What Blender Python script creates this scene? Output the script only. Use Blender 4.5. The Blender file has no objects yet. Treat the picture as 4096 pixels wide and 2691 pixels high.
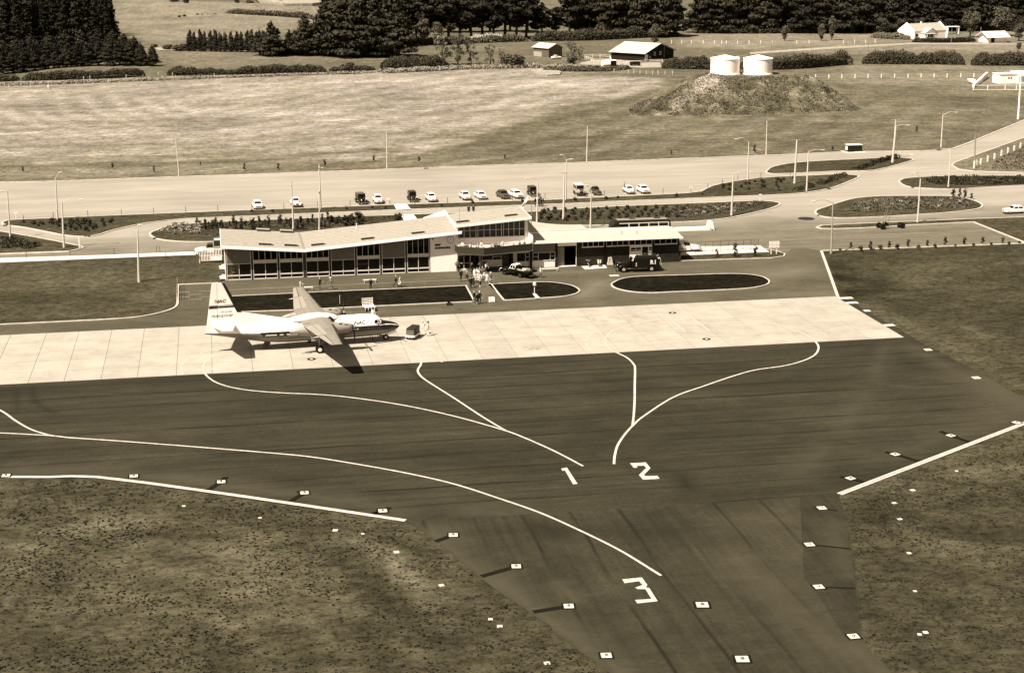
import bpy, bmesh, math, random
import numpy as np
from mathutils import Vector, Matrix, noise
R=math.radians
random.seed(7)
scene=bpy.context.scene
C=scene.collection
# ---------------------------------------------------------------- camera, sky, sun, exposure
CAMH=51.0; FPX=6200.0; PITCH=R(15.0)
ct,st=math.cos(PITCH),math.sin(PITCH)
AZ=math.atan2(35500-2048,FPX/ct)               # runway apron direction against the view direction
_a=(math.sin(AZ),math.cos(AZ)); _n=(-_a[1],_a[0])
def _g(x,y,z):
    u=x-2048; v=y-1345.5
    t=(CAMH-z)/(v*ct+FPX*st); return (u*t,(FPX*ct-v*st)*t)
_o=_g(906,1123,0)
CX=-(_o[0]*_a[0]+_o[1]*_a[1]); CY=-(_o[0]*_n[0]+_o[1]*_n[1])
def at(x,y,z=0.0):
    """ground point (world metres) of a place measured on the survey photograph"""
    p=_g(x,y,z); dx=p[0]-_o[0]; dy=p[1]-_o[1]
    return Vector((dx*_a[0]+dy*_a[1],dx*_n[0]+dy*_n[1],z))
def onplane(x,y,t0):
    u=x-2048;v=y-1345.5
    d=(u,FPX*ct-v*st,-(v*ct+FPX*st))
    k=(t0+_o[0]*_n[0]+_o[1]*_n[1])/(d[0]*_n[0]+d[1]*_n[1])
    return ((k*d[0]-_o[0])*_a[0]+(k*d[1]-_o[1])*_a[1],CAMH+k*d[2])
cam=bpy.data.cameras.new('camera'); camo=bpy.data.objects.new('camera',cam); C.objects.link(camo)
camo.location=(CX,CY,CAMH); camo.rotation_euler=(R(90)-PITCH,0,-(R(90)-AZ))
cam.sensor_width=36; cam.lens=FPX/4096*36; cam.clip_start=1; cam.clip_end=20000
scene.camera=camo
SUNEL=R(54.5); SX,SY=-.877,-.481                # where the sun stands (horizontal)
world=bpy.data.worlds.new('World'); scene.world=world; world.use_nodes=True
nt=world.node_tree; nt.nodes.clear()
sky=nt.nodes.new('ShaderNodeTexSky'); sky.sky_type='NISHITA'; sky.sun_disc=False
sky.sun_elevation=SUNEL; sky.sun_rotation=math.atan2(SX,SY)
bw=nt.nodes.new('ShaderNodeRGBToBW'); tint=nt.nodes.new('ShaderNodeMix'); tint.data_type='RGBA'; tint.blend_type='MULTIPLY'
tint.inputs[0].default_value=1; tint.inputs[7].default_value=(1.0,.925,.80,1)
bg=nt.nodes.new('ShaderNodeBackground'); bg.inputs[1].default_value=.05
wo=nt.nodes.new('ShaderNodeOutputWorld')
nt.links.new(sky.outputs[0],bw.inputs[0]); nt.links.new(bw.outputs[0],tint.inputs[6]); nt.links.new(tint.outputs[2],bg.inputs[0]); nt.links.new(bg.outputs[0],wo.inputs[0])
sun=bpy.data.lights.new('sun','SUN'); sun.energy=5.0; sun.angle=R(.53); sun.color=(1,.93,.82)
suno=bpy.data.objects.new('sun',sun); C.objects.link(suno)
suno.rotation_euler=Vector((SX*math.cos(SUNEL),SY*math.cos(SUNEL),math.sin(SUNEL))).to_track_quat('Z','Y').to_euler()
suno.location=(-60,-60,120)
scene.view_settings.view_transform='Standard'; scene.view_settings.look='None'
scene.view_settings.gamma=1; scene.view_settings.use_curve_mapping=False
scene.view_settings.exposure=1.05
# ---------------------------------------------------------------- materials
def S(g):
    """a grey of the monochrome world, in the warm tone of the print"""
    g=max(0,g); return (min(1,g*1.07),g*(.915+.10*min(g,.35)),g*(.51+1.25*g if g<.2 else .76+.15*(min(g,1)-.2)),1)
class NT:
    def __init__(s,m): s.t=m.node_tree; s.n=s.t.nodes
    def new(s,typ,**k):
        n=s.n.new('ShaderNode'+typ)
        for a,b in k.items(): setattr(n,a,b)
        return n
    def link(s,a,b): s.t.links.new(a,b)
    def math(s,op,a,b=None,c=None,clamp=False):
        n=s.new('Math',operation=op,use_clamp=clamp)
        for i,v in enumerate((a,b,c)):
            if v is None: continue
            if isinstance(v,(int,float)): n.inputs[i].default_value=v
            else: s.link(v,n.inputs[i])
        return n.outputs[0]
    def noise(s,vec,scale,detail=3,rough=.6,dist=0):
        n=s.new('TexNoise'); n.inputs['Scale'].default_value=scale; n.inputs['Detail'].default_value=detail
        n.inputs['Roughness'].default_value=rough; n.inputs['Distortion'].default_value=dist
        if vec is not None: s.link(vec,n.inputs['Vector'])
        return n.outputs['Fac']
    def ramp(s,fac,stops):
        n=s.new('ValToRGB'); cr=n.color_ramp
        while len(cr.elements)<len(stops): cr.elements.new(.5)
        for e,(p,c) in zip(cr.elements,stops): e.position=p; e.color=S(c) if not isinstance(c,tuple) else c
        s.link(fac,n.inputs[0]); return n.outputs[0]
    def map(s,vec,scale=(1,1,1),rot=(0,0,0),loc=(0,0,0)):
        n=s.new('Mapping'); n.inputs['Scale'].default_value=scale; n.inputs['Rotation'].default_value=rot; n.inputs['Location'].default_value=loc
        s.link(vec,n.inputs['Vector']); return n.outputs[0]
    def mul(s,a,b,fac=1):
        n=s.new('Mix',data_type='RGBA',blend_type='MULTIPLY'); n.inputs[0].default_value=fac
        s.link(a,n.inputs[6]); s.link(b,n.inputs[7]); return n.outputs[2]
    def mix(s,f,a,b):
        n=s.new('Mix',data_type='RGBA'); s.link(f,n.inputs[0])
        for v,i in ((a,6),(b,7)):
            if isinstance(v,tuple): n.inputs[i].default_value=v
            else: s.link(v,n.inputs[i])
        return n.outputs[2]
def newmat(name,rough=.85,spec=.3):
    m=bpy.data.materials.new(name); m.use_nodes=True; t=NT(m); b=m.node_tree.nodes['Principled BSDF']
    b.inputs['Roughness'].default_value=rough; b.inputs['Specular IOR Level'].default_value=spec
    return m,t,b
MATS={}
def mat(name,g,rough=.8,spec=.3,var=.12,scale=1.5,metal=0,bump=0,objvar=0,coord='Object',g2=None):
    """plain stuff of grey g with a little noisy wear"""
    if name in MATS: return MATS[name]
    m,t,b=newmat(name,rough,spec); b.inputs['Metallic'].default_value=metal
    tc=t.new('TexCoord')
    f=t.noise(tc.outputs[coord],scale,4,.65)
    lo,hi=(g*(1-var),g*(1+var)) if g2 is None else (g,g2)
    col=t.ramp(f,[(.3,lo),(.7,hi)])
    if objvar:
        oi=t.new('ObjectInfo'); r=t.math('MULTIPLY_ADD',oi.outputs['Random'],objvar*2,1-objvar)
        cb=t.new('CombineColor')
        for i in range(3): t.link(r,cb.inputs[i])
        col=t.mul(col,cb.outputs[0])
    t.link(col,b.inputs['Base Color'])
    if bump:
        bn=t.new('Bump'); bn.inputs['Strength'].default_value=bump; bn.inputs['Distance'].default_value=.1
        t.link(f,bn.inputs['Height']); t.link(bn.outputs[0],b.inputs['Normal'])
    MATS[name]=m; return m
W=mat('white_paint',.74,.55,.35,.06)
OFFW=mat('offwhite_paint',.55,.6,.3,.08)
SILV=mat('silver_paint',.36,.5,.4,.12,1.2)
BLK=mat('black_paint',.007,.35,.18,.2)
DGREY=mat('dark_grey_paint',.04,.6,.2,.2)
MGREY=mat('mid_grey_paint',.2,.6,.3,.12)
POLE=mat('pole_concrete',.5,.75,.2,.1,.8)
WOOD=mat('weathered_wood',.2,.85,.2,.3,2)
DWOOD=mat('dark_wood',.05,.85,.2,.3,2)
RUB=mat('rubber',.009,.8,.15,.2)
GLASS=mat('dark_glass',.004,.08,.28,.1)
CHROME=mat('chrome',.6,.2,.5,.05,metal=1)
KERB=mat('kerb_concrete',.44,.85,.2,.22,.9)
PAVE=mat('pale_pavement',.56,.85,.2,.1,.6)
BRICKM=None
def paint(g): return mat('car_paint_%03d'%int(g*1000),g,.32,.45 if g>.1 else .2,.04)
# ---------------------------------------------------------------- mesh building
class MB:
    def __init__(s): s.v=[]; s.f=[]; s.m=[]
    def add(s,vs,fs,m=0):
        k=len(s.v); s.v+= [tuple(p) for p in vs]; s.f+= [tuple(i+k for i in f) for f in fs]; s.m+=[m]*len(fs); return s
    def box(s,x0,x1,y0,y1,z0,z1,m=0):
        return s.add([(x0,y0,z0),(x1,y0,z0),(x1,y1,z0),(x0,y1,z0),(x0,y0,z1),(x1,y0,z1),(x1,y1,z1),(x0,y1,z1)],
              [(0,3,2,1),(4,5,6,7),(0,1,5,4),(1,2,6,5),(2,3,7,6),(3,0,4,7)],m)
    def hexa(s,b,t,m=0):
        """b,t: 4 bottom and 4 top points, counter-clockwise seen from above"""
        return s.add(list(b)+list(t),[(0,3,2,1),(4,5,6,7),(0,1,5,4),(1,2,6,5),(2,3,7,6),(3,0,4,7)],m)
    def prism(s,poly,z0,z1,m=0):
        n=len(poly); vs=[(p[0],p[1],z0) for p in poly]+[(p[0],p[1],z1) for p in poly]
        fs=[tuple(range(n-1,-1,-1)),tuple(range(n,2*n))]+[(i,(i+1)%n,n+(i+1)%n,n+i) for i in range(n)]
        return s.add(vs,fs,m)
    def slabxz(s,poly,y0,y1,m=0):
        """outline in x,z, thickness in y"""
        n=len(poly); vs=[(p[0],y0,p[1]) for p in poly]+[(p[0],y1,p[1]) for p in poly]
        fs=[tuple(range(n)),tuple(range(2*n-1,n-1,-1))]+[((i+1)%n,i,n+i,n+(i+1)%n) for i in range(n)]
        return s.add(vs,fs,m)
    def ring(s,c,ax,r,n,ref=None):
        ax=Vector(ax).normalized(); ref=Vector((0,0,1)) if abs(ax.z)<.9 else Vector((1,0,0))
        u=ax.cross(ref).normalized(); w=ax.cross(u)
        return [Vector(c)+(u*math.cos(2*math.pi*i/n)+w*math.sin(2*math.pi*i/n))*r for i in range(n)]
    def tube(s,pts,r,n=6,m=0,caps=True):
        pts=[Vector(p) for p in pts]; r=r if isinstance(r,(list,tuple)) else [r]*len(pts)
        vs=[]
        for i,p in enumerate(pts):
            d=(pts[min(i+1,len(pts)-1)]-pts[max(i-1,0)])
            vs+=s.ring(p,d,r[i],n)
        fs=[]
        for i in range(len(pts)-1):
            for j in range(n): fs.append((i*n+j,i*n+(j+1)%n,(i+1)*n+(j+1)%n,(i+1)*n+j))
        if caps: fs+= [tuple(range(n-1,-1,-1)),tuple((len(pts)-1)*n+j for j in range(n))]
        return s.add(vs,fs,m)
    def lathe(s,prof,c=(0,0,0),n=16,m=0,axis='z'):
        vs=[]
        for r,z in prof:
            for j in range(n):
                a=2*math.pi*j/n; x,y=r*math.cos(a),r*math.sin(a)
                p={'z':(x,y,z),'y':(x,z,-y),'x':(z,x,y)}[axis]
                vs.append((p[0]+c[0],p[1]+c[1],p[2]+c[2]))
        fs=[(i*n+j,i*n+(j+1)%n,(i+1)*n+(j+1)%n,(i+1)*n+j) for i in range(len(prof)-1) for j in range(n)]
        fs+=[tuple(range(n-1,-1,-1)),tuple((len(prof)-1)*n+j for j in range(n))]
        return s.add(vs,fs,m)
    def loft(s,secs,m=0,caps=True):
        n=len(secs[0]); vs=[p for q in secs for p in q]
        fs=[(i*n+j,i*n+(j+1)%n,(i+1)*n+(j+1)%n,(i+1)*n+j) for i in range(len(secs)-1) for j in range(n)]
        if caps: fs+=[tuple(range(n-1,-1,-1)),tuple((len(secs)-1)*n+j for j in range(n))]
        return s.add(vs,fs,m)
    def body(s,st_,m=0,n=14,p=3.0):
        """car-like body lofted along x: stations (x, halfwidth, zbottom, ztop)"""
        secs=[]
        for x,w,zb,zt in st_:
            q=[]
            for j in range(n):
                a=2*math.pi*(j+.5)/n; c,sn=math.cos(a),math.sin(a)
                q.append((x,w*abs(c)**(2/p)*(1 if c>0 else -1),(zb+zt)/2+(zt-zb)/2*abs(sn)**(2/p)*(1 if sn>0 else -1)))
            secs.append(q)
        return s.loft(secs,m)
    def ball(s,c,r,n=8,k=6,m=0):
        if isinstance(r,(int,float)): r=(r,r,r)
        secs=[[(c[0]+r[0]*math.sin(math.pi*i/k)*math.cos(2*math.pi*j/n),c[1]+r[1]*math.sin(math.pi*i/k)*math.sin(2*math.pi*j/n),c[2]-r[2]*math.cos(math.pi*i/k)) for j in range(n)] for i in range(k+1)]
        secs[0]=[(c[0]+.05*r[0]*math.cos(2*math.pi*j/n),c[1]+.05*r[1]*math.sin(2*math.pi*j/n),c[2]-r[2]) for j in range(n)]
        secs[-1]=[(c[0]+.05*r[0]*math.cos(2*math.pi*j/n),c[1]+.05*r[1]*math.sin(2*math.pi*j/n),c[2]+r[2]) for j in range(n)]
        return s.loft(secs,m)
    def mesh(s,name,mats,smooth=False,fix=False):
        me=bpy.data.meshes.new(name); me.from_pydata(s.v,[],s.f)
        for q in (mats if isinstance(mats,(list,tuple)) else [mats]): me.materials.append(q)
        me.polygons.foreach_set('material_index',s.m)
        if fix:
            bm=bmesh.new(); bm.from_mesh(me); bmesh.ops.recalc_face_normals(bm,faces=bm.faces); bm.to_mesh(me); bm.free()
        if smooth: me.polygons.foreach_set('use_smooth',[True]*len(me.polygons))
        me.update(); return me
    def build(s,name,mats,parent=None,smooth=False,loc=None,rz=0,fix=True):
        o=bpy.data.objects.new(name,s.mesh(name,mats,smooth,fix)); C.objects.link(o)
        if parent is not None: o.parent=parent
        if loc is not None: o.location=loc
        if rz: o.rotation_euler=(0,0,rz)
        return o
def tag(o,label=None,cat=None,group=None,kind=None):
    if label: o['label']=label
    if cat: o['category']=cat
    if group: o['group']=group
    if kind: o['kind']=kind
    return o
def thing(name,label,cat,loc=(0,0,0),rz=0,group=None):
    o=bpy.data.objects.new(name,None); C.objects.link(o); o.empty_display_size=.5
    o.location=loc; o.rotation_euler=(0,0,rz); return tag(o,label,cat,group)
def dup(root,loc,rz=None,label=None,group=None,scale=None,cat=None):
    r=root.copy(); C.objects.link(r); r.location=loc
    if rz is not None: r.rotation_euler=(0,0,rz)
    if label: r['label']=label
    if cat: r['category']=cat
    if group: r['group']=group
    elif 'group' in r: del r['group']
    if scale: r.scale=scale if isinstance(scale,(tuple,list)) else (scale,)*3
    for ch in list(root.children):
        c=ch.copy(); C.objects.link(c); c.parent=r
        for g in list(ch.children):
            d=g.copy(); C.objects.link(d); d.parent=c
    return r
class Proto:
    """first placing moves the source itself, later ones copy it"""
    def __init__(s,root): s.root=root; s.used=False
    def place(s,loc,rz=0,label=None,group=None,scale=None,cat=None):
        if not s.used:
            s.used=True; r=s.root; r.location=loc; r.rotation_euler=(0,0,rz)
            if label: r['label']=label
            if cat: r['category']=cat
            if group: r['group']=group
            if scale: r.scale=scale if isinstance(scale,(tuple,list)) else (scale,)*3
            return r
        return dup(s.root,loc,rz,label,group,scale or (1,1,1),cat)
def spline(pts,k=6,closed=True):
    n=len(pts); out=[]
    rng=range(n) if closed else range(n-1)
    for i in rng:
        g=(lambda j: pts[j%n]) if closed else (lambda j: pts[max(0,min(n-1,j))])
        p0,p1,p2,p3=[Vector(g(i+d)) for d in (-1,0,1,2)]
        for q in range(k):
            t=q/k
            out.append(.5*((2*p1)+(-p0+p2)*t+(2*p0-5*p1+4*p2-p3)*t*t+(-p0+3*p1-3*p2+p3)*t**3))
    if not closed: out.append(Vector(pts[-1]))
    return out
def poly_area(p): return .5*sum(p[i][0]*p[(i+1)%len(p)][1]-p[(i+1)%len(p)][0]*p[i][1] for i in range(len(p)))
def inset(poly,d):
    if poly_area(poly)<0: poly=poly[::-1]
    n=len(poly); out=[]
    for i in range(n):
        a=poly[i-1]; b=poly[i]; c=poly[(i+1)%n]
        e1=Vector((b[0]-a[0],b[1]-a[1])); e2=Vector((c[0]-b[0],c[1]-b[1]))
        if e1.length<1e-6 or e2.length<1e-6: out.append(Vector((b[0],b[1],0))); continue
        n1=Vector((-e1.y,e1.x)).normalized(); n2=Vector((-e2.y,e2.x)).normalized()
        m=(n1+n2); m=m.normalized() if m.length>.01 else n1
        k=d/max(.5,m.dot(n1)); out.append(Vector((b[0]+m.x*k,b[1]+m.y*k,0)))
    return poly,out
def flat(name,poly,z,m,kind='structure',parent=None,thick=0):
    mb=MB(); p=poly if poly_area(poly)>0 else poly[::-1]
    if thick: mb.prism(p,z-thick,z)
    else: mb.add([(q[0],q[1],z) for q in p],[tuple(range(len(p)))])
    o=mb.build(name,m,parent,fix=False)
    if kind and parent is None: tag(o,kind=kind)
    return o
def ribbon(mb,pts,w,z,dash=None,m=0):
    pts=[Vector((p[0],p[1],0)) for p in pts]; L=[];
    for i,p in enumerate(pts):
        d=(pts[min(i+1,len(pts)-1)]-pts[max(i-1,0)]).normalized(); nn=Vector((-d.y,d.x,0))*w/2
        L.append((p+nn,p-nn))
    for i in range(len(L)-1):
        if dash and (i%dash[1])>=dash[0]: continue
        a,b=L[i]; c,d=L[i+1]
        mb.add([(b.x,b.y,z),(d.x,d.y,z),(c.x,c.y,z),(a.x,a.y,z)],[(0,1,2,3)],m)
def inpoly(X,Y,poly):
    r=np.zeros(X.shape,bool); n=len(poly)
    for i in range(n):
        x1,y1=poly[i][0],poly[i][1]; x2,y2=poly[(i+1)%n][0],poly[(i+1)%n][1]
        if y1==y2: continue
        c=((y1>Y)!=(y2>Y))&(X<(x2-x1)*(Y-y1)/(y2-y1)+x1); r^=c
    return r
def text_mesh(body,size,shear=0,bold=0,spacing=1,align='CENTER'):
    cu=bpy.data.curves.new('lettering','FONT'); cu.body=body; cu.size=size; cu.shear=shear; cu.offset=bold; cu.space_character=spacing
    cu.align_x=align; cu.align_y='CENTER'; cu.resolution_u=2
    o=bpy.data.objects.new('lettering',cu); C.objects.link(o)
    dg=bpy.context.evaluated_depsgraph_get(); me=bpy.data.meshes.new_from_object(o.evaluated_get(dg))
    bpy.data.objects.remove(o); bpy.data.curves.remove(cu); me.materials.clear(); return me
# ---------------------------------------------------------------- terrain
def AP(lst): return [at(x,y) for x,y in lst]
N3=lambda x,y,s,k=0: noise.noise((x*s,y*s,k))
ROAD=AP([(-700,760),(-100,738),(0,732),(217,727),(707,709),(1100,696),(2000,663),(2100,661),(3100,623),(3391,609),(3690,606),(3783,599),(3838,588),(4096,484),(4700,240),(4900,300),(4700,960),(4096,974),(4050,976),(3285,1004),(3135,1020),(2717,1046),(2600,1020),(900,1000),(0,1036),(-300,1046)])
FORE=AP([(712,1140),(870,1134),(1000,1080),(2700,1010),(2717,1046),(3000,1037),(3092,1034),(3138,1024),(3145,1010),(3170,995),(3220,992),(3285,1004),(3352,1191)])+[Vector((-40,-26.2,0))]+AP([(-400,1322),(0,1300),(300,1286),(450,1278),(560,1269),(640,1253),(690,1238),(708,1222)])
apR=83.9; apL=-50.0; apT=-26.2; apB=-48.85
TAXI=[Vector((-60,apB+.3,0)),Vector((apR-.2,apB+.3,0))]+AP([(3351,1190),(3400,1203),(3463,1241),(3590,1312),(3700,1380),(3900,1480),(4000,1540),(4096,1590),(4500,1800),(4200,1658),(4096,1697),(3357,1980),(3300,1992),(1640,2090),(1622,2086),(390,1912),(0,1911),(-500,1908)])
TAXI=[Vector((-60,apB-0,0)),Vector((apR,apB,0)),Vector((apR,apT,0))]+AP([(3400,1203),(3463,1241),(3590,1312),(3700,1380),(3900,1480),(4000,1540),(4096,1592),(4300,1710),(4200,1658),(4096,1697),(3357,1980),(1622,2086),(390,1912),(0,1911),(-500,1908)])
THROAT=AP([(1622,2086),(1640,2095),(1700,2130),(1790,2200),(1900,2290),(1960,2340),(2060,2410),(2140,2465),(2250,2550),(2350,2625),(2440,2691),(2600,2850),(3750,2900),(3650,2760),(3562,2684),(3480,2600),(3443,2545),(3437,2450),(3425,2330),(3412,2230),(3390,2110),(3372,2020),(3357,1980)])
DRY=AP([(-300,352),(0,357),(300,350),(700,330),(1200,312),(1800,300),(2300,300),(2660,312),(2620,345),(2500,385),(2300,430),(2050,500),(1850,580),(1500,650),(900,640),(500,670),(0,690),(-300,700)])
ROUGHL=AP([(-100,328),(600,312),(1300,288),(1500,282),(1800,268),(2000,262),(2160,258),(2350,262),(2500,285),(2100,300),(1500,308),(900,325),(400,345),(-100,355)])
FARL=AP([(430,0),(1500,0),(1500,60),(1200,120),(1000,130),(740,170),(600,180),(450,100)])
FARM=AP([(600,195),(1100,205),(1100,262),(640,262)])
GREYV=AP([(3898,622),(4096,551),(4400,440),(4400,700),(4096,690),(3898,685),(3829,676),(3806,656)])
xs=np.concatenate([np.arange(-700,-240,20),np.arange(-240,-75,2.2),np.arange(-75,115,1.3),np.arange(115,400,2.2),np.arange(400,1000,20)])
ys=np.concatenate([np.arange(-260,-122,8),np.arange(-122,-44,1.0),np.arange(-44,120,2.0),np.arange(120,520,3.5),np.arange(520,1200,14)])
X,Y=np.meshgrid(xs,ys)
tone=np.full(X.shape,.036)
def blend(poly,val,soft=0):
    """soft-edged patch of another sward: average of jittered membership"""
    global tone
    if soft==0: m=inpoly(X,Y,poly).astype(float)
    else:
        m=np.zeros(X.shape); rng=np.random.RandomState(3)
        for k in range(10): m+=inpoly(X+rng.normal(0,soft,X.shape),Y+rng.normal(0,soft*1.5,X.shape),poly)
        m/=10
    tone=tone*(1-m)+val*m
blend([(-900,70),(1200,70),(1200,1300),(-900,1300)],.090,3)
blend(DRY,.176,1.5)
blend(AP([(-300,640),(500,615),(950,600),(1250,610),(1300,640),(1100,700),(-300,742)]),.115,4)
blend(ROUGHL,.18,2)
blend(FARL,.14,6); blend(FARM,.11,3)
blend(AP([(2750,128),(4400,128),(4400,215),(3400,215),(2700,190)]),.135,4)
blend(AP([(3400,262),(4300,262),(4300,345),(3800,350),(3300,330)]),.125,3)
blend(AP([(-300,1060),(700,1010),(880,1015),(880,1130),(712,1140),(700,1240),(500,1270),(0,1295),(-300,1305)]),.042,0)
blend(AP([(3290,1005),(4096,975),(4300,975),(4300,1150),(4200,1650),(3400,1200),(3352,1190)]),.030,0)
blend(GREYV,.10,1)
def sweep(a,b,w,k):
    global tone
    a,b=at(*a),at(*b); d=b-a; tt=np.clip(((X-a.x)*d.x+(Y-a.y)*d.y)/d.length_squared,0,1); r=np.hypot(X-a.x-d.x*tt,Y-a.y-d.y*tt); n_=np.array([noise.noise((x*.12,y*.2,8)) for x,y in zip(X[m0],Y[m0])])
    f=np.exp(-(r[m0]/w)**2)*np.clip(.75+n_*1.3,0,1.4); tone[m0]*=1+k*f
m0=(Y<75)&(Y>-118)&(X>-60)&(X<130)
for a_ in [((-100,2060),(350,2090),3,.4),((350,2090),(650,2120),3,.45),((650,2120),(1050,2210),3,.5),((-100,2180),(200,2200),2,.45),((420,2240),(900,2330),7,.35),((900,2200),(1250,2420),4,.4),((-50,2330),(600,2460),5,.3),((1350,2100),(1900,2470),1.8,.45),((1560,2250),(1850,2560),2.5,.45),((900,2560),(1500,2691),4,.3),
  ((0,1960),(900,2040),3,.25),((3700,2180),(4200,2240),2.5,.8),((3400,2320),(3600,2560),2,.45),((3500,1950),(4200,1800),4,.35),((3600,2440),(4200,2500),5,.25),((3520,2050),(4000,2160),4,-.35),((3600,2300),(3900,2400),5,-.35),((1500,2300),(1700,2500),3,-.3),
  ((3600,1080),(4096,1040),4,.45),((3700,1130),(4096,1200),5,.4),((3480,1220),(4096,1560),2.5,.5),((3350,1060),(3420,1180),3,-.4),((3800,1280),(4096,1440),4,.3),((3420,1100),(3700,1240),4,-.3),((3880,1310),(3920,1340),1.5,.9),
  ((100,1130),(600,1120),4,.25),((0,1190),(500,1200),3,-.25),((560,1200),(690,1150),2.5,.5)]: sweep(*a_)
m0=(Y>=78)&(Y<470)&(X>-170)&(X<270)
for a_ in [((-100,668),(900,645),2.0,-.35),((900,645),(1500,600),2.0,-.35),((1500,600),(2400,548),2.0,-.3),((1450,640),(1900,540),7,-.3),((1900,540),(2350,410),7,-.3),((1300,330),(2500,318),5,.35),((400,420),(1500,470),8,.2),((900,520),(2000,430),6,.2),((2350,400),(2600,330),4,-.25),
  ((2250,620),(3000,520),4,.25),((2400,470),(3300,480),3,.3),((2500,560),(3400,560),5,-.2),((3250,480),(3900,500),4,.3),((3650,520),(4000,545),3,.35),((3350,380),(4000,400),8,-.15),((3500,430),(3900,440),3,.3),((0,610),(90,620),2,.7),((130,640),(350,690),1.5,.4),((700,640),(800,636),1.5,.4),((2700,345),(2500,360),4,.3)]: sweep(*a_)
def arcs(pts,mask,per,amp,reach):
    P_=[at(*p) for p in pts]; D=np.full(X[mask].shape,1e9)
    for a,b in zip(P_[:-1],P_[1:]):
        d=b-a; tt=np.clip(((X[mask]-a.x)*d.x+(Y[mask]-a.y)*d.y)/d.length_squared,0,1); D=np.minimum(D,np.hypot(X[mask]-a.x-d.x*tt,Y[mask]-a.y-d.y*tt))
    nn_=np.array([noise.noise((x*.07,y*.07,12)) for x,y in zip(X[mask],Y[mask])])
    tone[mask]*=1+amp*np.sin((D+nn_*4)*2*math.pi/per)*np.exp(-(D/reach)**2)*np.clip(.8+nn_,0.1,1.5)
arcs([(-300,1903),(390,1908),(1000,1990),(1622,2086),(1760,2180),(1900,2300),(2150,2470),(2440,2691),(2900,3050)],(Y<-60)&(Y>-125)&(X>-80)&(X<115),5.2,.26,30)
arcs([(-100,700),(900,672),(1500,620),(1900,545),(2300,430),(2600,345)],(Y>80)&(Y<330)&(X>-170)&(X<200),11,.17,200)
# old plough rigs still showing in the left of the dry paddock, and paler mown sweeps
pm=inpoly(X,Y,AP([(-200,395),(300,372),(760,400),(720,470),(520,560),(200,600),(-200,620)])).astype(float)
u_=X*.93+Y*.36+6*np.sin(Y/26.0); tone*=1+pm*.13*np.sin(u_*2*math.pi/7.5)
dm=inpoly(X,Y,DRY).astype(float)
v_=Y-.06*X+5*np.sin(X/38.0+1); tone*=1+dm*(.10*np.sin(v_/6.5)+.07*np.sin(v_/2.7+X/60))
sw=np.exp(-((Y-(at(1600,345).y-.10*(X-at(1600,345).x)))/14)**2)*dm; tone*=1+.16*sw
rs=np.random.RandomState(9); tone*=1+rs.normal(0,.06,X.shape)*np.clip((Y-60)/60,0,1)
Z=np.zeros(X.shape)
fz=np.clip((Y-620)/200,0,1)
Z+=fz*2.2*np.sin(X/47.0+Y/90.0)+fz*1.5*np.sin(Y/37.0)
ny,nx=X.shape
idx=np.arange(nx*ny).reshape(ny,nx)
me=bpy.data.meshes.new('ground')
faces=np.stack([idx[:-1,:-1],idx[:-1,1:],idx[1:,1:],idx[1:,:-1]],-1).reshape(-1,4)
me.from_pydata(np.stack([X,Y,Z],-1).reshape(-1,3).tolist(),[],faces.tolist())
at_=me.attributes.new('tone','FLOAT','POINT'); at_.data.foreach_set('value',tone.reshape(-1).astype(np.float32))
me.polygons.foreach_set('use_smooth',[True]*len(me.polygons))
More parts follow.
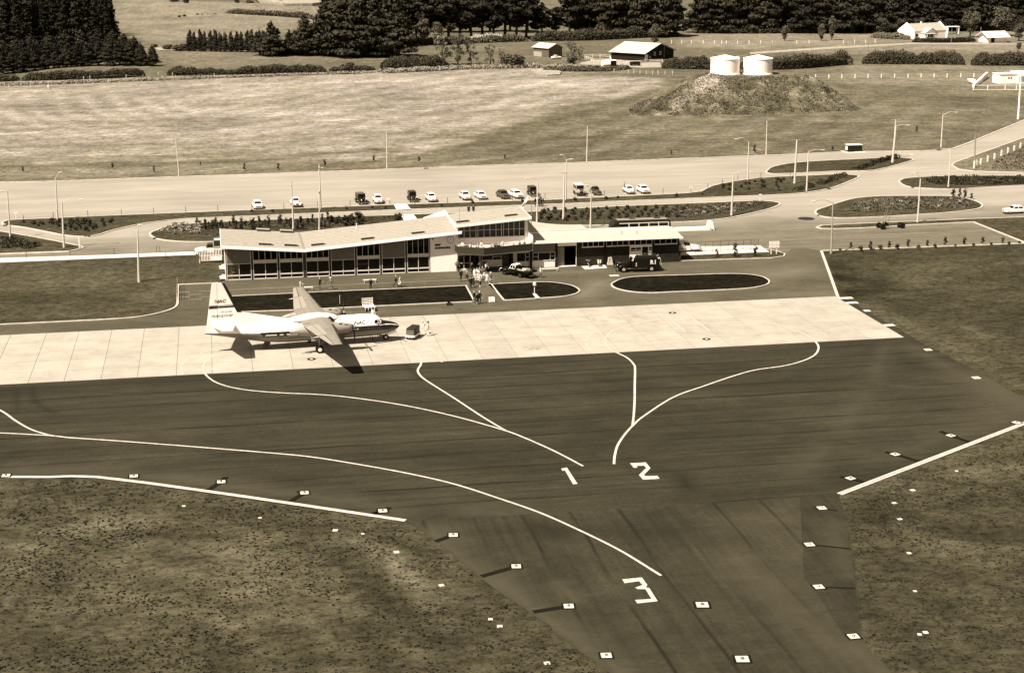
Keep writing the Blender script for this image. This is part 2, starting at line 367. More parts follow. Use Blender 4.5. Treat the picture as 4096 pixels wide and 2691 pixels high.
def grass_mat(name,attr=True,g=.06,clump=1.0,streak=.35,fine=1.0):
    m,t,b=newmat(name,.95,.02)
    tc=t.new('TexCoord'); P=tc.outputs['Object']
    big=t.noise(P,.03,5,.6,.5); mid=t.noise(t.map(P,(.8,1.3,1)),.30,5,.7,.4); fin=t.noise(t.map(P,(.75,1,1),(0,0,.15)),1.25,5,.78,.5); vf=t.noise(P,4.0,3,.7)
    fin=t.math('MULTIPLY_ADD',vf,.35,t.math('MULTIPLY',fin,.72))
    s1=t.ramp(big,[(.3,(.70,.70,.70,1)),(.7,(1.30,1.30,1.30,1))])
    s2=t.ramp(mid,[(.34,(.62,.62,.62,1)),(.66,(1.34,1.34,1.34,1))])
    k=.44*fine
    s3=t.ramp(fin,[(.36,(max(.1,1-k*2.6),)*3+(1,)),(.50,(1,1,1,1)),(.64,(1+k*1.7,)*3+(1,))])
    if attr:
        at2=t.new('Attribute',attribute_name='tone'); tv=at2.outputs['Fac']
    else:
        v=t.new('Value'); v.outputs[0].default_value=g; tv=v.outputs[0]
    r=t.math('MULTIPLY',tv,1.07); gg=t.math('MULTIPLY',tv,.925); bb=t.math('MULTIPLY',tv,t.math('MINIMUM',t.math('MULTIPLY_ADD',tv,1.25,.51),.78))
    cb=t.new('CombineColor'); t.link(r,cb.inputs[0]); t.link(gg,cb.inputs[1]); t.link(bb,cb.inputs[2])
    col=t.mul(t.mul(t.mul(cb.outputs[0],s1,.85),s2,.8),s3,1)
    if attr:   # mown swaths and wheel lines on the far paddocks
        sepn=t.new('SeparateXYZ'); t.link(P,sepn.inputs[0])
        far=t.math('MULTIPLY',t.math('SUBTRACT',sepn.outputs[1],75),.02,clamp=True)
        w=t.noise(t.map(P,(.085,.30,1),(0,0,R(-5))),1.0,6,.78,.5)
        lf=t.ramp(w,[(.3,(.76,.76,.76,1)),(.5,(.98,.98,.98,1)),(.7,(1.17,1.17,1.17,1))])
        g2=t.ramp(t.noise(t.map(P,(.45,1,1)),.55,5,.8,.6),[(.32,(.80,.80,.80,1)),(.66,(1.16,1.16,1.16,1))])
        col=t.mix(far,col,t.mul(t.mul(col,lf,1),g2,1))
    t.link(col,b.inputs['Base Color'])
    bn=t.new('Bump'); bn.inputs['Strength'].default_value=.9; bn.inputs['Distance'].default_value=.22
    t.link(fin,bn.inputs['Height']); t.link(bn.outputs[0],b.inputs['Normal'])
    return m
GR=grass_mat('grass_ground')
me.materials.append(GR)
go=bpy.data.objects.new('ground',me); C.objects.link(go); tag(go,kind='structure')
# the land beyond, out to the horizon
mb=MB()
for x0,x1,y0,y1 in ((-9000,-700,-9000,12000),(980,9000,-9000,12000),(-700,980,-9000,-260),(-700,980,1186,12000)):
    mb.add([(x0,y0,-.6),(x1,y0,-.6),(x1,y1,-.6),(x0,y1,-.6)],[(0,1,2,3)])
far=mb.build('outer_ground',grass_mat('outer_grass',False,.12),fix=False); tag(far,kind='structure')
# ---------------------------------------------------------------- asphalt, concrete, roads
def asphalt(name,g,seamrot=None,period=4.4,seam=.28,blotch=.2,grad=None,wear=()):
    m,t,b=newmat(name,.92,.10)
    tc=t.new('TexCoord'); P=tc.outputs['Object']
    big=t.noise(t.map(P,(.5,1,1)),.08,5,.6,.6); fin=t.noise(P,2.5,4,.7)
    c=t.ramp(big,[(.3,g*(1-blotch)),(.72,g*(1+blotch*1.2))])
    c=t.mul(c,t.ramp(fin,[(.3,(.80,.80,.80,1)),(.7,(1.18,1.18,1.18,1))]),1)
    med=t.noise(t.map(P,(.6,1,1)),.45,5,.7,.8); c=t.mul(c,t.ramp(med,[(.32,(.84,.84,.84,1)),(.68,(1.16,1.16,1.16,1))]),1)
    if seamrot is not None:
        Q=t.map(P,(1,1,1),(0,0,-seamrot)); sp=t.new('SeparateXYZ'); t.link(Q,sp.inputs[0])
        streak=t.noise(t.map(Q,(.03,.9,1)),1.0,4,.7)
        c=t.mul(c,t.ramp(streak,[(.3,(.76,.76,.76,1)),(.7,(1.22,1.22,1.22,1))]),1)
        wob=t.noise(t.map(Q,(.05,.001,1)),1.0,2,.5)
        y=t.math('ADD',sp.outputs[1],t.math('MULTIPLY',wob,1.3))
        fr=t.math('FRACT',t.math('DIVIDE',y,period))
        d=t.math('ABSOLUTE',t.math('SUBTRACT',fr,.5))
        cell=t.math('FLOOR',t.math('DIVIDE',y,period))
        wn=t.new('TexWhiteNoise',noise_dimensions='1D'); t.link(cell,wn.inputs['W'])
        ln=t.math('SUBTRACT',1,t.math('MULTIPLY',d,period/.28),clamp=True)
        ln=t.math('MULTIPLY',ln,t.math('MULTIPLY_ADD',wn.outputs[0],.55,.45))
        ln=t.math('MULTIPLY',ln,t.ramp(t.noise(t.map(Q,(.09,.5,1)),1,3,.6),[(.32,(0,0,0,1)),(.6,(1,1,1,1))]))
        c=t.mix(t.math('MULTIPLY',ln,seam*2),c,S(g*.38))
        # each paving run has its own tone
        vv=t.math('MULTIPLY_ADD',wn.outputs[0],.16,.92); cc=t.new('CombineColor')
        for i in range(3): t.link(vv,cc.inputs[i])
        c=t.mul(c,cc.outputs[0],1)
    for (a_,b_,w_,k_) in wear:      # soft wheel-worn or stained runs
        a_,b_=at(*a_),at(*b_); d_=b_-a_
        sub=t.new('VectorMath',operation='SUBTRACT'); t.link(P,sub.inputs[0]); sub.inputs[1].default_value=(a_.x,a_.y,0)
        flt=t.new('VectorMath',operation='MULTIPLY'); t.link(sub.outputs[0],flt.inputs[0]); flt.inputs[1].default_value=(1,1,0)
        dt=t.new('VectorMath',operation='DOT_PRODUCT'); t.link(flt.outputs[0],dt.inputs[0]); dt.inputs[1].default_value=tuple(d_/d_.length_squared)
        tt=t.math('MAXIMUM',t.math('MINIMUM',dt.outputs['Value'],1.0),0.0)
        sc_=t.new('VectorMath',operation='SCALE'); sc_.inputs[0].default_value=tuple(d_); t.link(tt,sc_.inputs['Scale'])
        df=t.new('VectorMath',operation='DISTANCE'); t.link(flt.outputs[0],df.inputs[0]); t.link(sc_.outputs[0],df.inputs[1])
        f_=t.math('SUBTRACT',1,t.math('DIVIDE',df.outputs['Value'],w_*1.6),clamp=True); f_=t.math('MULTIPLY',t.math('MULTIPLY',f_,f_),t.math('MULTIPLY_ADD',med,1.6,.2),clamp=True)
        c=t.mix(t.math('MULTIPLY',f_,abs(k_),clamp=True),c,S(g*(1.75 if k_>0 else .45)))
    if grad:   # worn pale where the traffic keeps it swept, further out
        sp=t.new('SeparateXYZ'); t.link(P,sp.inputs[0])
        y=t.math('ADD',sp.outputs[1],t.math('MULTIPLY',t.noise(P,.05,3,.6),26))
        f=t.math('DIVIDE',t.math('SUBTRACT',y,grad[0]+13),grad[1]-grad[0],clamp=True)
        c=t.mix(f,c,t.mul(t.ramp(big,[(.3,grad[2]*.86),(.72,grad[2]*1.12)]),t.ramp(t.noise(t.map(P,(.02,.25,1)),1,5,.7),[(.3,(.86,.86,.86,1)),(.7,(1.1,1.1,1.1,1))]),1))
    t.link(c,b.inputs['Base Color'])
    bn=t.new('Bump'); bn.inputs['Strength'].default_value=.25; bn.inputs['Distance'].default_value=.02
    t.link(fin,bn.inputs['Height']); t.link(bn.outputs[0],b.inputs['Normal'])
    return m
def ragged(pts,amp=.28,step=.9):
    out=[]
    for a,b in zip(pts[:-1],pts[1:]):
        d=b-a; n=max(1,int(d.length/step)); nn=Vector((-d.y,d.x,0)).normalized()
        for i in range(n):
            p=a+d*i/n; out.append(p+nn*amp*(noise.noise((p.x*.9,p.y*.9,2))+.6*noise.noise((p.x*.25,p.y*.25,5))) if i else p)
    return out+[pts[-1]]
THROAT=ragged(THROAT)
TAXI=TAXI[:3]+ragged(TAXI[3:12])+TAXI[12:]
flat('road',ROAD,.015,asphalt('road_chipseal',.118,0.0,6.5,.12,grad=(20,40,.27),blotch=.12))
flat('forecourt',FORE,.025,asphalt('forecourt_asphalt',.068,blotch=.2,wear=[((2330,1180),(2400,1130),3,.9),((3000,1120),(3200,1080),5,.8),((3100,1180),(3330,1180),3,.5),((2100,1090),(2400,1085),2.5,.5),((1900,1215),(1960,1130),1.5,.5),((900,1270),(2400,1215),1.5,.3),((1836,1237),(1845,1237),.5,-.9),((3050,1000),(3250,960),5,.8)]))
flat('taxiway',TAXI,.03,asphalt('taxiway_asphalt',.029,0.0,4.4,.9,blotch=.28,wear=[((3544,1382),(3490,1520),1.6,.4),((3470,1560),(3370,1720),2,.4),((3300,1790),(3200,1900),3,.5),((3950,1520),(4096,1630),6,.9),((3650,1390),(4050,1610),2.5,.6),((3500,1835),(4000,1680),3.5,.6),((100,1885),(800,1915),2,.6),((700,1915),(1300,1995),2.5,.7),((1400,2000),(1600,2050),2.5,.6),((0,1880),(500,1875),2,.5),((2725,1905),(2752,1950),2,-.8),((2560,1855),(2640,1880),2.5,-.5),((126,1550),(141,1610),.8,-.6),((141,1610),(210,1650),.8,-.6),((65,1560),(70,1640),.8,-.5),((0,1560),(900,1510),2.5,-.4),((1620,1460),(1690,1520),1,-.6),((1900,2040),(2050,2060),3,.6)]))
p1=at(2241,2053); p2=at(2641,2691); ang=math.atan2(p2.y-p1.y,p2.x-p1.x)
flat('taxiway_throat',THROAT,.03,asphalt('throat_asphalt',.029,ang,4.4,.6,blotch=.34,wear=[((1720,2130),(2000,2350),2,.8),((2000,2330),(2350,2600),2.5,.9),((1780,2120),(1850,2160),2,.5),((2230,2330),(2300,2400),1.2,.7),((2980,2250),(3350,2600),4,.6),((3000,2100),(3200,2060),4,.4),((2700,2150),(2600,2060),3,-.4),((2160,2100),(2240,2140),2,-.6),((2450,2660),(2640,2800),2,.8),((3420,2600),(3520,2680),2,.8)]))
flat('taxiway_patch',AP([(3199,1989),(3352,1979),(3368,2020),(3386,2110),(3408,2230),(3422,2330),(3433,2450),(3438,2530),(3388,2556),(3350,2500),(3251,2351),(3216,2316),(3208,2150)]),.036,asphalt('patch_asphalt',.025,R(88),6,.2,wear=[((3330,2100),(3390,2300),1.5,.6)]))
# concrete apron: one part per poured slab
def slab_mat():
    m,t,b=newmat('apron_concrete',.85,.2); tc=t.new('TexCoord')
    g=t.new('NewGeometry'); P=g.outputs['Position']
    n1=t.noise(P,.35,5,.65); n2=t.noise(P,3,4,.7)
    c=t.ramp(n1,[(.28,.27),(.7,.36)]); c=t.mul(c,t.ramp(n2,[(.3,(.93,.93,.93,1)),(.7,(1.04,1.04,1.04,1))]))
    oi=t.new('ObjectInfo'); r=t.math('MULTIPLY_ADD',oi.outputs['Random'],.12,.94); cb=t.new('CombineColor')
    for i in range(3): t.link(r,cb.inputs[i])
    c=t.mul(c,cb.outputs[0])
    # oil drips below the second stand and a spill between the stands
    for (sx,sy,rx,ry,am) in [(at(2130,1395).x,at(2130,1395).y,2.2,1.5,.7)]+[(at(2350+i*33,1275+((i*7)%3)*8-i).x,at(2350+i*33,1272+((i*7)%3)*9-i).y,1.0,1.5,.5) for i in range(9)]:
        Q=t.map(P,(1/rx,1/ry,0),loc=(-sx/rx,-sy/ry,0)); ln=t.new('VectorMath',operation='LENGTH'); t.link(Q,ln.inputs[0])
        f=t.math('SUBTRACT',1,ln.outputs['Value'],clamp=True)
        f=t.math('MULTIPLY',t.math('MULTIPLY',f,t.ramp(t.noise(P,1.3,4,.7),[(.42,(0,0,0,1)),(.62,(1,1,1,1))])),am*2.0,clamp=True)
        c=t.mix(t.math('MULTIPLY',f,am),c,S(.13))
    t.link(c,b.inputs['Base Color']); return m
SLABM=slab_mat()
apron=flat('apron',[Vector((apL,apB,0)),Vector((apR,apB,0)),Vector((apR,apT,0)),Vector((apL,apT,0))],.034,mat('joint_filler',.12,.9))
sx=[-50,-45.6,-41.2,-36.2,-31.8,-27.4,-23,-19,-14.9,-10.8,-6.4,-2.3,2.4,7.1,11.8,16.5,21,25.5,29.8,34.1,38.3,42.6,46.9,51.6,56.4,61,66.2,70.6,75,79.4,83.9]
sm={}
for i in range(len(sx)-1):
    w=round(sx[i+1]-sx[i],1)
    for j in range(5):
        h=(apT-apB)/5; g=.05
        if w not in sm:
            q=MB(); q.box(g/2,w-g/2,g/2,h-g/2,-.02,.03); sm[w]=q.mesh('slab',SLABM)
        o=bpy.data.objects.new('slab',sm[w]); C.objects.link(o); o.parent=apron; o.location=(sx[i],apB+j*h,.034+random.uniform(-.003,.003))
# little concrete spurs on the apron's end and the wheel-worn verge edge
mb=MB()
for px,py in ((3380,1193),(3400,1212),(3545,1302)):
    p=at(px,py); mb.box(p.x-1.0,p.x+1.1,p.y-.45,p.y+.45,.0,.05)
mb.build('apron_spur',PAVE,apron)
# ---------------------------------------------------------------- raised islands with kerbs
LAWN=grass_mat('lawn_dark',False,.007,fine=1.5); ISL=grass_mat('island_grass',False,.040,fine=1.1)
KM=KERB
def island(pts,mt,k=5,name='traffic_island_lawn',kw=.32,closed_kerb=True,smooth=True):
    P=AP(pts); P=spline(P,k) if smooth else P
    out,inn=inset(P,kw)
    lawn=flat(name,inn,.13,mt)
    mb=MB(); n=len(out)
    vs=[(p[0],p[1],.0) for p in out]+[(p[0],p[1],.15) for p in out]+[(p[0],p[1],.15) for p in inn]+[(p[0],p[1],.05) for p in inn]
    fs=[]
    for i in range(n):
        j=(i+1)%n
        fs+=[(i,j,n+j,n+i),(n+i,n+j,2*n+j,2*n+i),(2*n+i,2*n+j,3*n+j,3*n+i)]
    mb.add(vs,fs); mb.build('kerb',KM,lawn); return lawn,inn
ISLANDS={}
ISLANDS['A']=island([(3062,691),(3070,680),(3092,668),(3180,652),(3322,643),(3450,637),(3530,632),(3599,632),(3645,636),(3655,641),(3640,648),(3507,682),(3400,686),(3322,688),(3161,696),(3090,697)],ISL,3)
ISLANDS['B']=island([(5,893),(20,886),(46,881),(208,874),(485,862),(740,852),(1000,842),(1416,827),(1573,821),(2100,804),(2231,799),(2462,788),(2763,773),(2820,757),(2855,743),(2971,721),(3100,709),(3184,706),(3345,699),(3405,701),(3440,708),(3391,731),(3322,756),(3216,774),(3100,782),(2925,789),(2693,799),(2462,808),(2277,817),(2000,827),(1647,840),(1324,853),(1000,867),(740,878),(640,888),(578,896),(462,921),(393,942),(333,949),(259,944),(185,930),(92,912),(23,903)],ISL,3)
ISLANDS['C']=island([(596,940),(604,930),(624,923),(670,907),(786,894),(925,887),(1100,880),(1324,870),(1601,861),(1850,853),(2111,849),(2231,840),(2462,827),(2786,814),(3017,805),(3063,806),(3100,809),(3124,817),(3092,834),(3040,848),(2925,873),(2820,885),(2693,892),(2416,903),(2208,908),(1700,935),(1200,955),(883,968),(786,970),(693,967),(624,957)],ISL,3)
ISLANDS['D']=island([(3258,852),(3263,843),(3285,834),(3396,799),(3483,788),(3600,785),(3691,785),(3829,788),(3898,804),(3928,818),(3932,828),(3912,838),(3852,847),(3737,857),(3553,868),(3414,874),(3322,873),(3276,865)],ISL,3)
ISLANDS['E']=island([(3594,730),(3600,722),(3626,714),(3737,707),(3921,704),(4096,704),(4300,702),(4300,738),(4096,744),(3921,753),(3829,759),(3691,755),(3622,746)],ISL,3)
ISLANDS['F']=island([(3262,911),(3285,903),(3507,893),(3875,877),(4096,870),(4400,860),(4400,1040),(4096,972),(3893,891),(3645,903),(3460,914),(3345,918),(3285,917)],ISL,1,smooth=False)
ISLANDS['G']=island([(-300,880),(0,926),(185,958),(300,981),(331,988),(333,994),(277,1007),(185,1011),(0,1018),(-300,1028)],ISL,3)
ISLANDS['V']=island([(3804,662),(3814,652),(3898,622),(4096,551),(4500,405),(4500,700),(4096,692),(3898,687),(3829,678)],grass_mat('verge_grass',False,.1),1,smooth=False)
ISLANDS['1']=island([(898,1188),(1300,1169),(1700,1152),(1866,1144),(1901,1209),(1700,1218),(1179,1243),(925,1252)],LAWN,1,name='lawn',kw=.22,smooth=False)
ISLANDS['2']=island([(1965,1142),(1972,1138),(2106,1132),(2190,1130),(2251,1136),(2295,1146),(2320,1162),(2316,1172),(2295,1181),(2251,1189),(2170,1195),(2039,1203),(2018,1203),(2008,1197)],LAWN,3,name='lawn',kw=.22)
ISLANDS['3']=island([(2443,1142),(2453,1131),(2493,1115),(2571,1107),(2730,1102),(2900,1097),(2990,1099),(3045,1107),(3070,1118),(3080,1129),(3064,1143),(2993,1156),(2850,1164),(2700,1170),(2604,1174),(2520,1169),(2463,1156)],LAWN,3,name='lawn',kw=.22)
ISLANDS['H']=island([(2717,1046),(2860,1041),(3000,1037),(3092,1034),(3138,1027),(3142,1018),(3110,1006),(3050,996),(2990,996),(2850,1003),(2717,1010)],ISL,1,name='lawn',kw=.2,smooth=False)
# kerb lines that edge the roads and lawns
def kerbline(name,pts,w=.3,h=.15,k=4,m=None):
    P=spline(AP(pts),k,False); mb=MB(); L=[]
    for i,p in enumerate(P):
        d=(P[min(i+1,len(P)-1)]-P[max(i-1,0)]).normalized(); nn=Vector((-d.y,d.x,0))*w/2; L.append((p+nn,p-nn))
    for i in range(len(L)-1):
        a,b=L[i]; c,d=L[i+1]
        mb.hexa([(b.x,b.y,0),(d.x,d.y,0),(c.x,c.y,0),(a.x,a.y,0)],[(b.x,b.y,h),(d.x,d.y,h),(c.x,c.y,h),(a.x,a.y,h)])
    o=mb.build(name,m or KM); tag(o,kind='structure'); return o
kerbline('car_park_kerb',[(-300,742),(0,731),(217,727),(707,709),(1100,696),(2000,662),(2100,660),(3100,622),(3391,609),(3690,605),(3783,598),(3838,587),(4096,483),(4500,320)],.45)
kerbline('lawn_kerb',[(-300,1315),(0,1300),(300,1286),(450,1278),(560,1269),(640,1253),(690,1237),(708,1222),(711,1200),(712,1141)],.3)
kerbline('lawn_kerb',[(712,1140),(795,1137),(872,1133)],.25)
kerbline('grass_kerb',[(3352,1190),(3320,1100),(3285,1004)],.4,.1,1)
kerbline('grass_kerb',[(3285,1004),(3600,993),(4050,976),(4110,974)],.35,.1,1)
kerbline('left_road_kerb',[(-300,1030),(0,1019),(185,1012),(277,1008)],.3,.1,2)
flat('footpath',AP([(-300,1046),(0,1033),(400,1021),(800,1006),(805,1019),(400,1035),(0,1051),(-300,1064)]),.045,PAVE)
flat('crossing_path',AP([(1574,820),(1625,818),(1645,841),(1587,843)]),.165,PAVE)
flat('crossing_path',AP([(1601,863),(1655,861),(1672,885),(1618,888)]),.165,PAVE)
flat('yard_paving',AP([(2717,1012),(2717,990),(3000,985),(3040,985),(3078,1011),(3000,1014),(2800,1022),(2717,1026)]),.15,PAVE)
flat('monument_path',AP([(2130,1178),(2143,1178),(2161,1196),(2143,1197)]),.16,PAVE)
flat('motorcycle_pad',AP([(2325,1066),(2420,1060),(2428,1072),(2340,1078)]),.035,PAVE)
# ---------------------------------------------------------------- painted markings
PAINT=mat('marking_paint',.45,.7,.2,.34,2.2); PAINT2=mat('worn_marking_paint',.47,.8,.2,.12,1.5)
PAINT3=mat('apron_marking_paint',.37,.7,.2,.08,1.2)
def line(name,pts,w=.3,k=8,z=.040,m=None,dash=None):
    mb=MB(); P=spline([at(x,y) for x,y in pts],k,False)
    if dash or name!='taxi_line': ribbon(mb,P,w,z,dash)
    else:       # paint on the pale concrete has worn almost to its colour
        on=[p for p in P if p.y>apB]; off=[p for p in P if p.y<=apB]
        if len(on)>1 and off:
            ja=[i for i in range(len(P)-1) if (P[i].y>apB)!=(P[i+1].y>apB)]
            cuts=[0]+[i+1 for i in ja]+[len(P)]
            for a_,b_ in zip(cuts[:-1],cuts[1:]): ribbon(mb,P[max(0,a_-1):b_],w,z,m=1 if P[(a_+b_)//2].y>apB else 0)
        else: ribbon(mb,P,w,z,m=1 if len(on)>1 else 0)
    o=mb.build(name,[m or PAINT,PAINT3],fix=False); tag(o,kind='structure'); return o
M1=[(906,1407),(853,1426),(824,1447),(812,1471),(821,1497),(847,1521),(882,1538),(941,1554),(1029,1566),(1147,1574),(1265,1579),(1400,1591),(1606,1621),(1812,1665),(2012,1721),(2106,1756),(2224,1809),(2332,1866)]
M2=[(1594,1379),(1635,1397),(1668,1418),(1685,1441),(1682,1462),(1672,1479),(1676,1497),(1706,1524),(1812,1591),(1929,1668),(2024,1725)]
M3=[(2647,1276),(2535,1297),(2459,1321),(2426,1347),(2421,1371),(2441,1400),(2476,1416),(2512,1435),(2535,1459),(2540,1476),(2539,1540),(2538,1612),(2534,1671),(2530,1702)]
M4=[(2964,1285),(3081,1294),(3163,1317),(3228,1343),(3263,1370),(3274,1393),(3260,1420),(3216,1443),(3140,1464),(3023,1481),(2935,1505),(2817,1545),(2694,1590),(2576,1665),(2535,1700),(2500,1738),(2471,1782),(2459,1824),(2456,1858)]
M5=[(-300,1722),(0,1732),(218,1744),(282,1751),(488,1765),(812,1790),(1118,1815),(1253,1829),(1400,1852),(1618,1891),(1812,1935),(1988,1991),(2165,2053),(2341,2132),(2488,2206),(2644,2302)]
M6=[(-150,1570),(0,1641),(59,1681),(118,1715),(176,1735),(218,1744),(285,1752)]
for P_,zz in ((M1,.072),(M2,.0735),(M3,.072),(M4,.0735),(M5,.040),(M6,.0415)): line('taxi_line',P_,.25,z=zz,m=PAINT)
line('taxi_line',[(906,1407),(980,1385),(1080,1374)],.25,z=.0705,m=PAINT3)
line('guide_line',[(917,1397),(850,1400),(790,1420),(741,1444),(727,1465),(729,1500)],.3,z=.071,m=PAINT3,dash=(3,4),k=6)
line('guide_line',[(1682,1379),(1729,1403),(1756,1421),(1768,1450)],.3,z=.071,m=PAINT3,dash=(3,4),k=6)
line('guide_line',[(2400,1321),(2360,1340),(2347,1355),(2347,1382),(2365,1406)],.3,z=.071,m=PAINT3,dash=(3,4),k=6)
line('stand_line',[(2772,1278),(2840,1325)],.25,z=.071,m=PAINT3,k=1)
line('stand_line',[(2690,1285),(2742,1330)],.25,z=.0712,m=PAINT3,k=1)
line('stand_line',[(2700,1302),(2960,1290),(3100,1287)],.25,z=.0725,m=PAINT3,k=1)
line('edge_line',[(-300,1902),(0,1907),(200,1908),(390,1908),(800,1961),(1200,2019),(1622,2082)],.55,2,.046,PAINT)
a1,a2=at(3357,1977),at(4096,1694); dd=(a2-a1).normalized(); nn=Vector((-dd.y,dd.x,0))
for off in (-.17,.17):
    mb=MB(); ribbon(mb,[a1+nn*off,a1+dd*70+nn*off],.27,.047); tag(mb.build('edge_line',PAINT,fix=False),kind='structure')
D2=lambda l,ox=1400,oy=1200,k=1.7: [at(ox+x/k,oy+y/k) for x,y in l]
flat('painted_numeral',D2([(1435,1147),(1475,1140),(1548,1252),(1516,1253),(1462,1160),(1445,1163)]),.045,PAINT)
flat('painted_numeral',D2([(1903,1111),(2012,1105),(2043,1144),(1998,1190),(2010,1198),(2092,1196),(2105,1216),(1992,1222),(1965,1190),(2014,1143),(1998,1126),(1946,1129),(1956,1140),(1930,1142)]),.045,PAINT)
flat('painted_numeral',D2([(1850,880),(1985,867),(2022,918),(2010,935),(2035,938),(2092,1028),(1954,1043),(1938,1020),(2050,1012),(2008,946),(1955,946),(1938,936),(1990,918),(1965,892),(1868,906)],1400,1800),.045,PAINT)
# taxiway light pads: square white pads let into the asphalt, a lamp in the middle, and the filled trench that feeds them
TR=mat('trench_fill',.009,.95,.05)
def pad(size,lamp=True):
    t=thing('light_pad','white square pad','taxiway light pad')
    q=MB(); q.box(-size/2,size/2,-size/2,size/2,-.02,.035); q.build('pad',mat('pad_paint',.48,.7,.2,.25,3),t)
    if lamp:
        q=MB(); q.lathe([(.12,.03),(.12,.09),(.07,.15),(.02,.16)],n=10); q.build('lamp',mat('lamp_glass',.12,.3),t)
        q=MB(); q.box(-size/2-.16,size/2+.16,-size/2-.16,size/2+.16,-.03,.012); q.build('pad_surround',TR,t)
    return t
PADS=[(24,1903,'leftmost'),(535,1905,'second'),(885,1928,'third'),(1218,1972,'fourth'),(1531,2044,'fifth')]
big=Proto(pad(.76)); G1='taxiway light pads'
sc=1.0
ordn=['first','second','third','fourth','fifth','sixth','seventh','eighth']
for i,(x,y,w) in enumerate(PADS):
    big.place(at(x,y)+Vector((0,0,.035)),0,'white square light pad, %s from the left inside the left edge line'%ordn[i],G1)
for i,(x,y) in enumerate([(1813,2141),(2065,2266),(2275,2425),(2425,2622)]):
    big.place(at(x,y)+Vector((0,0,.035)),R(-8),'white square light pad with dark trench, %s down the left side of the taxiway throat'%ordn[i],G1)
for i,(x,y) in enumerate([(2809,2420),(2969,2637)]):
    big.place(at(x,y)+Vector((0,0,.035)),R(-10),['larger white square light pad out on open asphalt right of the numeral 3','larger white square light pad nearest the bottom edge, on open asphalt'][i],G1,1.22)
for i,(x,y) in enumerate([(3287,2033),(3238,2179),(3275,2348),(3414,2546)]):
    big.place(at(x,y)+Vector((0,0,.04)),0,'white square light pad, %s from the top along the dark patch at the right grass'%ordn[i],G1)
for i,(x,y) in enumerate([(3402,1914),(3581,1818),(3803,1743),(4066,1691)]):
    big.place(at(x,y)+Vector((0,0,.035)),R(20),'white square light pad, %s up the right edge line'%ordn[i],G1)
small=Proto(pad(.85,False))
for i,(x,y) in enumerate([(3468,1244),(3712,1400),(3905,1512)]):
    small.place(at(x,y)+Vector((0,0,.035)),0,'plain white square marker, %s from the apron end along the upper right taxiway edge'%ordn[i],'plain markers at the taxiway edge')
tiny=Proto(pad(.45,False))
TL=[(1040,2071),(1341,2121),(735,2024),(1451,2135),(1586,2208),(1766,2341),(1962,2476),(1999,2505),(2188,2652)]
TRr=[(3827,1884),(3651,1961),(3578,2012),(3599,2076),(3636,2212),(3660,2364),(3678,2537),(3702,2529)]
for x,y in TL: tiny.place(at(x,y)+Vector((0,0,.02)),random.uniform(-.3,.3),'small white ground marker in the near left grass','small markers in the left grass',random.uniform(.6,1.0))
for x,y in TRr: tiny.place(at(x,y)+Vector((0,0,.02)),random.uniform(-.3,.3),'small white ground marker in the near right grass','small markers in the right grass',random.uniform(.6,.95))
mb=MB()
def trench(a,b,w=.6,z=.0395): ribbon(mb,[at(*a),at(*b)],w,z)
for a,b in [((885,1928),(828,1964)),((1218,1972),(1165,2004)),((1531,2044),(1500,2060)),((1813,2141),(1742,2166)),((2065,2266),(1925,2306)),((2275,2425),(2132,2448)),
            ((3402,1914),(3478,1936)),((3402,1914),(3360,1908)),((3581,1818),(3690,1850)),((3581,1818),(3540,1808)),((3803,1743),(3895,1775)),((3803,1743),(3760,1725)),
            ((885,1928),(905,1908)),((1531,2044),(1560,2030)),((1531,2044),(1490,2054)),((1218,1972),(1190,1966))]: trench(a,b)
for a,b in [((3287,2033),(3350,2044)),((3238,2179),(3404,2196)),((3275,2348),(3420,2354)),((3414,2546),(3438,2546))]: trench(a,b,.3,.042)
tag(mb.build('filled_trench',TR,fix=False),kind='structure')
# fuel and earthing pits on the apron
def pit():
    t=thing('pit_cover','x','pit cover')
    q=MB(); q.lathe([(.95,0),(.95,.02),(.3,.025)],n=24); q.build('cover_ring',BLK,t)
    q=MB(); q.lathe([(.34,.02),(.34,.04),(.1,.045)],n=16); q.build('cap',OFFW,t); return t
pp=Proto(pit())
for x,y,l in ((1246,1438,'round black pit cover in the apron below the airliner wing'),(2690,1253,'round black pit cover near the upper edge of the right apron'),(2826,1358,'round black pit cover near the lower edge of the right apron')):
    pp.place(at(x,y)+Vector((0,0,.066)),0,l,'round pit covers in the apron',.56)
# dark kerb drains, manholes
dr=MB(); dr.box(-.5,.5,-.28,.28,0,.17); d0=dr.build('kerb_drain',BLK); tag(d0,'x','drain')
dp=Proto(d0)
for x,y,l in ((25,903,'dark kerb drain at the far left tip of the shrub bed'),(348,947,'dark kerb drain under the left shrub bed'),(624,955,'dark kerb drain at the tip of the island left of the terminal'),(1704,675,'dark kerb drain on the far kerb of the car park'),(2297,906,'dark kerb drain behind the low wing roof'),(3280,863,'dark kerb drain at the tip of the oval island on the right'),(3655,751,'dark kerb drain on the upper right island'),(3313,757,'dark kerb drain beside the road junction'),(3756,602,'dark kerb drain on the far side of the entrance road'),(3456,911,'dark kerb drain behind the wheeled trailer')):
    dp.place(at(x,y),0,l,'dark kerb drains')
q=MB(); q.lathe([(1.5,0),(1.5,.02),(1.0,.03)],n=20); tag(q.build('manhole',BLK,loc=at(3225,875)+Vector((0,0,.015))),'large dark oval manhole cover in the road junction','manhole')
q=MB(); q.box(-.7,.7,-.4,.4,0,.03); tag(q.build('drain_cover',PAVE,loc=at(2457,1103)+Vector((0,0,.02))),'pale rectangular cover in the asphalt in front of the fire tender','drain cover')
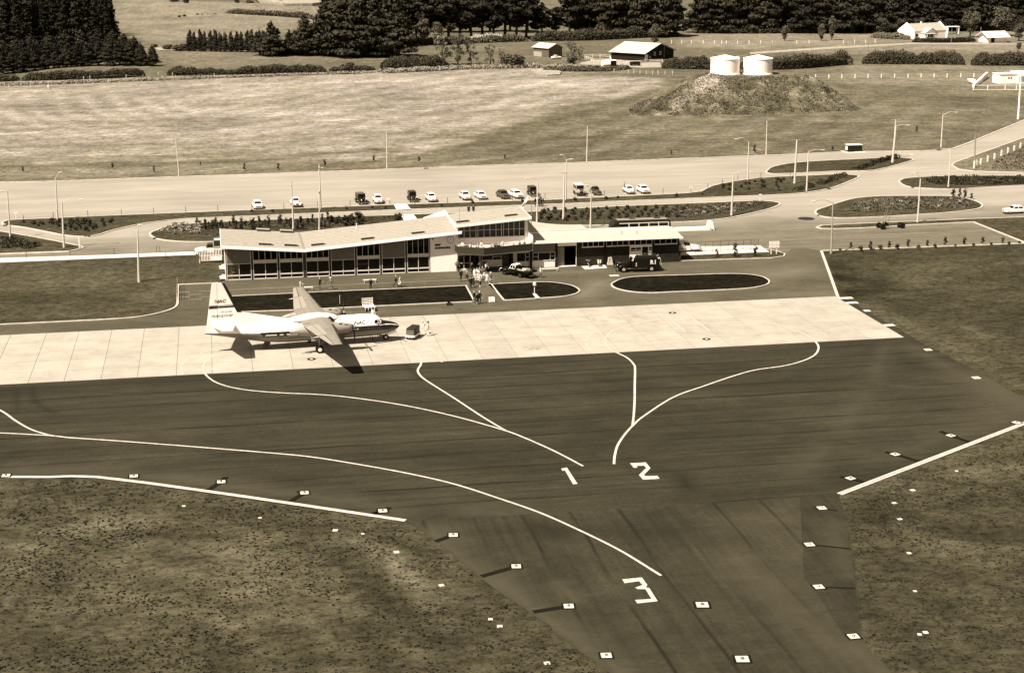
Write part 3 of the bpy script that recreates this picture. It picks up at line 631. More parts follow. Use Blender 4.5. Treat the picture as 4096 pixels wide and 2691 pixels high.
# ---------------------------------------------------------------- terminal building (facade in the plane y=0)
WALLW=mat('white_render',.88,.8,.2,.04,1.2); ROOFM=mat('roof_sheet',.30,.75,.2,.15,1.8); CORR=mat('corrugated_panel',.16,.7,.3,.15,2)
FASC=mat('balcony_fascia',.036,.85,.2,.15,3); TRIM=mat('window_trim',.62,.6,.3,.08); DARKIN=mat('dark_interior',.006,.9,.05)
def brickmat():
    m,t,b=newmat('dark_brick',.85,.2); tc=t.new('TexCoord')
    P=t.map(tc.outputs['Object'],rot=(R(90),0,0))
    bt=t.new('TexBrick'); bt.inputs['Scale'].default_value=4.3; bt.inputs['Color1'].default_value=S(.018); bt.inputs['Color2'].default_value=S(.010); bt.inputs['Mortar'].default_value=S(.03); bt.inputs['Mortar Size'].default_value=.018
    t.link(P,bt.inputs['Vector'])
    c=t.mul(bt.outputs[0],t.ramp(t.noise(tc.outputs['Object'],1.2,5,.7),[(.3,(.6,.6,.6,1)),(.7,(1.5,1.5,1.5,1))]))
    t.link(c,b.inputs['Base Color']); bn=t.new('Bump'); bn.inputs['Strength'].default_value=.5; t.link(bt.outputs['Fac'],bn.inputs['Height']); bn.invert=True; t.link(bn.outputs[0],b.inputs['Normal']); return m
BRICK=brickmat()
T=thing('terminal_building','long white-roofed airport terminal of glazed bays with white name wall, balcony and brick wing','building')
def roofz(x): return 5.42-(x+.55)*.0835 if x<11.43 else 4.42+(x-11.43)*.0796
def uroofz(x): return 7.2+(x-34.05)*.0749
E0=[-.55,11.43,34.8]
def roofslab(xs,zf,y0,y1,th,name,parent,m):
    q=MB(); up=[(x,zf(x)) for x in xs]; dn=[(x,zf(x)-th) for x in reversed(xs)]
    q.slabxz(dn[::-1]+up[::-1],y0,y1); return q.build(name,m,parent)
r1=roofslab(E0,roofz,-1.0,12.3,.14,'roof',T,ROOFM)
# standing joints of the roofing run down the slope
q=MB(); 
for i in range(1,12):
    y=-1+i*1.11
    q.slabxz([(x,roofz(x)+.004) for x in E0]+[(x,roofz(x)+.03) for x in E0[::-1]],y,y+.05)
q.build('roof_batten',ROOFM,r1)
q=MB()
q.slabxz([(x,roofz(x)-.30) for x in E0]+[(x,roofz(x)+.02) for x in E0[::-1]],-1.06,-1.003)
q.slabxz([(x,roofz(x)-.36) for x in E0]+[(x,roofz(x)-.20) for x in E0[::-1]],-1.18,-1.064)
q.box(-.62,-.555,-1.06,12.3,roofz(-.55)-.28,roofz(-.55)+.03); q.box(34.805,34.86,-1.06,-.02,roofz(34.8)-.28,roofz(34.8)+.03)
q.build('fascia',WALLW,T)
q=MB(); q.hexa([(11.30,-1.0,4.43),(11.56,-1.0,4.43),(11.56,12.3,4.43),(11.30,12.3,4.43)],[(11.30,-1.0,4.47),(11.56,-1.0,4.47),(11.56,12.3,4.47),(11.30,12.3,4.47)])
q.build('valley_gutter',MGREY,r1)
U0=[34.05,45.4]
r2=roofslab(U0,uroofz,-1.0,8.2,.14,'roof',T,ROOFM)
q=MB()
for i in range(1,8):
    y=-1+i*1.15; q.slabxz([(x,uroofz(x)+.004) for x in U0]+[(x,uroofz(x)+.03) for x in U0[::-1]],y,y+.05)
q.build('roof_batten',ROOFM,r2)
q=MB(); q.slabxz([(x,uroofz(x)-.34) for x in U0]+[(x,uroofz(x)+.02) for x in U0[::-1]],-1.06,-1.003)
q.box(45.405,45.47,-1.06,8.2,uroofz(45.4)-.34,uroofz(45.4)+.03); q.box(33.98,34.045,-1.06,8.2,uroofz(34.05)-.30,uroofz(34.05)+.03)
q.build('fascia',WALLW,T)
def onroof(px,py,zf):
    z=5
    for _ in range(20): p=at(px,py,z); z=zf(p.x)
    return p
vm=None
def vent(p,zf,sl):
    global vm
    if vm is None:
        q=MB(); q.box(-.95,.95,-.38,.38,-.05,.30,0); q.box(-1.0,1.0,-.44,.44,.30,.36,0); q.box(-.9,.9,-.40,-.384,.02,.26,1)
        vm=q.mesh('roof_vent',[ROOFM,DGREY],fix=True)
    o=bpy.data.objects.new('roof_vent',vm); C.objects.link(o); o.parent=T; o.location=p; o.rotation_euler=(0,-math.atan(sl),0)
for x,y in ((1060,979),(1162,983)): vent(onroof(x,y,roofz),roofz,-.0835)
for x,y in ((1051,924),(1145,929)): vent(onroof(x,y,roofz),roofz,-.0835)
for x,y in ((1270,980),(1469,956),(1670,933)): vent(onroof(x,y,roofz),roofz,.0796)
for x,y in ((1849,888),(2042,863)): vent(onroof(x,y,uroofz),uroofz,.0749)
# body walls
q=MB(); q.box(.0,34.0,11.7,11.9,0,3.9); 
q.slabxz([(0,3.9),(34,3.9),(34,roofz(34)-.16),(11.43,4.26),(0,roofz(0)-.16)],11.7,11.9)
q.build('back_wall',WALLW,T)
q=MB(); q.box(-.12,.0,.0,11.9,0,roofz(0)-.17); q.build('end_wall',WALLW,T)
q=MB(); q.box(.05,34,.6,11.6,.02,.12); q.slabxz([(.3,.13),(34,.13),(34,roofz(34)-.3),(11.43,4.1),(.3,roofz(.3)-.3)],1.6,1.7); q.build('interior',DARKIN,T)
q=MB(); q.box(-.05,30.2,.10,.5,-.1,.06); q.build('plinth',DGREY,T)
bx=[0,3.81,7.64,11.43,15.23,19.04,22.78,26.58,30.2]; kind='PWWWPWPW'
def corr(name,x0,x1,z0,zf,parent,pitch=.19,y=.0,m=None):
    q=MB(); n=int((x1-x0)/pitch*2); 
    for i in range(n):
        xa=x0+(x1-x0)*i/n; xb=x0+(x1-x0)*(i+1)/n; ya=y-(.045 if i%2 else 0); 
        q.hexa([(xa,ya,z0),(xb,ya,z0),(xb,y+.06,z0),(xa,y+.06,z0)],[(xa,ya,zf(xa)),(xb,ya,zf(xb)),(xb,y+.06,zf(xb)),(xa,y+.06,zf(xa))])
    return q.build(name,m or CORR,parent)
def pane(win,x0,x1,z0,z1a,z1b=None,y=.06,m=None):
    z1b=z1a if z1b is None else z1b; q=MB()
    q.hexa([(x0,y,z0),(x1,y,z0),(x1,y+.02,z0),(x0,y+.02,z0)],[(x0,y,z1a),(x1,y,z1b),(x1,y+.02,z1b),(x0,y+.02,z1a)])
    return q.build('pane',m or GLASS,win)
sof=lambda x: roofz(x)-.16
def clearglass():
    m=bpy.data.materials.new('clear_glass'); m.use_nodes=True; t=m.node_tree; t.nodes.clear()
    o=t.nodes.new('ShaderNodeOutputMaterial'); mx=t.nodes.new('ShaderNodeMixShader'); mx.inputs[0].default_value=.12
    a=t.nodes.new('ShaderNodeBsdfTransparent'); a.inputs[0].default_value=(.8,.78,.7,1); g=t.nodes.new('ShaderNodeBsdfGlossy'); g.inputs['Roughness'].default_value=.05
    t.links.new(a.outputs[0],mx.inputs[1]); t.links.new(g.outputs[0],mx.inputs[2]); t.links.new(mx.outputs[0],o.inputs[0]); return m
CLG=clearglass()
for i in range(8):
    a,b=bx[i]+.14,bx[i+1]-.14
    if i==2: b-=.05
    if i==3: a+=.12
    f=MB()   # window frame of the whole bay
    f.box(a,a+.07,-.03,.09,.06,sof(a)-.01); f.box(b-.07,b,-.03,.09,.06,sof(b)-.01)
    f.box(a+.07,b-.07,-.05,.09,.05,.17); f.box(a+.07,b-.07,-.04,.09,.63,.79)
    f.box(a+.07,b-.07,-.04,.09,2.42,2.49)
    mx=(a+b)/2; f.box(mx-.035,mx+.035,-.035,.09,.17,2.42)
    if kind[i]=='W':
        for k in (1,2,3):
            x=a+(b-a)*k/4; f.box(x-.028,x+.028,-.035,.09,2.93,sof(x)-.01)
    w=f.build('window',TRIM,T)
    for k,(xa,xb) in enumerate(((a+.07,mx-.035),(mx+.035,b-.07))):
        pane(w,xa,xb,.17,.63,m=CLG if i==0 and k==0 else None); pane(w,xa,xb,.79,2.42,m=CLG if i==0 and k==0 else None)
    if kind[i]=='W':
        q=MB(); q.box(a+.07,b-.07,-.02,.09,2.49,2.93); q.build('spandrel',OFFW,w)
        for k in range(4):
            xa=a+(b-a)*k/4+.028; xb=a+(b-a)*(k+1)/4-.028
            if k==0: xa=a+.07
            if k==3: xb=b-.07
            pane(w,xa,xb,2.93,sof(xa)-.01,sof(xb)-.01)
    else: corr('corrugated_panel',a+.07,b-.07,2.49,lambda x: sof(x)-.01,T)
for i in range(9):
    x=bx[i]; w=.07 if i not in (3,) else .20
    x0,x1=(x-w,x+w)
    if i==0: x0,x1=0.02,.13
    if i==8: x0,x1=x-.13,x-.02
    if i==3: x0,x1=11.43-.17,11.43+.23
    q=MB(); q.slabxz([(x0,.02),(x1,.02),(x1,sof(x1)-.01),(x0,sof(x0)-.01)],.0 if i!=3 else -.1,.2); q.build('column',DGREY,T)
# the stair seen behind the first panes
stq=thing('tmp','','') ; bpy.data.objects.remove(stq)
stair=MB().box(.5,.6,.5,.62,.1,2.4).build('stair',OFFW,T)
for k in range(8):
    q=MB(); x=.28+(.32 if k%2 else 0); q.box(x,x+.62,.28,.9,.30+k*.27,.38+k*.27); q.build('tread',WALLW,stair)
# projecting landings on the end wall
for z in (.25,1.75):
    q=MB(); q.box(-.95,-.125,.15,1.0,z,z+.32); q.box(-.6,-.125,.15,1.0,z+.32,z+.5); q.build('end_ledge',WALLW,T)
# white name wall
NW=MB(); NW.slabxz([(30.2,.0),(34.3,.0),(34.3,sof(34.3)),(30.2,sof(30.2))],-.12,.3); NW=NW.build('name_wall',WALLW,T)
def letters(txt,x0,zc,h,parent,y,width=None,bold=.02,shear=.25,m=None):
    me=text_mesh(txt,h/.70,shear,bold,1,'LEFT'); v=np.array([p.co[:] for p in me.vertices]); mn,mx=v.min(0),v.max(0)
    sx=(width/(mx[0]-mn[0])) if width else 1
    for p in me.vertices: p.co=((p.co[0]-mn[0])*sx,0,p.co[1]-(mn[1]+mx[1])/2)
    me.materials.append(m or BLK); me.name='lettering'
    # give the letters thickness
    bm=bmesh.new(); bm.from_mesh(me); r=bmesh.ops.extrude_face_region(bm,geom=bm.faces[:]); bmesh.ops.translate(bm,verts=[e for e in r['geom'] if isinstance(e,bmesh.types.BMVert)],vec=(0,.03,0)); bmesh.ops.recalc_face_normals(bm,faces=bm.faces); bm.to_mesh(me); bm.free()
    o=bpy.data.objects.new('lettering',me); C.objects.link(o); o.parent=parent; o.location=(x0,y,zc); return o
letters('NEW',30.85,4.17,.24,NW,-.16,.98,.035)
letters('PLYMOUTH',30.85,3.70,.24,NW,-.16,2.4,.035)
ck=MB()
for k in range(12):
    a=math.pi*2*k/12; c=(33.25+.52*math.sin(a),4.89+.52*math.cos(a)); dx,dz=math.sin(a)*.09,math.cos(a)*.09; px,pz=math.cos(a)*.04,-math.sin(a)*.04
    ck.slabxz([(c[0]-dx-px,c[1]-dz-pz),(c[0]-dx+px,c[1]-dz+pz),(c[0]+dx+px,c[1]+dz+pz),(c[0]+dx-px,c[1]+dz-pz)],-.17,-.125)
ck=ck.build('clock',BLK,NW)
q=MB(); q.tube([(33.25,-.18,4.89),(33.33,-.18,5.2)],.018); q.tube([(33.25,-.18,4.89),(33.12,-.18,4.72)],.022); q.ball((33.25,-.17,4.89),.05); q.build('clock_hand',BLK,NW)
q=MB(); q.tube([(30.55,-.12,5.2),(30.55,-.35,5.15)],.07); q.ball((30.55,-.38,5.12),.1); q.build('wall_light',DGREY,NW)
# upper lounge
us=lambda x: uroofz(x)-.16
f=MB(); xs_=[34.45,35.35,36.25,37.15,37.45,38.37,39.3,40.22,41.05,41.35,42.15,42.98,43.8,44.62]
for x in xs_: f.box(x-.035,x+.035,-.03,.09,5.04,us(x)-.01)
f.box(34.45,44.62,-.045,.09,5.0,5.09); f.box(34.485,44.585,-.04,.09,6.13,6.19)
LW=f.build('window',TRIM,T)
for i in range(13):
    a,b=xs_[i]+.035,xs_[i+1]-.035
    if i in (3,8): q=MB(); q.box(a,b,-.02,.1,5.09,us(a)-.02); q.build('mullion',BLK,T); continue
    pane(LW,a,b,5.09,6.13); pane(LW,a,b,6.19,us(a)-.01,us(b)-.01)
q=MB(); q.box(34.3,44.66,.02,.25,2.6,5.0); q.box(34.38,34.41,.0,.25,5.0,us(34.4)-.01)
q.slabxz([(44.66,2.6),(45.1,2.6),(45.1,us(45.1)),(44.66,us(44.66))],-.1,.25)
for x in (37.3,41.2): q.box(x-.12,x+.12,-.06,.018,3.1,4.99)
q.build('upper_wall',WALLW,T)
q=MB(); q.slabxz([(45.1,2.6),(45.1,us(45.1)),(45.0,us(45.0)),(45.0,2.6)],.26,8.0); q.slabxz([(34.3,2.6),(45.0,2.6),(45.0,us(45)),(34.3,us(34.3))],7.8,8.0)
q.hexa([(34.32,.3,2.6),(34.45,.3,2.6),(34.45,7.8,2.6),(34.32,7.8,2.6)],[(34.32,.3,us(34.3)),(34.45,.3,us(34.4)),(34.45,7.8,us(34.4)),(34.32,7.8,us(34.3))])
q.build('side_wall',WALLW,T)
q=MB(); q.hexa([(45.12,-1.0,2.9),(45.72,-1.0,2.9),(45.72,-.2,2.9),(45.12,-.2,2.9)],[(45.12,-1.0,4.9),(45.72,-1.0,4.9),(45.72,-.2,5.2),(45.12,-.2,5.9)])
q.build('wing_wall',WALLW,T)
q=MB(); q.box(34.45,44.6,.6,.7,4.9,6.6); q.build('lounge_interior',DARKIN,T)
# balcony
BP=[(34.05,-1.0),(37.9,-3.0),(45.6,-1.0),(45.6,-.02),(34.05,-.02)]
q=MB(); q.prism(BP,2.85,3.05); bal=q.build('balcony_floor',PAVE,T)
for (a,b) in ((BP[0],BP[1]),(BP[1],BP[2])):
    d=(Vector(b)-Vector(a)).normalized(); nn=Vector((d.y,-d.x))*.10
    A,B=Vector(a),Vector(b)
    if a==BP[0]: B2=B+nn*1.0
    q=MB(); q.hexa([(A.x+nn.x,A.y+nn.y,3.0),(B.x+nn.x,B.y+nn.y,3.0),(B.x,B.y,3.0),(A.x,A.y,3.0)],[(A.x+nn.x,A.y+nn.y,4.05),(B.x+nn.x,B.y+nn.y,4.05),(B.x,B.y,4.05),(A.x,A.y,4.05)])
    q.build('balcony_fascia',FASC,bal)
q=MB(); q.box(34.0,34.1,-1.05,.0,3.0,4.05); q.build('balcony_fascia',FASC,bal)
q=MB()
def rail(pts,z,r=.022,m=0): q.tube([(p[0],p[1],z) for p in pts],r,5,m)
rail([(34.05,-1.02),(37.9,-3.02)],4.35); rail([(37.9,-3.02),(45.6,-1.02)],4.35)
for a,b,n in ((BP[0],BP[1],4),(BP[1],BP[2],8)):
    for k in range(n+1):
        t_=k/n; x=a[0]+(b[0]-a[0])*t_; y=a[1]+(b[1]-a[1])*t_; q.tube([(x,y,4.05),(x,y,4.36)],.018,4)
q.build('balcony_railing',TRIM,bal)
for x0,x1 in ((35.6,37.4),(37.5,39.4),(39.5,40.9),(41.0,42.9)):
    q=MB(); q.tube([(x0,-.75,3.05),(x0,-.75,4.02),(x0+.12,-.75,4.12),(x1-.12,-.75,4.12),(x1,-.75,4.02),(x1,-.75,3.05)],.04,6); q.build('bench_rail',BLK,bal)
q=MB(); q.box(35.6,43,-.7,-.3,3.45,3.5); [q.box(x,x+.06,-.68,-.32,3.05,3.45) for x in (35.8,37.8,39.8,42.6)]; q.build('balcony_bench',OFFW,bal)
# ground floor under the balcony
q=MB(); q.box(34.32,45.6,.0,.2,2.45,2.84); q.box(37.9,41.15,.0,.2,.45,1.5); q.box(42.85,43.35,.0,.2,.3,2.45); q.box(43.35,45.4,.0,.2,.3,1.05); q.build('ground_wall',OFFW,T)
q=MB(); q.box(37.9,41.15,.02,.2,.0,.44); q.box(42.85,45.4,.02,.2,0,.29); q.box(41.2,42.3,.04,.2,0,2.44); q.build('dark_wall_panel',DGREY,T)
for x in (42.55,45.55):
    q=MB(); q.box(x-.17,x+.17,-.35,-.02,0,2.84); q.build('pillar',BLK,T)
q=MB(); q.box(37.55,37.85,-.4,-.1,0,2.84); q.build('pillar',MGREY,T)
def windowset(xs_,z0,z1,mids=(),name='window',y=.0,sill=True,trim=None):
    f=MB()
    for x in xs_: f.box(x-.03,x+.03,y-.03,y+.09,z0,z1)
    f.box(xs_[0]+.03,xs_[-1]-.03,y-.03,y+.09,z1-.05,z1); f.box(xs_[0]+.03,xs_[-1]-.03,y-.05,y+.09,z0-.02,z0+.05)
    for (i,zm) in mids: f.box(xs_[i]+.03,xs_[i+1]-.03,y-.025,y+.09,zm-.025,zm+.025)
    w=f.build(name,trim or TRIM,T)
    for i in range(len(xs_)-1): pane(w,xs_[i]+.03,xs_[i+1]-.03,z0+.05,z1-.05,y=y+.05)
    return w
windowset([34.4,35.3,36.25],.32,2.45,((0,1.2),(1,1.2)))
q=MB(); q.box(36.3,37.5,.08,.12,0.02,2.44); q.build('door',GLASS,T)
windowset([38.1,39.7,41.0],1.5,2.45,((1,2.0),)); windowset([43.4,44.75,45.35],1.05,2.45,((1,1.75),))
q=MB(); q.box(34.3,36.3,-.12,.0,.0,.3); q.box(34.3,36.3,.0,.15,.0,.3); q.build('step',PAVE,T)
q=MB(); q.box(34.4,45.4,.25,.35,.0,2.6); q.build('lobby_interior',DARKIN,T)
# corrugated bay, van entrance, brick wing
q=MB(); q.box(45.75,49.35,.02,.22,.0,1.08); q.build('bay_wall',WALLW,T)
corr('corrugated_panel',45.75,49.33,2.38,lambda x:3.85,T,y=.0)
windowset([45.9,46.75,48.6,49.35],1.10,2.36,((0,1.75),(2,1.75)))
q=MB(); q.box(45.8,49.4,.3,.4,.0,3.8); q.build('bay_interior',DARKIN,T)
BW=MB(); BW.box(49.37,49.74,-.05,.6,0,3.9); BW.box(52.7,53.55,0,.6,0,3.9)
BW.box(53.55,61.05,0,.25,0,2.9); BW.box(64.72,68.95,0,.25,0,2.9); BW.box(68.7,68.95,.25,7.2,0,3.9); BW.box(52.7,68.7,6.95,7.2,0,3.9); BW.box(68.62,68.95,0,.25,2.9,3.9)
BW.box(61.05,64.72,.2,.4,0,2.9); BW.box(45.8,52.7,7.0,7.2,0,3.9)
bw_=BW.build('brick_wall',BRICK,T)
for x in (57.17,64.8):
    q=MB(); q.box(x-.17,x+.17,-.12,.0,0,3.95); q.build('brick_pier',BLK,T)
q=MB(); q.box(49.74,52.7,-.04,.1,3.22,3.95); q.build('lintel_board',WALLW,T)
q=MB(); q.box(49.8,50.9,.5,.6,0,3.0); q.build('garage_shutter',MGREY,T)
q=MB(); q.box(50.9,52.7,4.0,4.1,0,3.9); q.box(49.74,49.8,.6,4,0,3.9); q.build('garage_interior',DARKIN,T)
q=MB(); q.box(52.62,52.69,-.02,.05,0,3.2); q.box(49.75,52.62,-.03,.5,0.0,.06); q.build('garage_frame',WALLW,T)
def strip(x0,x1,n): windowset([x0+(x1-x0)*k/n for k in range(n+1)],2.95,3.86)
strip(53.65,56.95,4); strip(57.4,60.85,4); strip(61.0,64.6,4); strip(65.0,68.6,4)
q=MB()
for a,b in ((53.5,56.98),(57.36,64.6),(65.0,68.66)): q.box(a,b,-.09,.0,2.86,2.925)
q.build('sill',WALLW,T)
q=MB(); q.box(61.08,63.0,-.03,.15,0,1.93); q.box(61.08,64.68,-.03,.15,2.62,2.85); q.box(64.05,64.68,-.03,.15,0,1.93); q.box(61.08,61.2,-.03,.15,1.93,2.62); q.box(62.9,63.0,-.03,.15,1.93,2.62); q.box(64.6,64.68,-.03,.15,1.93,2.62)
du=q.build('white_infill',WALLW,T)
windowset([61.22,62.05,62.88],1.95,2.6,((0,2.2),(1,2.2)),trim=WALLW); windowset([64.08,64.6],1.95,2.6,((0,2.2),),trim=WALLW)
q=MB(); q.box(63.05,64.0,.0,.06,0.03,2.1); dr_=q.build('door',BLK,T)
q=MB(); q.box(63.05,64.0,.0,.06,2.15,2.58); q.build('transom_pane',GLASS,T)
q=MB(); q.box(63.0,63.05,-.03,.15,0,2.62); q.box(64.0,64.05,-.03,.15,0,2.62); q.build('door_frame',WALLW,T)
q=MB(); q.box(63.85,63.9,-.05,.0,1.0,1.12); q.build('handle',CHROME,dr_)
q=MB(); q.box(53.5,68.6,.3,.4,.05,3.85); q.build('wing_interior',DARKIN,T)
# corrugated low roof with its front gutter
def corroof(name,x0,x1,y0,z0,y1,z1,pitch=.30,amp=.03):
    q=MB(); n=int((x1-x0)/pitch*2); 
    vs=[]
    for i in range(n+1):
        x=x0+(x1-x0)*i/n; k=(amp if i%2 else 0)
        vs+= [(x,y0,z0+k),(x,y1,z1+k),(x,y0,z0-.09),(x,y1,z1-.09)]
    fs=[]
    for i in range(n):
        a=4*i; fs+=[(a,a+4,a+5,a+1),(a+2,a+3,a+7,a+6),(a,a+2,a+6,a+4),(a+1,a+5,a+7,a+3)]
    fs+=[(0,1,3,2),(4*n,4*n+2,4*n+3,4*n+1)]
    q.add(vs,fs); return q.build(name,ROOFC,T)
ROOFC=mat('white_corrugated_roof',.38,.6,.3,.1,1.5)
corroof('low_roof',45.75,69.25,-.75,4.06,3.6,4.62)
corroof('low_roof',45.75,69.15,3.62,4.74,7.4,4.3)
q=MB(); q.box(45.75,69.3,-.86,-.76,3.9,4.1); q.box(69.26,69.33,-.8,7.4,3.86,4.06); q.build('gutter',WALLW,T)
q=MB(); q.slabxz([(69.12,3.9),(69.2,3.9),(69.2,4.05),(69.12,4.05)],-.7,7.3); q.slabxz([(45.8,3.87),(68.95,3.87),(68.95,3.97),(45.8,3.97)],-.72,-.05); q.build('eave_soffit',WALLW,T)
q=MB(); q.box(45.78,68.9,3.55,3.64,4.45,4.77); q.build('ridge_upstand',WALLW,T)
# swept canopy where the low roof climbs to the tower block
q=MB(); n=16
for j,(yy,amp) in enumerate(((3.7,.0),(8.5,1.35))):
    pass
secs=[]
for i in range(n*3+1):
    t_=i/(n*3); x=45.5+10*t_; lift=(1-t_)**2.2*1.3; k=.03 if i%2 else 0
    secs.append([(x,3.7,4.85+k),(x,8.6,4.75+lift+k),(x,8.6,4.65+lift),(x,3.7,4.72)])
q.loft(secs); q.build('swept_roof',ROOFC,T)
q=MB()
for x in (60.2,62.6): q.tube([(x,1.5,4.3),(x,1.5,4.95)],.05,6)
q.build('roof_pipe',MGREY,T)
q=MB(); q.tube([(20.2,10.5,4.9),(20.2,10.5,5.75)],.06,6); q.tube([(20.2,10.5,5.75),(20.2,10.5,5.83)],.1,6); q.build('roof_pipe',WALLW,T)
# porch canopies and kerb walls behind
p=at(1830,850,5.4)
q=MB(); q.hexa([(31.5,13.5,5.0),(35.0,13.5,6.0),(35.0,17,6.0),(31.5,17,5.0)],[(31.5,13.5,5.15),(35.0,13.5,6.25),(35.0,17,6.25),(31.5,17,5.15)]); cn=q.build('porch_canopy',WALLW,T)
q=MB(); [q.tube([(x,y,0),(x,y,z)],.09,8) for x,y,z in ((31.8,13.8,5.0),(34.7,13.8,5.9),(34.7,16.7,5.9),(31.8,16.7,5.0))]; q.build('canopy_post',WALLW,T)
a=at(2700,924); b=at(2840,917)
t_=thing('walkway_slab','low white concrete walkway behind the brick wing with an upturned end wall','walkway',(a.x,a.y,0))
q=MB(); q.box(-2,b.x-a.x,-.6,.9,0,.45); q.build('slab',WALLW,t_); q=MB(); q.hexa([(b.x-a.x-.5,-.7,.45),(b.x-a.x+.5,-.7,0),(b.x-a.x+.5,.9,0),(b.x-a.x-.5,.9,.45)],[(b.x-a.x-.35,-.7,1.45),(b.x-a.x+.1,-.7,1.45),(b.x-a.x+.1,.9,1.45),(b.x-a.x-.35,.9,1.45)]); q.build('end_wall',WALLW,t_)
# white slatted gate at the terminal's left
g0=at(800,1052); g1=at(888,1049)
t_=thing('slatted_gate','white slatted gate closing the gap left of the terminal','gate',tuple(g0)); L=(g1-g0).length
for k in range(15):
    q=MB(); x=L*k/14; q.box(x-.05,x+.05,-.02,.02,.35,2.1); q.build('slat',WALLW,t_)
q=MB(); q.box(-.05,L+.05,.03,.07,2.02,2.12); q.box(-.05,L+.05,.03,.07,1.1,1.2); q.box(-.05,L+.05,.03,.07,.28,.4); q.box(-.1,-.0,-.05,.08,0,2.15); q.box(L*.52,L,-.1,-.03,.35,.9); q.build('gate_frame',WALLW,t_)
q=MB(); q.tube([(-.1,-.03,1.2),(-1.1,-1.1,0)],.04,6); q.build('prop_strut',DWOOD,t_)
# ---------------------------------------------------------------- airliner
AC=thing('airliner','white twin-propeller high-wing airliner with dark nose and cheatline parked on the apron','airliner',(10.31,-38.57,.068),R(5.2)); AC.scale=(1.03,)*3
ACW=mat('aircraft_white',.83,.38,.5,.03,.6); ACS=mat('aircraft_silver',.14,.38,.5,.14,1.3); ACB=mat('aircraft_black',.010,.3,.5,.1)
ACG=mat('aircraft_grey',.20,.5,.4,.13,1.6)
ST=[(10.40,1.62,1.70,.04),(10.33,1.50,1.84,.18),(10.1,1.33,2.02,.36),(9.7,1.14,2.2,.6),(9.2,.98,2.34,.80),(8.7,.88,2.44,.96),(8.35,.83,2.52,1.04),(8.15,.80,2.72,1.09),(7.95,.78,2.95,1.13),(7.65,.75,3.16,1.18),(7.2,.72,3.33,1.25),(6.6,.69,3.42,1.31),(5.8,.67,3.44,1.35),(0,.66,3.44,1.35),(-3.0,.66,3.44,1.35),(-4.5,.74,3.43,1.32),(-6,.92,3.40,1.22),(-7.5,1.19,3.34,1.06),(-9,1.50,3.22,.84),(-10.5,1.82,3.06,.58),(-11.8,2.08,2.86,.34),(-12.7,2.26,2.62,.15),(-13.05,2.34,2.45,.04)]
SX_=[s[0] for s in ST][::-1]
def fus(x):
    f=lambda k: float(np.interp(x,SX_,[s[k] for s in ST][::-1])); return f(1),f(2),f(3)
def halfw(x,z):
    zb,zt,w=fus(x); c=(zb+zt)/2; r=(zt-zb)/2; k=max(0,1-((z-c)/r)**2); return w*math.sqrt(k)
def zt_(x): return float(np.interp(x,[-13,-6.6,-6.5,6.5,8.2,9.4,10.1,10.4],[2.46,2.20,2.30,2.28,2.19,2.06,1.86,1.72]))
def zb_(x): return float(np.interp(x,[-13,-6.6,-6.5,-6.2,6.0,8.2,9.4,10.1,10.4],[2.42,2.13,2.10,1.72,1.68,1.56,1.47,1.44,1.6]))
def livery(x,z):
    if x>-6.5:
        if zb_(x)<=z<=zt_(x): return 1
        if x>6.9 and zt_(x)<z<=zt_(x)+.06: return 0
        if x>8.05 and z>zt_(x): return 1
        if x>7.1 and zt_(x)+.06<z<2.42 and z<zt_(x)+.06+(x-7.1)*.3: return 1
        return 0 if z>zt_(x) else 2
    return 0 if z>zt_(x) else (1 if z>zb_(x) else 2)
q=MB(); xsF=list(np.arange(-13.05,10.41,.12))+[10.40]; NR=72; secs=[]
for x in xsF:
    zb,zt,w=fus(x); c=(zb+zt)/2; r=(zt-zb)/2
    secs.append([(x,w*math.cos(2*math.pi*j/NR),c+r*math.sin(2*math.pi*j/NR)) for j in range(NR)])
# move rings' vertices onto the paint lines so the cheatline edges are crisp
for s_ in secs:
    x=s_[0][0]
    for line_ in (zt_(x),zb_(x)):
        zb,zt,w=fus(x); c=(zb+zt)/2; r=(zt-zb)/2
        if not zb<line_<zt: continue
        for side in (1,-1):
            cand=[j for j in range(NR) if s_[j][1]*side>0]; j=min(cand,key=lambda k:abs(s_[k][2]-line_))
            s_[j]=(x,side*halfw(x,line_),line_)
q.loft(secs)
for k,f in enumerate(q.f):
    c=[sum(q.v[i][d] for i in f)/len(f) for d in range(3)]; q.m[k]=livery(c[0],c[2])
FUS=q.build('fuselage',[ACW,ACB,ACS],AC,smooth=True)
def side(xa,za,off=.012,s=-1): return (xa,s*(halfw(xa,za)+off),za)
def decal(name,poly,m,parent=None,off=.014,s=-1,n=8):
    """painted panel that follows the fuselage side: poly is 4 x,z corners"""
    (a,b,c,d)=poly; q=MB(); vs=[]
    for i in range(n+1):
        for j in range(3):
            u=i/n; v=j/2; x=(a[0]*(1-u)+b[0]*u)*(1-v)+(d[0]*(1-u)+c[0]*u)*v; z=(a[1]*(1-u)+b[1]*u)*(1-v)+(d[1]*(1-u)+c[1]*u)*v
            vs.append(side(x,z,off,s))
    fs=[(i*3+j,(i+1)*3+j,(i+1)*3+j+1,i*3+j+1) for i in range(n) for j in range(2)]
    q.add(vs,fs); return q.build(name,m,parent or FUS,fix=False)
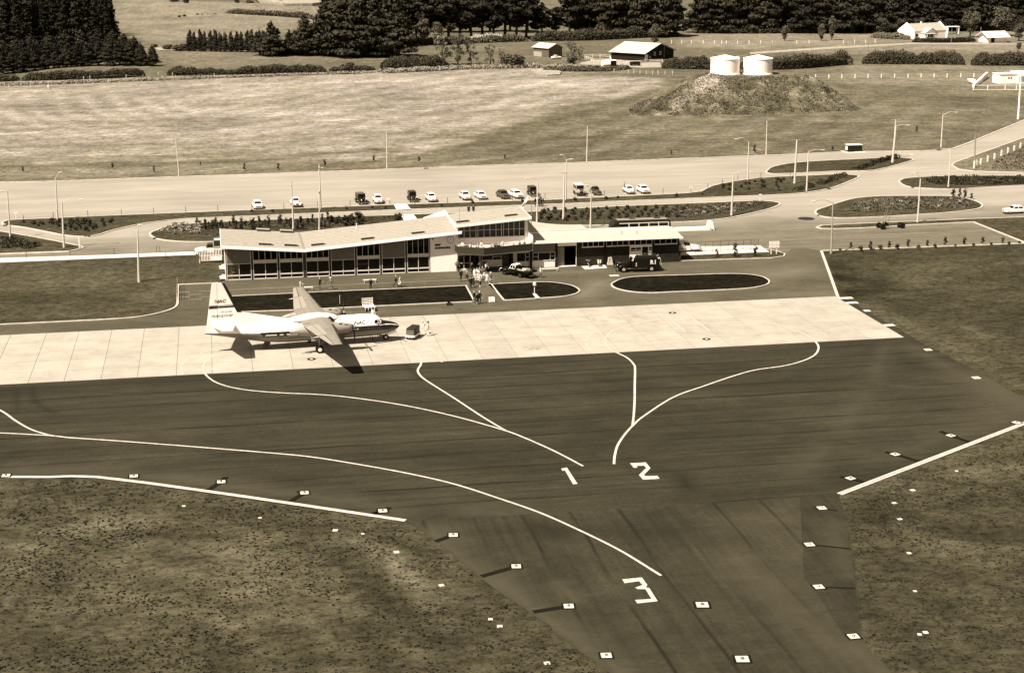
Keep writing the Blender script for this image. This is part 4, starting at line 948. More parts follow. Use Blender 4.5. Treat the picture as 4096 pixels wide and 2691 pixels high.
for s in (-1,1):
    decal('white_band_panel',[(-6.1,1.88),(-4.7,1.88),(-4.68,2.01),(-5.9,2.01)],ACW,s=s)
    decal('white_band_panel',[(-4.35,1.87),(-3.9,1.87),(-3.9,2.0),(-4.35,2.0)],ACW,s=s)
    decal('white_band_panel',[(-3.5,1.87),(-3.1,1.87),(-3.1,2.0),(-3.5,2.0)],ACW,s=s)
    decal('white_band_panel',[(4.6,1.88),(5.05,1.88),(5.15,2.04),(4.7,2.04)],ACW,s=s)
    for k in range(7):
        x=-2.2+k*.95; q=MB(); pts=[side(x+.26*math.cos(a),1.95+.17*math.sin(a),.016,s) for a in [2*math.pi*i/14 for i in range(14)]]
        q.add(pts,[tuple(range(14))]); q.build('cabin_window',GLASS,FUS,fix=False)
    # cockpit glazing
    decal('cockpit_window',[(7.12,2.50),(7.55,2.48),(7.62,2.85),(7.20,2.86)],GLASS,s=s)
    decal('cockpit_window',[(7.62,2.50),(7.86,2.50),(7.80,2.84),(7.68,2.86)],GLASS,s=s)
    decal('door_line',[(6.35,1.2),(6.38,1.2),(6.38,2.7),(6.35,2.7)],MGREY,s=s)
q=MB()
for y0,y1 in ((-.92,-.5),(-.46,.46),(.5,.92)):
    pts=[]
    for (yy,x,z) in ((y0,8.28,2.60),(y1,8.28,2.60),(y1,7.93,2.93),(y0,7.93,2.93)):
        zb,zt,w=fus(x); r=(zt-zb)/2; c=(zb+zt)/2; zz=c+r*math.sqrt(max(0,1-(yy/w)**2)); pts.append((x+.02,yy,zz+.015))
    q.add(pts,[(0,1,2,3)])
q.build('windscreen',GLASS,FUS,fix=False)
def sidetext(txt,x0,x1,z0,z1,shear,bold,m,surf,parent,name='lettering',s=-1):
    me=text_mesh(txt,1,shear,bold,1,'LEFT'); v=np.array([p.co[:] for p in me.vertices]); mn,mx=v.min(0),v.max(0)
    bm=bmesh.new(); bm.from_mesh(me); bmesh.ops.triangulate(bm,faces=bm.faces)
    bmesh.ops.subdivide_edges(bm,edges=[e for e in bm.edges if e.calc_length()>.25],cuts=2,use_grid_fill=False); bm.to_mesh(me); bm.free()
    for p in me.vertices:
        u=(p.co[0]-mn[0])/(mx[0]-mn[0]); w=(p.co[1]-mn[1])/(mx[1]-mn[1])
        if s>0: u=1-u
        x=x0+(x1-x0)*u; z=z0+(z1-z0)*w; p.co=(x,s*surf(x,z),z)
    me.materials.append(m); me.name=name; o=bpy.data.objects.new(name,me); C.objects.link(o); o.parent=parent; return o
fs_=lambda x,z: halfw(x,z)+.02
for s in (-1,1):
    sidetext('NAC',4.67,6.06,2.52,2.94,.3,.02,ACB,fs_,FUS,s=s)
    sidetext('NEW ZEALAND NATIONAL AIRWAYS CORPORATION',-4.5,4.6,1.38,1.52,0,.0,DGREY,fs_,FUS,s=s)
# fin, dorsal fin, rudder
def fint(z): return float(np.interp(z,[3,8.4],[.20,.07]))
def finpart(name,poly,m,k=1,parent=AC):
    q=MB(); n=len(poly)
    vs=[(x,-fint(z)*k,z) for x,z in poly]+[(x,fint(z)*k,z) for x,z in poly]
    q.add(vs,[tuple(range(n)),tuple(range(2*n-1,n-1,-1))]+[((i+1)%n,i,n+i,n+(i+1)%n) for i in range(n)]); return q.build(name,m,parent)
FIN=finpart('fin',[(-9.0,3.0),(-9.15,4.79),(-10.72,8.3),(-10.8,8.40),(-11.30,8.42),(-11.42,3.0)],ACW)
finpart('rudder',[(-11.45,2.8),(-11.33,8.42),(-11.75,8.40),(-11.92,8.25),(-12.85,2.45)],ACW,.8)
finpart('leading_edge_boot',[(-8.62,4.72),(-9.15,4.79),(-10.72,8.3),(-10.45,8.36),(-10.36,8.25)],ACB,1.04,FIN)
q=MB(); dp_=[(-2.4,3.40),(-8.70,4.70),(-9.1,4.75),(-9.1,2.9),(-4,3.0)]; n=len(dp_); w_=[.04,.16,.17,.3,.3]
vs=[(x,-w_[i],z) for i,(x,z) in enumerate(dp_)]+[(x,w_[i],z) for i,(x,z) in enumerate(dp_)]
q.add(vs,[tuple(range(n)),tuple(range(2*n-1,n-1,-1))]+[((i+1)%n,i,n+i,n+(i+1)%n) for i in range(n)]); q.build('dorsal_fin',ACW,AC)
for (za,zb2) in ((5.39,5.60),(5.66,5.72)):
    fx=lambda z: float(np.interp(z,[2.45,8.25],[-12.85,-11.92])); lx=lambda z: float(np.interp(z,[4.79,8.3],[-9.15,-10.72]))
    finpart('fin_stripe',[(fx(za),za),(lx(za),za),(lx(zb2),zb2),(fx(zb2),zb2)],ACB,1.07,FIN)
ft=lambda x,z: fint(z)*1.1+.012
for s in (-1,1):
    o_=(0,0) if s<0 else (.2,.2)
    sidetext('NAC',-11.72,-10.3,6.03,6.42,.3,.02,ACB,ft,FIN,s=s)
    sidetext('jet-prop',-11.1,-9.72,4.78,5.04,.3,.008,BLK,ft,FIN,s=s)
    sidetext('FRIENDSHIP',-12.15,-9.62,4.30,4.58,.25,.012,BLK,ft,FIN,s=s)
    sidetext('ZK-BXH',-8.28,-6.89,3.72,3.90,.0,.012,ACB,lambda x,z: .19,AC,s=s)
finpart('rudder_hinge_line',[(-11.46,2.9),(-11.34,8.41),(-11.31,8.41),(-11.43,2.9)],MGREY,1.09,FIN)
# wings: section lofts, y outwards
def section(y,xle,xte,z,th):
    c=xle-xte; pr=[(0,0),(.03,.30),(.12,.62),(.30,.60+.40),(.55,.74),(.8,.33),(1,.03),(.8,-.16),(.55,-.33),(.3,-.40),(.12,-.34),(.03,-.2)]
    pr=[(0,0),(.025,.32),(.10,.66),(.28,1.0),(.55,.78),(.8,.36),(1,.04),(.8,-.12),(.55,-.28),(.3,-.36),(.1,-.32),(.025,-.2)]
    return [(xle-c*u,y,z+th/2*v) for u,v in pr]
def wing(s):
    def sc(y):
        xle=float(np.interp(y,[0,4.2,14.4],[1.80,1.72,.95])); xte=float(np.interp(y,[0,4.2,14.4],[-1.85,-1.85,-.42])); z=float(np.interp(y,[0,3.6,14.4],[3.42,3.42,3.86])); th=float(np.interp(y,[0,4,14.4],[.62,.6,.17]))
        return xle,xte,z,th
    q=MB(); secs=[section(s*y,*sc(y)) for y in (0,1.2,3.6,6,9,12,14.0,14.35)]
    xle,xte,z,th=sc(14.4); secs.append(section(s*14.5,xle-.12,xte+.1,z,.06))
    if s<0: secs=[x[::-1] for x in secs]
    q.loft(secs); W_=q.build('wing',ACG,AC,smooth=False)
    def strip(name,y0,y1,f0,f1,m,lift=.02):
        q=MB(); P=[]
        for y,f in ((y0,f0),(y0,f1),(y1,f1),(y1,f0)):
            xle,xte,z,th=sc(y); c=xle-xte; v=float(np.interp(f,[.28,.55,.8,1],[1.0,.78,.36,.04])); P.append((xle-c*f,s*y,z+th/2*v+lift))
        q.add(P,[(0,1,2,3)]); q.build(name,m,W_,fix=False)
    strip('flap',4.3,9.6,.74,.985,ACS_L); strip('aileron',9.8,14.1,.72,.985,ACS_L); strip('wing_panel',4.3,9.6,.52,.70,ACS_L,.012)
    for a,b,f0,f1 in ((1.4,2.9,.72,.98),(4.3,9.6,.705,.735),(9.8,14.1,.675,.715),(9.65,9.75,.3,.98),(4.3,9.6,.50,.52)): strip('panel_line',a,b,f0,f1,DGREY if b>9.7 and f0>.6 else MGREY,.026)
    for y in (9.7,):
        xle,xte,z,th=sc(y); q=MB(); q.tube([(xte+1.2,s*y,z+.02),(xte-.55,s*y,z-.12)],[.10,.02],6); q.build('flap_track_fairing',ACW,W_)
    # leading edge boot
    q=MB(); P=[]
    for y in (4.3,14.2):
        xle,xte,z,th=sc(y); c=xle-xte; P.append([(xle-c*.10,s*y,z+th/2*.66+.012),(xle-c*.025,s*y,z+th/2*.34+.014),(xle+.014,s*y,z),(xle-c*.05,s*y,z-th/2*.27-.01)])
    q.add(P[0]+P[1],[(0,1,5,4),(1,2,6,5),(2,3,7,6)]); q.build('leading_edge_boot',DGREY,W_,fix=False)
    if s<0 or True:   # worn registration under the flap line: pale blocks of paint on the outer panel
        for k in range(4): strip('paint_patch',6.4+k*.55,6.62+k*.55,.22+.04*(k%2),.46,ACS_L,.03)
ACS_L=mat('aircraft_light_grey',.27,.45,.4,.08,2)
for s in (-1,1): wing(s)
# wing-to-body fairing hump
q=MB(); secs=[]
for x,h,w in ((3.0,.05,.5),(2.4,.25,.9),(1.6,.50,1.1),(.4,.62,1.18),(-1,.55,1.15),(-2.2,.3,.95),(-3.4,.06,.5)):
    secs.append([(x,w*math.cos(math.pi*j/10),3.28+(h+.1)*math.sin(math.pi*j/10)) for j in range(11)])
q.loft(secs); q.build('wing_fairing',ACW,AC,smooth=True)
q=MB(); q.hexa([(1.5,-1.35,3.2),(2.1,-1.15,3.1),(2.3,-1.0,3.2),(1.7,-1.0,3.6)],[(1.5,-1.3,3.62),(1.95,-1.2,3.55),(2.0,-1.0,3.62),(1.6,-1.0,3.74)]); q.build('wing_root_boot',ACB,AC)
def nacelle(s):
    q=MB(); secs=[]; n=18
    for x,ry,rz,cz in ((3.95,.30,.32,2.86),(3.9,.40,.42,2.86),(3.5,.50,.54,2.86),(2.8,.58,.66,2.87),(1.8,.62,.74,2.86),(.5,.64,.78,2.82),(-.8,.60,.72,2.80),(-1.9,.48,.54,2.80),(-2.8,.30,.33,2.80),(-3.45,.10,.10,2.80)):
        secs.append([(x,s*3.6+ry*math.cos(2*math.pi*j/n),cz+rz*math.sin(2*math.pi*j/n)) for j in range(n)])
    q.loft(secs); N=q.build('nacelle',ACS_N,AC,smooth=True)
    q=MB(); q.lathe([(.34,3.93),(.36,4.02),(.30,4.1)],(0,0,0),16,axis='x'); 
    for i,v in enumerate(q.v): q.v[i]=(v[0],v[1]+s*3.6,v[2]+2.86)
    q.build('intake_ring',ACB,N)
    q=MB(); q.lathe([(.26,4.1),(.24,4.3),(.14,4.46),(.03,4.52)],(0,0,0),12,axis='x')
    for i,v in enumerate(q.v): q.v[i]=(v[0],v[1]+s*3.6,v[2]+2.86)
    q.build('spinner',ACS_L,N,smooth=True)
    for k in range(4):
        a=math.radians(4+90*k); d=Vector((0,math.sin(a),math.cos(a))); e=Vector((.5,math.cos(a)*.85,-math.sin(a)*.85)).normalized()
        q=MB(); c=Vector((4.22,s*3.6,2.86)); P=[]
        for r,w in ((.2,.05),(.6,.11),(1.1,.14),(1.55,.12),(1.76,.07)):
            ee=(e*(1-r/3)+d.cross(Vector((1,0,0)))*(r/3)).normalized(); nn=d.cross(ee)*.02
            P.append([tuple(c+d*r+ee*w+nn),tuple(c+d*r-ee*w+nn),tuple(c+d*r-ee*w-nn),tuple(c+d*r+ee*w-nn)])
        q.loft(P); q.build('propeller_blade',ACB,N)
    q=MB(); q.tube([(-2.6,s*3.6-.55*1,2.55),(-3.7,s*3.6-.35,2.5)],[.16,.13],8); q.build('exhaust_pipe',ACS,N)
    for (x,z,l,h) in ((2.9,.42,.5,.10),(2.35,.55,.35,.12),(3.3,.25,.22,.1)):
        q=MB(); y=s*3.6-(.60); yy=-.02; a0=-.62+.0
        q.box(x,x+l,s*3.6-.40,s*3.6-.34,2.87+z-.02,2.87+z+h-.02); q.build('cowl_vent',DGREY,N)
    # main gear: two wheels on a tall leg
    G=MB(); G.tube([(0,s*3.6,2.5),(0,s*3.6,.5)],.085,10); G.tube([(0,s*3.6-.38,.45),(0,s*3.6+.38,.45)],.06,8); G.tube([(1.35,s*3.6,2.2),(.1,s*3.6,.9)],.045,6); G.tube([(-1.0,s*3.6,2.2),(-.06,s*3.6,1.3)],.045,6)
    G=G.build('main_gear_leg',ACS_L,AC)
    for dy in (-.25,.25):
        q=MB(); q.lathe([(.25,-.12),(.40,-.12),(.46,-.07),(.47,0),(.46,.07),(.40,.12),(.25,.12)],(0,s*3.6+dy,.46),22,axis='y'); w_=q.build('wheel',RUB,G,smooth=False)
        q=MB(); q.lathe([(.03,-.128),(.10,-.14),(.23,-.125),(.24,.0),(.23,.125),(.10,.14),(.03,.128)],(0,s*3.6+dy,.46),14,axis='y'); q.build('wheel_hub',ACW,G)
    for dy in (-.42,.42):
        q=MB(); q.hexa([(-1.0,s*3.6+dy-.02,1.75),(1.1,s*3.6+dy-.02,1.75),(1.1,s*3.6+dy+.02,1.75),(-1.0,s*3.6+dy+.02,1.75)],[(-1.1,s*3.6+dy*.9-.02,2.35),(1.3,s*3.6+dy*.9-.02,2.35),(1.3,s*3.6+dy*.9+.02,2.35),(-1.1,s*3.6+dy*.9+.02,2.35)]); q.build('gear_door',ACS_N,G)
ACS_N=mat('nacelle_silver',.25,.42,.4,.16,1.4)
for s in (-1,1): nacelle(s)
# tailplane
for s in (-1,1):
    q=MB(); secs=[]
    for y,xle,xte,z,th in ((.2,-9.35,-12.1,3.25,.34),(2.5,-9.7,-11.75,3.5,.26),(4.75,-10.08,-11.35,3.76,.16),(4.9,-10.2,-11.25,3.78,.05)): secs.append(section(s*y,xle,xte,z,th))
    if s<0: secs=[x[::-1] for x in secs]
    q.loft(secs); tp=q.build('tailplane',ACW,AC)
    q=MB(); q.add([(-11.35,s*.5,3.39),(-11.31,s*.5,3.39),(-10.98,s*4.6,3.815),(-11.02,s*4.6,3.815)],[(0,1,2,3)]); q.build('elevator_line',MGREY,tp,fix=False)
    q=MB(); q.add([(-9.42,s*.6,3.36),(-9.34,s*.6,3.24),(-10.06,s*4.7,3.77),(-10.16,s*4.7,3.83)],[(0,1,2,3)]); q.build('leading_edge_boot',ACB,tp,fix=False)
# nose gear, aerials, odds
G=MB(); G.tube([(8.72,0,1.0),(8.72,0,.36)],.06,8); G.tube([(9.1,0,1.0),(8.75,0,.55)],.04,6); G.tube([(8.72,-.16,.36),(8.72,.16,.36)],.05,6); G=G.build('nose_gear_leg',ACS_L,AC)
q=MB(); q.lathe([(.16,-.1),(.32,-.1),(.37,-.04),(.37,.04),(.32,.1),(.16,.1)],(8.72,0,.37),20,axis='y'); q.build('wheel',RUB,G)
q=MB(); q.lathe([(.03,-.11),(.16,-.1),(.16,.1),(.03,.11)],(8.72,0,.37),12,axis='y'); q.build('wheel_hub',ACW,G)
for s in (-1,1):
    q=MB(); q.hexa([(8.9,s*.22-.015,.62),(10.0,s*.18-.015,.95),(10.0,s*.18+.015,.95),(8.9,s*.22+.015,.62)],[(8.9,s*.25-.015,.98),(10.0,s*.2-.015,1.2),(10.0,s*.2+.015,1.2),(8.9,s*.25+.015,.98)]); q.build('nose_gear_door',ACW,G)
q=MB(); q.tube([(6.85,0,3.4),(6.85,0,3.66)],.02,5); q.tube([(6.6,0,3.66),(7.05,0,3.66)],.03,6); q.build('aerial',MGREY,AC)
q=MB(); q.tube([(4.5,0,3.4),(4.42,0,3.75)],.025,5); q.build('aerial',MGREY,AC)
q=MB(); q.tube([(7.5,-.2,.75),(7.35,-.2,.50)],.03,5); q.build('aerial',DGREY,AC)
q=MB(); q.hexa([(-.9,-.15,.35),(-.5,-.15,.35),(-.5,.15,.35),(-.9,.15,.35)],[(-.8,-.15,.7),(-.4,-.15,.7),(-.4,.15,.7),(-.8,.15,.7)]); q.build('ventral_blade',DGREY,AC)
# crew steps under the rear door
q=MB(); q.hexa([(-6.3,-.3,.25),(-5.6,-.3,.25),(-5.6,.3,.25),(-6.3,.3,.25)],[(-5.9,-.3,1.0),(-5.3,-.3,1.0),(-5.3,.3,1.0),(-5.9,.3,1.0)]); q.build('airstair',DGREY,AC)
# ---------------------------------------------------------------- vehicles
def wheelset(t,pts,r=.32,w=.18,hub=CHROME,parent=None):
    for (x,y) in pts:
        q=MB(); q.lathe([(r*.55,-w/2),(r*.92,-w/2),(r,-w*.3),(r,w*.3),(r*.92,w/2),(r*.55,w/2)],(x,y,r),16,axis='y'); wl=q.build('wheel',RUB,t)
        q=MB(); q.lathe([(.02,-w/2-.012),(r*.45,-w/2-.012),(r*.58,-w/2+.01),(r*.58,w/2-.01),(r*.45,w/2+.012),(.02,w/2+.012)],(x,y,r),12,axis='y'); q.build('hub',hub,wl)
def winpane(parent,pts,name='window'):
    q=MB(); c=[sum(p[i] for p in pts)/len(pts) for i in range(3)]
    q.add(pts,[(0,1,2,3)]); return q.build(name,GLASS,parent,fix=False)
def cabin(t,zb,zt,b,tp,wb,wt,m,split=.52,name='cabin',rw=True):
    """b=(rear x, front x) at the base, tp at the roof; wb, wt half widths"""
    q=MB(); R4=lambda x0,x1,w,z:[(x0,-w,z),(x1,-w,z),(x1,w,z),(x0,w,z)]
    q.loft([R4(b[0],b[1],wb,zb),R4(tp[0],tp[1],wt,zt-.05),R4(tp[0]+.1,tp[1]-.1,wt-.08,zt)]); c=q.build(name,m,t)
    L=lambda a,b_,k:a+(b_-a)*k; e=.014; k0,k1=.12,.86
    def P(end,k,w_): return L(b[end],tp[end],k)
    z0,z1=L(zb,zt-.05,k0),L(zb,zt-.05,k1); w0,w1=L(wb,wt,k0),L(wb,wt,k1); f0,f1=P(1,k0,0),P(1,k1,0); r0,r1=P(0,k0,0),P(0,k1,0)
    winpane(c,[(f0+e,-w0+.08,z0+e),(f0+e,w0-.08,z0+e),(f1+e,w1-.08,z1+e),(f1+e,-w1+.08,z1+e)],'windscreen')
    if rw: winpane(c,[(r0-e,-w0+.12,z0+e),(r0-e,w0-.12,z0+e),(r1-e,w1-.12,z1+e),(r1-e,-w1+.12,z1+e)],'rear_window')
    for s in (-1,1):
        for (u0,u1) in ((.07,split-.03),(split+.03,.93)):
            winpane(c,[(L(r0,f0,u0),s*(w0+e),z0),(L(r0,f0,u1),s*(w0+e),z0),(L(r1,f1,u1),s*(w1+e),z1),(L(r1,f1,u0),s*(w1+e),z1)],'side_window')
    return c
def lights(t,x,y,z,r=.09,m=None):
    for s in (-1,1): q=MB(); q.ball((x,s*y,z),(r*.7,r,r),10,6); q.build('headlight',m or CHROME,t,smooth=True)
def bumpers(t,xf,xr,w,z,m=CHROME):
    for x in (xf,xr): q=MB(); q.body([(x-.06,w-.05,z-.06,z+.06),(x+.06,w,z-.07,z+.07)],n=8); q.build('bumper',m,t)
def sedan(label,g,loc,rz,kind='modern',cat='car',group='cars parked in a row facing the terminal',grille=True,roofg=None,scale=1):
    m=paint(g); t=thing('parked_car',label,cat,loc,rz,group); rm=m if roofg is None else paint(roofg)
    if kind=='modern':
        q=MB(); q.body([(-2.2,.62,.38,.80),(-2.1,.80,.28,.92),(-1.4,.84,.24,.98),(0,.86,.24,.96),(1.0,.85,.24,.94),(1.9,.82,.27,.88),(2.12,.76,.32,.80),(2.2,.62,.40,.70)],n=20,p=4.5); q.build('body',m,t,smooth=False)
        cabin(t,.93,1.42,(-1.5,.95),(-1.05,.30),.76,.62,rm); wheelset(t,[(1.35,.74),(1.35,-.74),(-1.3,.74),(-1.3,-.74)],.31); lights(t,2.14,.60,.68,.10); bumpers(t,2.22,-2.22,.80,.42)
        q=MB(); q.box(2.13,2.21,-.46,.46,.56,.74); q.build('grille',DGREY,t)
    elif kind=='fifties':
        q=MB(); q.body([(-2.1,.5,.42,.82),(-1.9,.74,.30,.98),(-1.2,.80,.25,1.04),(0,.81,.25,1.02),(.9,.80,.25,1.02),(1.7,.78,.28,.96),(2.0,.70,.34,.86),(2.1,.5,.42,.74)],n=20,p=3); q.build('body',m,t,smooth=True)
        cabin(t,.98,1.50,(-1.35,.80),(-.85,.25),.70,.56,rm); wheelset(t,[(1.28,.68),(1.28,-.68),(-1.25,.68),(-1.25,-.68)],.32); lights(t,2.0,.56,.78,.12); bumpers(t,2.12,-2.1,.74,.42)
        q=MB(); q.ball((2.06,0,.62),(.06,.40,.14),12,6); q.build('grille',CHROME if g>.1 else SILV,t)
    elif kind=='forties':
        q=MB(); q.body([(-2.3,.3,.5,.8),(-2.0,.62,.34,1.0),(-1.2,.80,.28,1.12),(0,.80,.28,1.12),(.7,.62,.28,1.10),(1.5,.50,.34,1.04),(2.05,.36,.4,.90)],n=20,p=2.4); q.build('body',m,t,smooth=True)
        for s in (-1,1):
            q=MB(); q.body([(.6,.14,.40,.70),(1.1,.22,.38,.86),(1.6,.24,.40,.92),(2.0,.22,.42,.84),(2.25,.12,.5,.72)],n=14,p=2.4)
            q.v=[(a,b+s*.66,c) for a,b,c in q.v]; q.build('front_wing',m,t,smooth=True)
            q=MB(); q.body([(-2.15,.10,.40,.66),(-1.6,.22,.36,.90),(-1.1,.22,.36,.88),(-.7,.10,.38,.66)],n=14,p=2.4); q.v=[(a,b+s*.70,c) for a,b,c in q.v]; q.build('rear_wing',m,t,smooth=True)
        cabin(t,1.08,1.58,(-1.75,.70),(-.95,.20),.66,.50,rm); wheelset(t,[(1.5,.70),(1.5,-.70),(-1.35,.72),(-1.35,-.72)],.35); lights(t,2.10,.62,.74,.12); bumpers(t,2.36,-2.32,.80,.44)
        q=MB(); q.ball((2.06,0,.66),(.08,.2,.24),10,6); q.build('grille',CHROME,t)
    elif kind=='vintage':
        q=MB(); q.body([(-1.95,.62,.55,1.15),(-1.6,.70,.50,1.2),(.3,.70,.50,1.2),(.45,.52,.50,1.2),(1.55,.36,.55,1.16)],n=16,p=4); q.build('body',m,t)
        c=cabin(t,1.15,1.85,(-1.9,.52),(-1.82,.36),.70,.66,m,name='cabin'); 
        q=MB(); q.box(-1.85,.40,-.69,.69,1.84,1.90); q.build('roof',m if roofg is None else paint(roofg),t)
        q=MB(); q.box(1.55,1.66,-.33,.33,.50,1.20); rd=q.build('radiator',CHROME,t); q=MB(); q.box(1.665,1.68,-.27,.27,.56,1.12); q.build('radiator_core',BLK,rd)
        for s in (-1,1):
            for xc in (1.35,-1.45):
                q=MB(); secs=[]
                for k in range(9):
                    a=math.pi*(-.06+k/8*1.0); r=.46; px,pz=xc+r*math.cos(a),.36+r*math.sin(a); nx,nz=math.cos(a),math.sin(a)
                    secs.append([(px,s*.56,pz),(px,s*.84,pz-.02),(px-nx*.03,s*.84,pz-.05-nz*.03),(px-nx*.03,s*.56,pz-.03)])
                q.loft(secs); q.build('mudguard',m,t)
            q=MB(); q.box(-1.0,.9,min(s*.6,s*.84),max(s*.6,s*.84),.36,.40); q.build('running_board',m,t)
        wheelset(t,[(1.35,.70),(1.35,-.70),(-1.45,.70),(-1.45,-.70)],.38,.15); lights(t,1.70,.44,.98,.14); bumpers(t,1.95,-2.1,.80,.44)
        q=MB(); [q.tube([(1.7,y,.85),(1.82,y,.85)],.09,8) for y in (-.2,.2)]; q.build('fog_lamp',CHROME,t)
    elif kind=='wagon':   # high utility wagon with a pale roof
        q=MB(); q.body([(-2.0,.78,.5,1.15),(.4,.80,.5,1.15),(.5,.62,.5,1.12),(1.75,.60,.55,1.08)],n=16,p=5); q.build('body',m,t)
        cabin(t,1.12,1.95,(-1.98,.50),(-1.95,.38),.78,.72,rm); q=MB(); q.box(-2.0,.55,-.78,.78,1.93,2.0); q.build('roof',paint(.8),t)
        for s in (-1,1): q=MB(); q.body([(.8,.2,.55,.85),(1.3,.22,.6,.98),(1.8,.2,.6,.95)],n=10,p=3); q.v=[(a,b+s*.68,c) for a,b,c in q.v]; q.build('front_wing',m,t)
        wheelset(t,[(1.3,.72),(1.3,-.72),(-1.3,.72),(-1.3,-.72)],.40,.2,DGREY); lights(t,1.80,.40,.85,.12); bumpers(t,1.98,-2.1,.80,.52,DGREY)
        q=MB(); q.box(1.755,1.78,-.28,.28,.6,1.0); q.build('grille',BLK,t); q=MB(); q.lathe([(.30,0),(.33,.06),(.30,.14)],(1.15,0,1.08),14); q.build('spare_wheel',RUB,t)
    elif kind=='beetle':
        q=MB(); q.body([(-2.0,.3,.4,.6),(-1.7,.6,.3,.98),(-1.0,.68,.28,1.1),(.4,.68,.28,1.05),(1.2,.58,.3,.95),(1.75,.42,.34,.75),(1.9,.2,.4,.6)],n=20,p=2.3); q.build('body',m,t,smooth=True)
        cabin(t,1.0,1.5,(-1.3,.62),(-.65,.18),.62,.46,rm)
        for s in (-1,1):
            for xc in (1.25,-1.2): q=MB(); q.ball((xc,s*.66,.48),(.48,.18,.36),12,8); q.build('mudguard',m,t,smooth=True)
        wheelset(t,[(1.25,.66),(1.25,-.66),(-1.2,.66),(-1.2,-.66)],.31); lights(t,1.62,.62,.66,.13); bumpers(t,2.02,-2.05,.72,.36)
    if scale!=1: t.scale=(scale,)*3
    return t
FR=R(-90)
def cp(x,y): p=at(x,y); return (p.x,p.y+2.1,.015)     # the measured point is under the front bumper
sedan('white square-fronted sedan, leftmost of the parked row',.78,cp(1032,841),FR+.06,'modern')
sedan('cream rounded 1940s saloon behind the tall pole, second from the left of the parked row',.74,cp(1186,832),FR+.05,'forties')
sedan('black vintage car with big headlamps and flat roof, left of the T-shaped sign',.012,cp(1450,822),FR+.16,'vintage',roofg=.10)
sedan('white rounded sedan with dark oval grille directly left of the T-shaped sign',.8,cp(1516,818),FR+.02,'fifties',grille=False)
sedan('black upright vintage car just right of the crossing path',.014,cp(1656,812),FR+.05,'vintage',scale=.95,roofg=.03)
sedan('small white sedan next to the upright black vintage car',.8,cp(1730,811),FR+.08,'fifties')
sedan('white sedan with dark grille, left one of the pair right of the pole tip',.76,cp(1867,804),FR+.08,'fifties')
sedan('white two-tone sedan, right one of the pair, nose turned slightly left',.8,cp(1930,801),FR+.12,'modern',scale=.95)
sedan('dark grey sedan parked close beside the wide white sedan',.06,cp(2020,798),FR+.14,'modern')
sedan('wide white sedan parked close beside the dark grey sedan',.8,cp(2072,797),FR+.22,'modern')
sedan('black vintage car behind the group of people at the lamp post',.012,cp(2140,790),FR+.08,'vintage',scale=.92,roofg=.05)
sedan('utility wagon with pale roof and spare wheel on the bonnet',.32,cp(2328,787),FR+.03,'wagon','wagon')
sedan('dark beetle-shaped car parked right beside the pale-roofed wagon',.045,cp(2393,784),FR+.05,'beetle')
sedan('small white rounded car with a man walking beside it',.8,cp(2526,779),FR+.02,'fifties',scale=.95)
sedan('white sedan, rightmost of the parked row',.76,cp(2584,777),FR+.02,'modern')
p=at(4066,856); sedan('white sedan standing side-on at the right edge of the picture',.8,(p.x,p.y+.7,.015),R(180),'modern',group='cars on the roads beyond the row')
# coach behind the brick wing
p=at(2568,884,2.75); p.y+=1.2; t=thing('coach','long dark coach with white-rimmed windows behind the low brick wing','coach',(p.x,p.y,.015),R(180))
DB=paint(.014); q=MB(); q.body([(-5.1,1.0,.45,2.3),(-4.95,1.18,.38,2.7),(-4.5,1.23,.34,2.86),(4.0,1.23,.34,2.9),(4.7,1.2,.34,2.8),(5.05,1.1,.4,2.5),(5.2,.9,.5,1.9)],n=24,p=4.5); b_=q.build('body',DB,t,smooth=False)
q=MB(); q.body([(-4.5,.75,2.70,2.93),(4.1,.75,2.72,2.97)],n=16,p=4); q.build('roof_panel',paint(.22),t)
for s in (-1,1):
    q=MB(); y=s*1.236; q.box(-4.6,3.9,min(y,y+s*.02),max(y,y+s*.02),2.36,2.48); q.box(-4.6,3.9,min(y,y+s*.02),max(y,y+s*.02),1.50,1.61); q.build('trim_line',W,t)
    for k in range(5):
        x0=-4.5+k*1.7; x1=x0+(1.0 if k==0 else 1.55); q=MB(); q.box(x0,x1,min(y,y+s*.028),max(y,y+s*.028),1.68,2.34); q.build('side_window',GLASS,t)
        q=MB(); q.box(x0-.14,x0-.0,min(y,y+s*.03),max(y,y+s*.03),1.62,2.38); q.build('window_pillar',W,t)
wheelset(t,[(3.2,1.08),(3.2,-1.08),(-2.9,1.08),(-2.9,-1.08)],.48,.26,SILV); q=MB(); q.hexa([(5.06,-.95,1.6),(5.12,-.95,1.6),(5.12,.95,1.6),(5.06,.95,1.6)],[(4.75,-.9,2.5),(4.85,-.9,2.5),(4.85,.9,2.5),(4.75,.9,2.5)]); q.build('windscreen',GLASS,t); lights(t,5.15,.8,.9,.13); bumpers(t,5.3,-5.2,1.1,.5)
for x in (-2.9,1.4): q=MB(); q.box(x-.5,x+.5,-.35,.35,2.93,3.04); q.build('roof_hatch',DGREY,t)
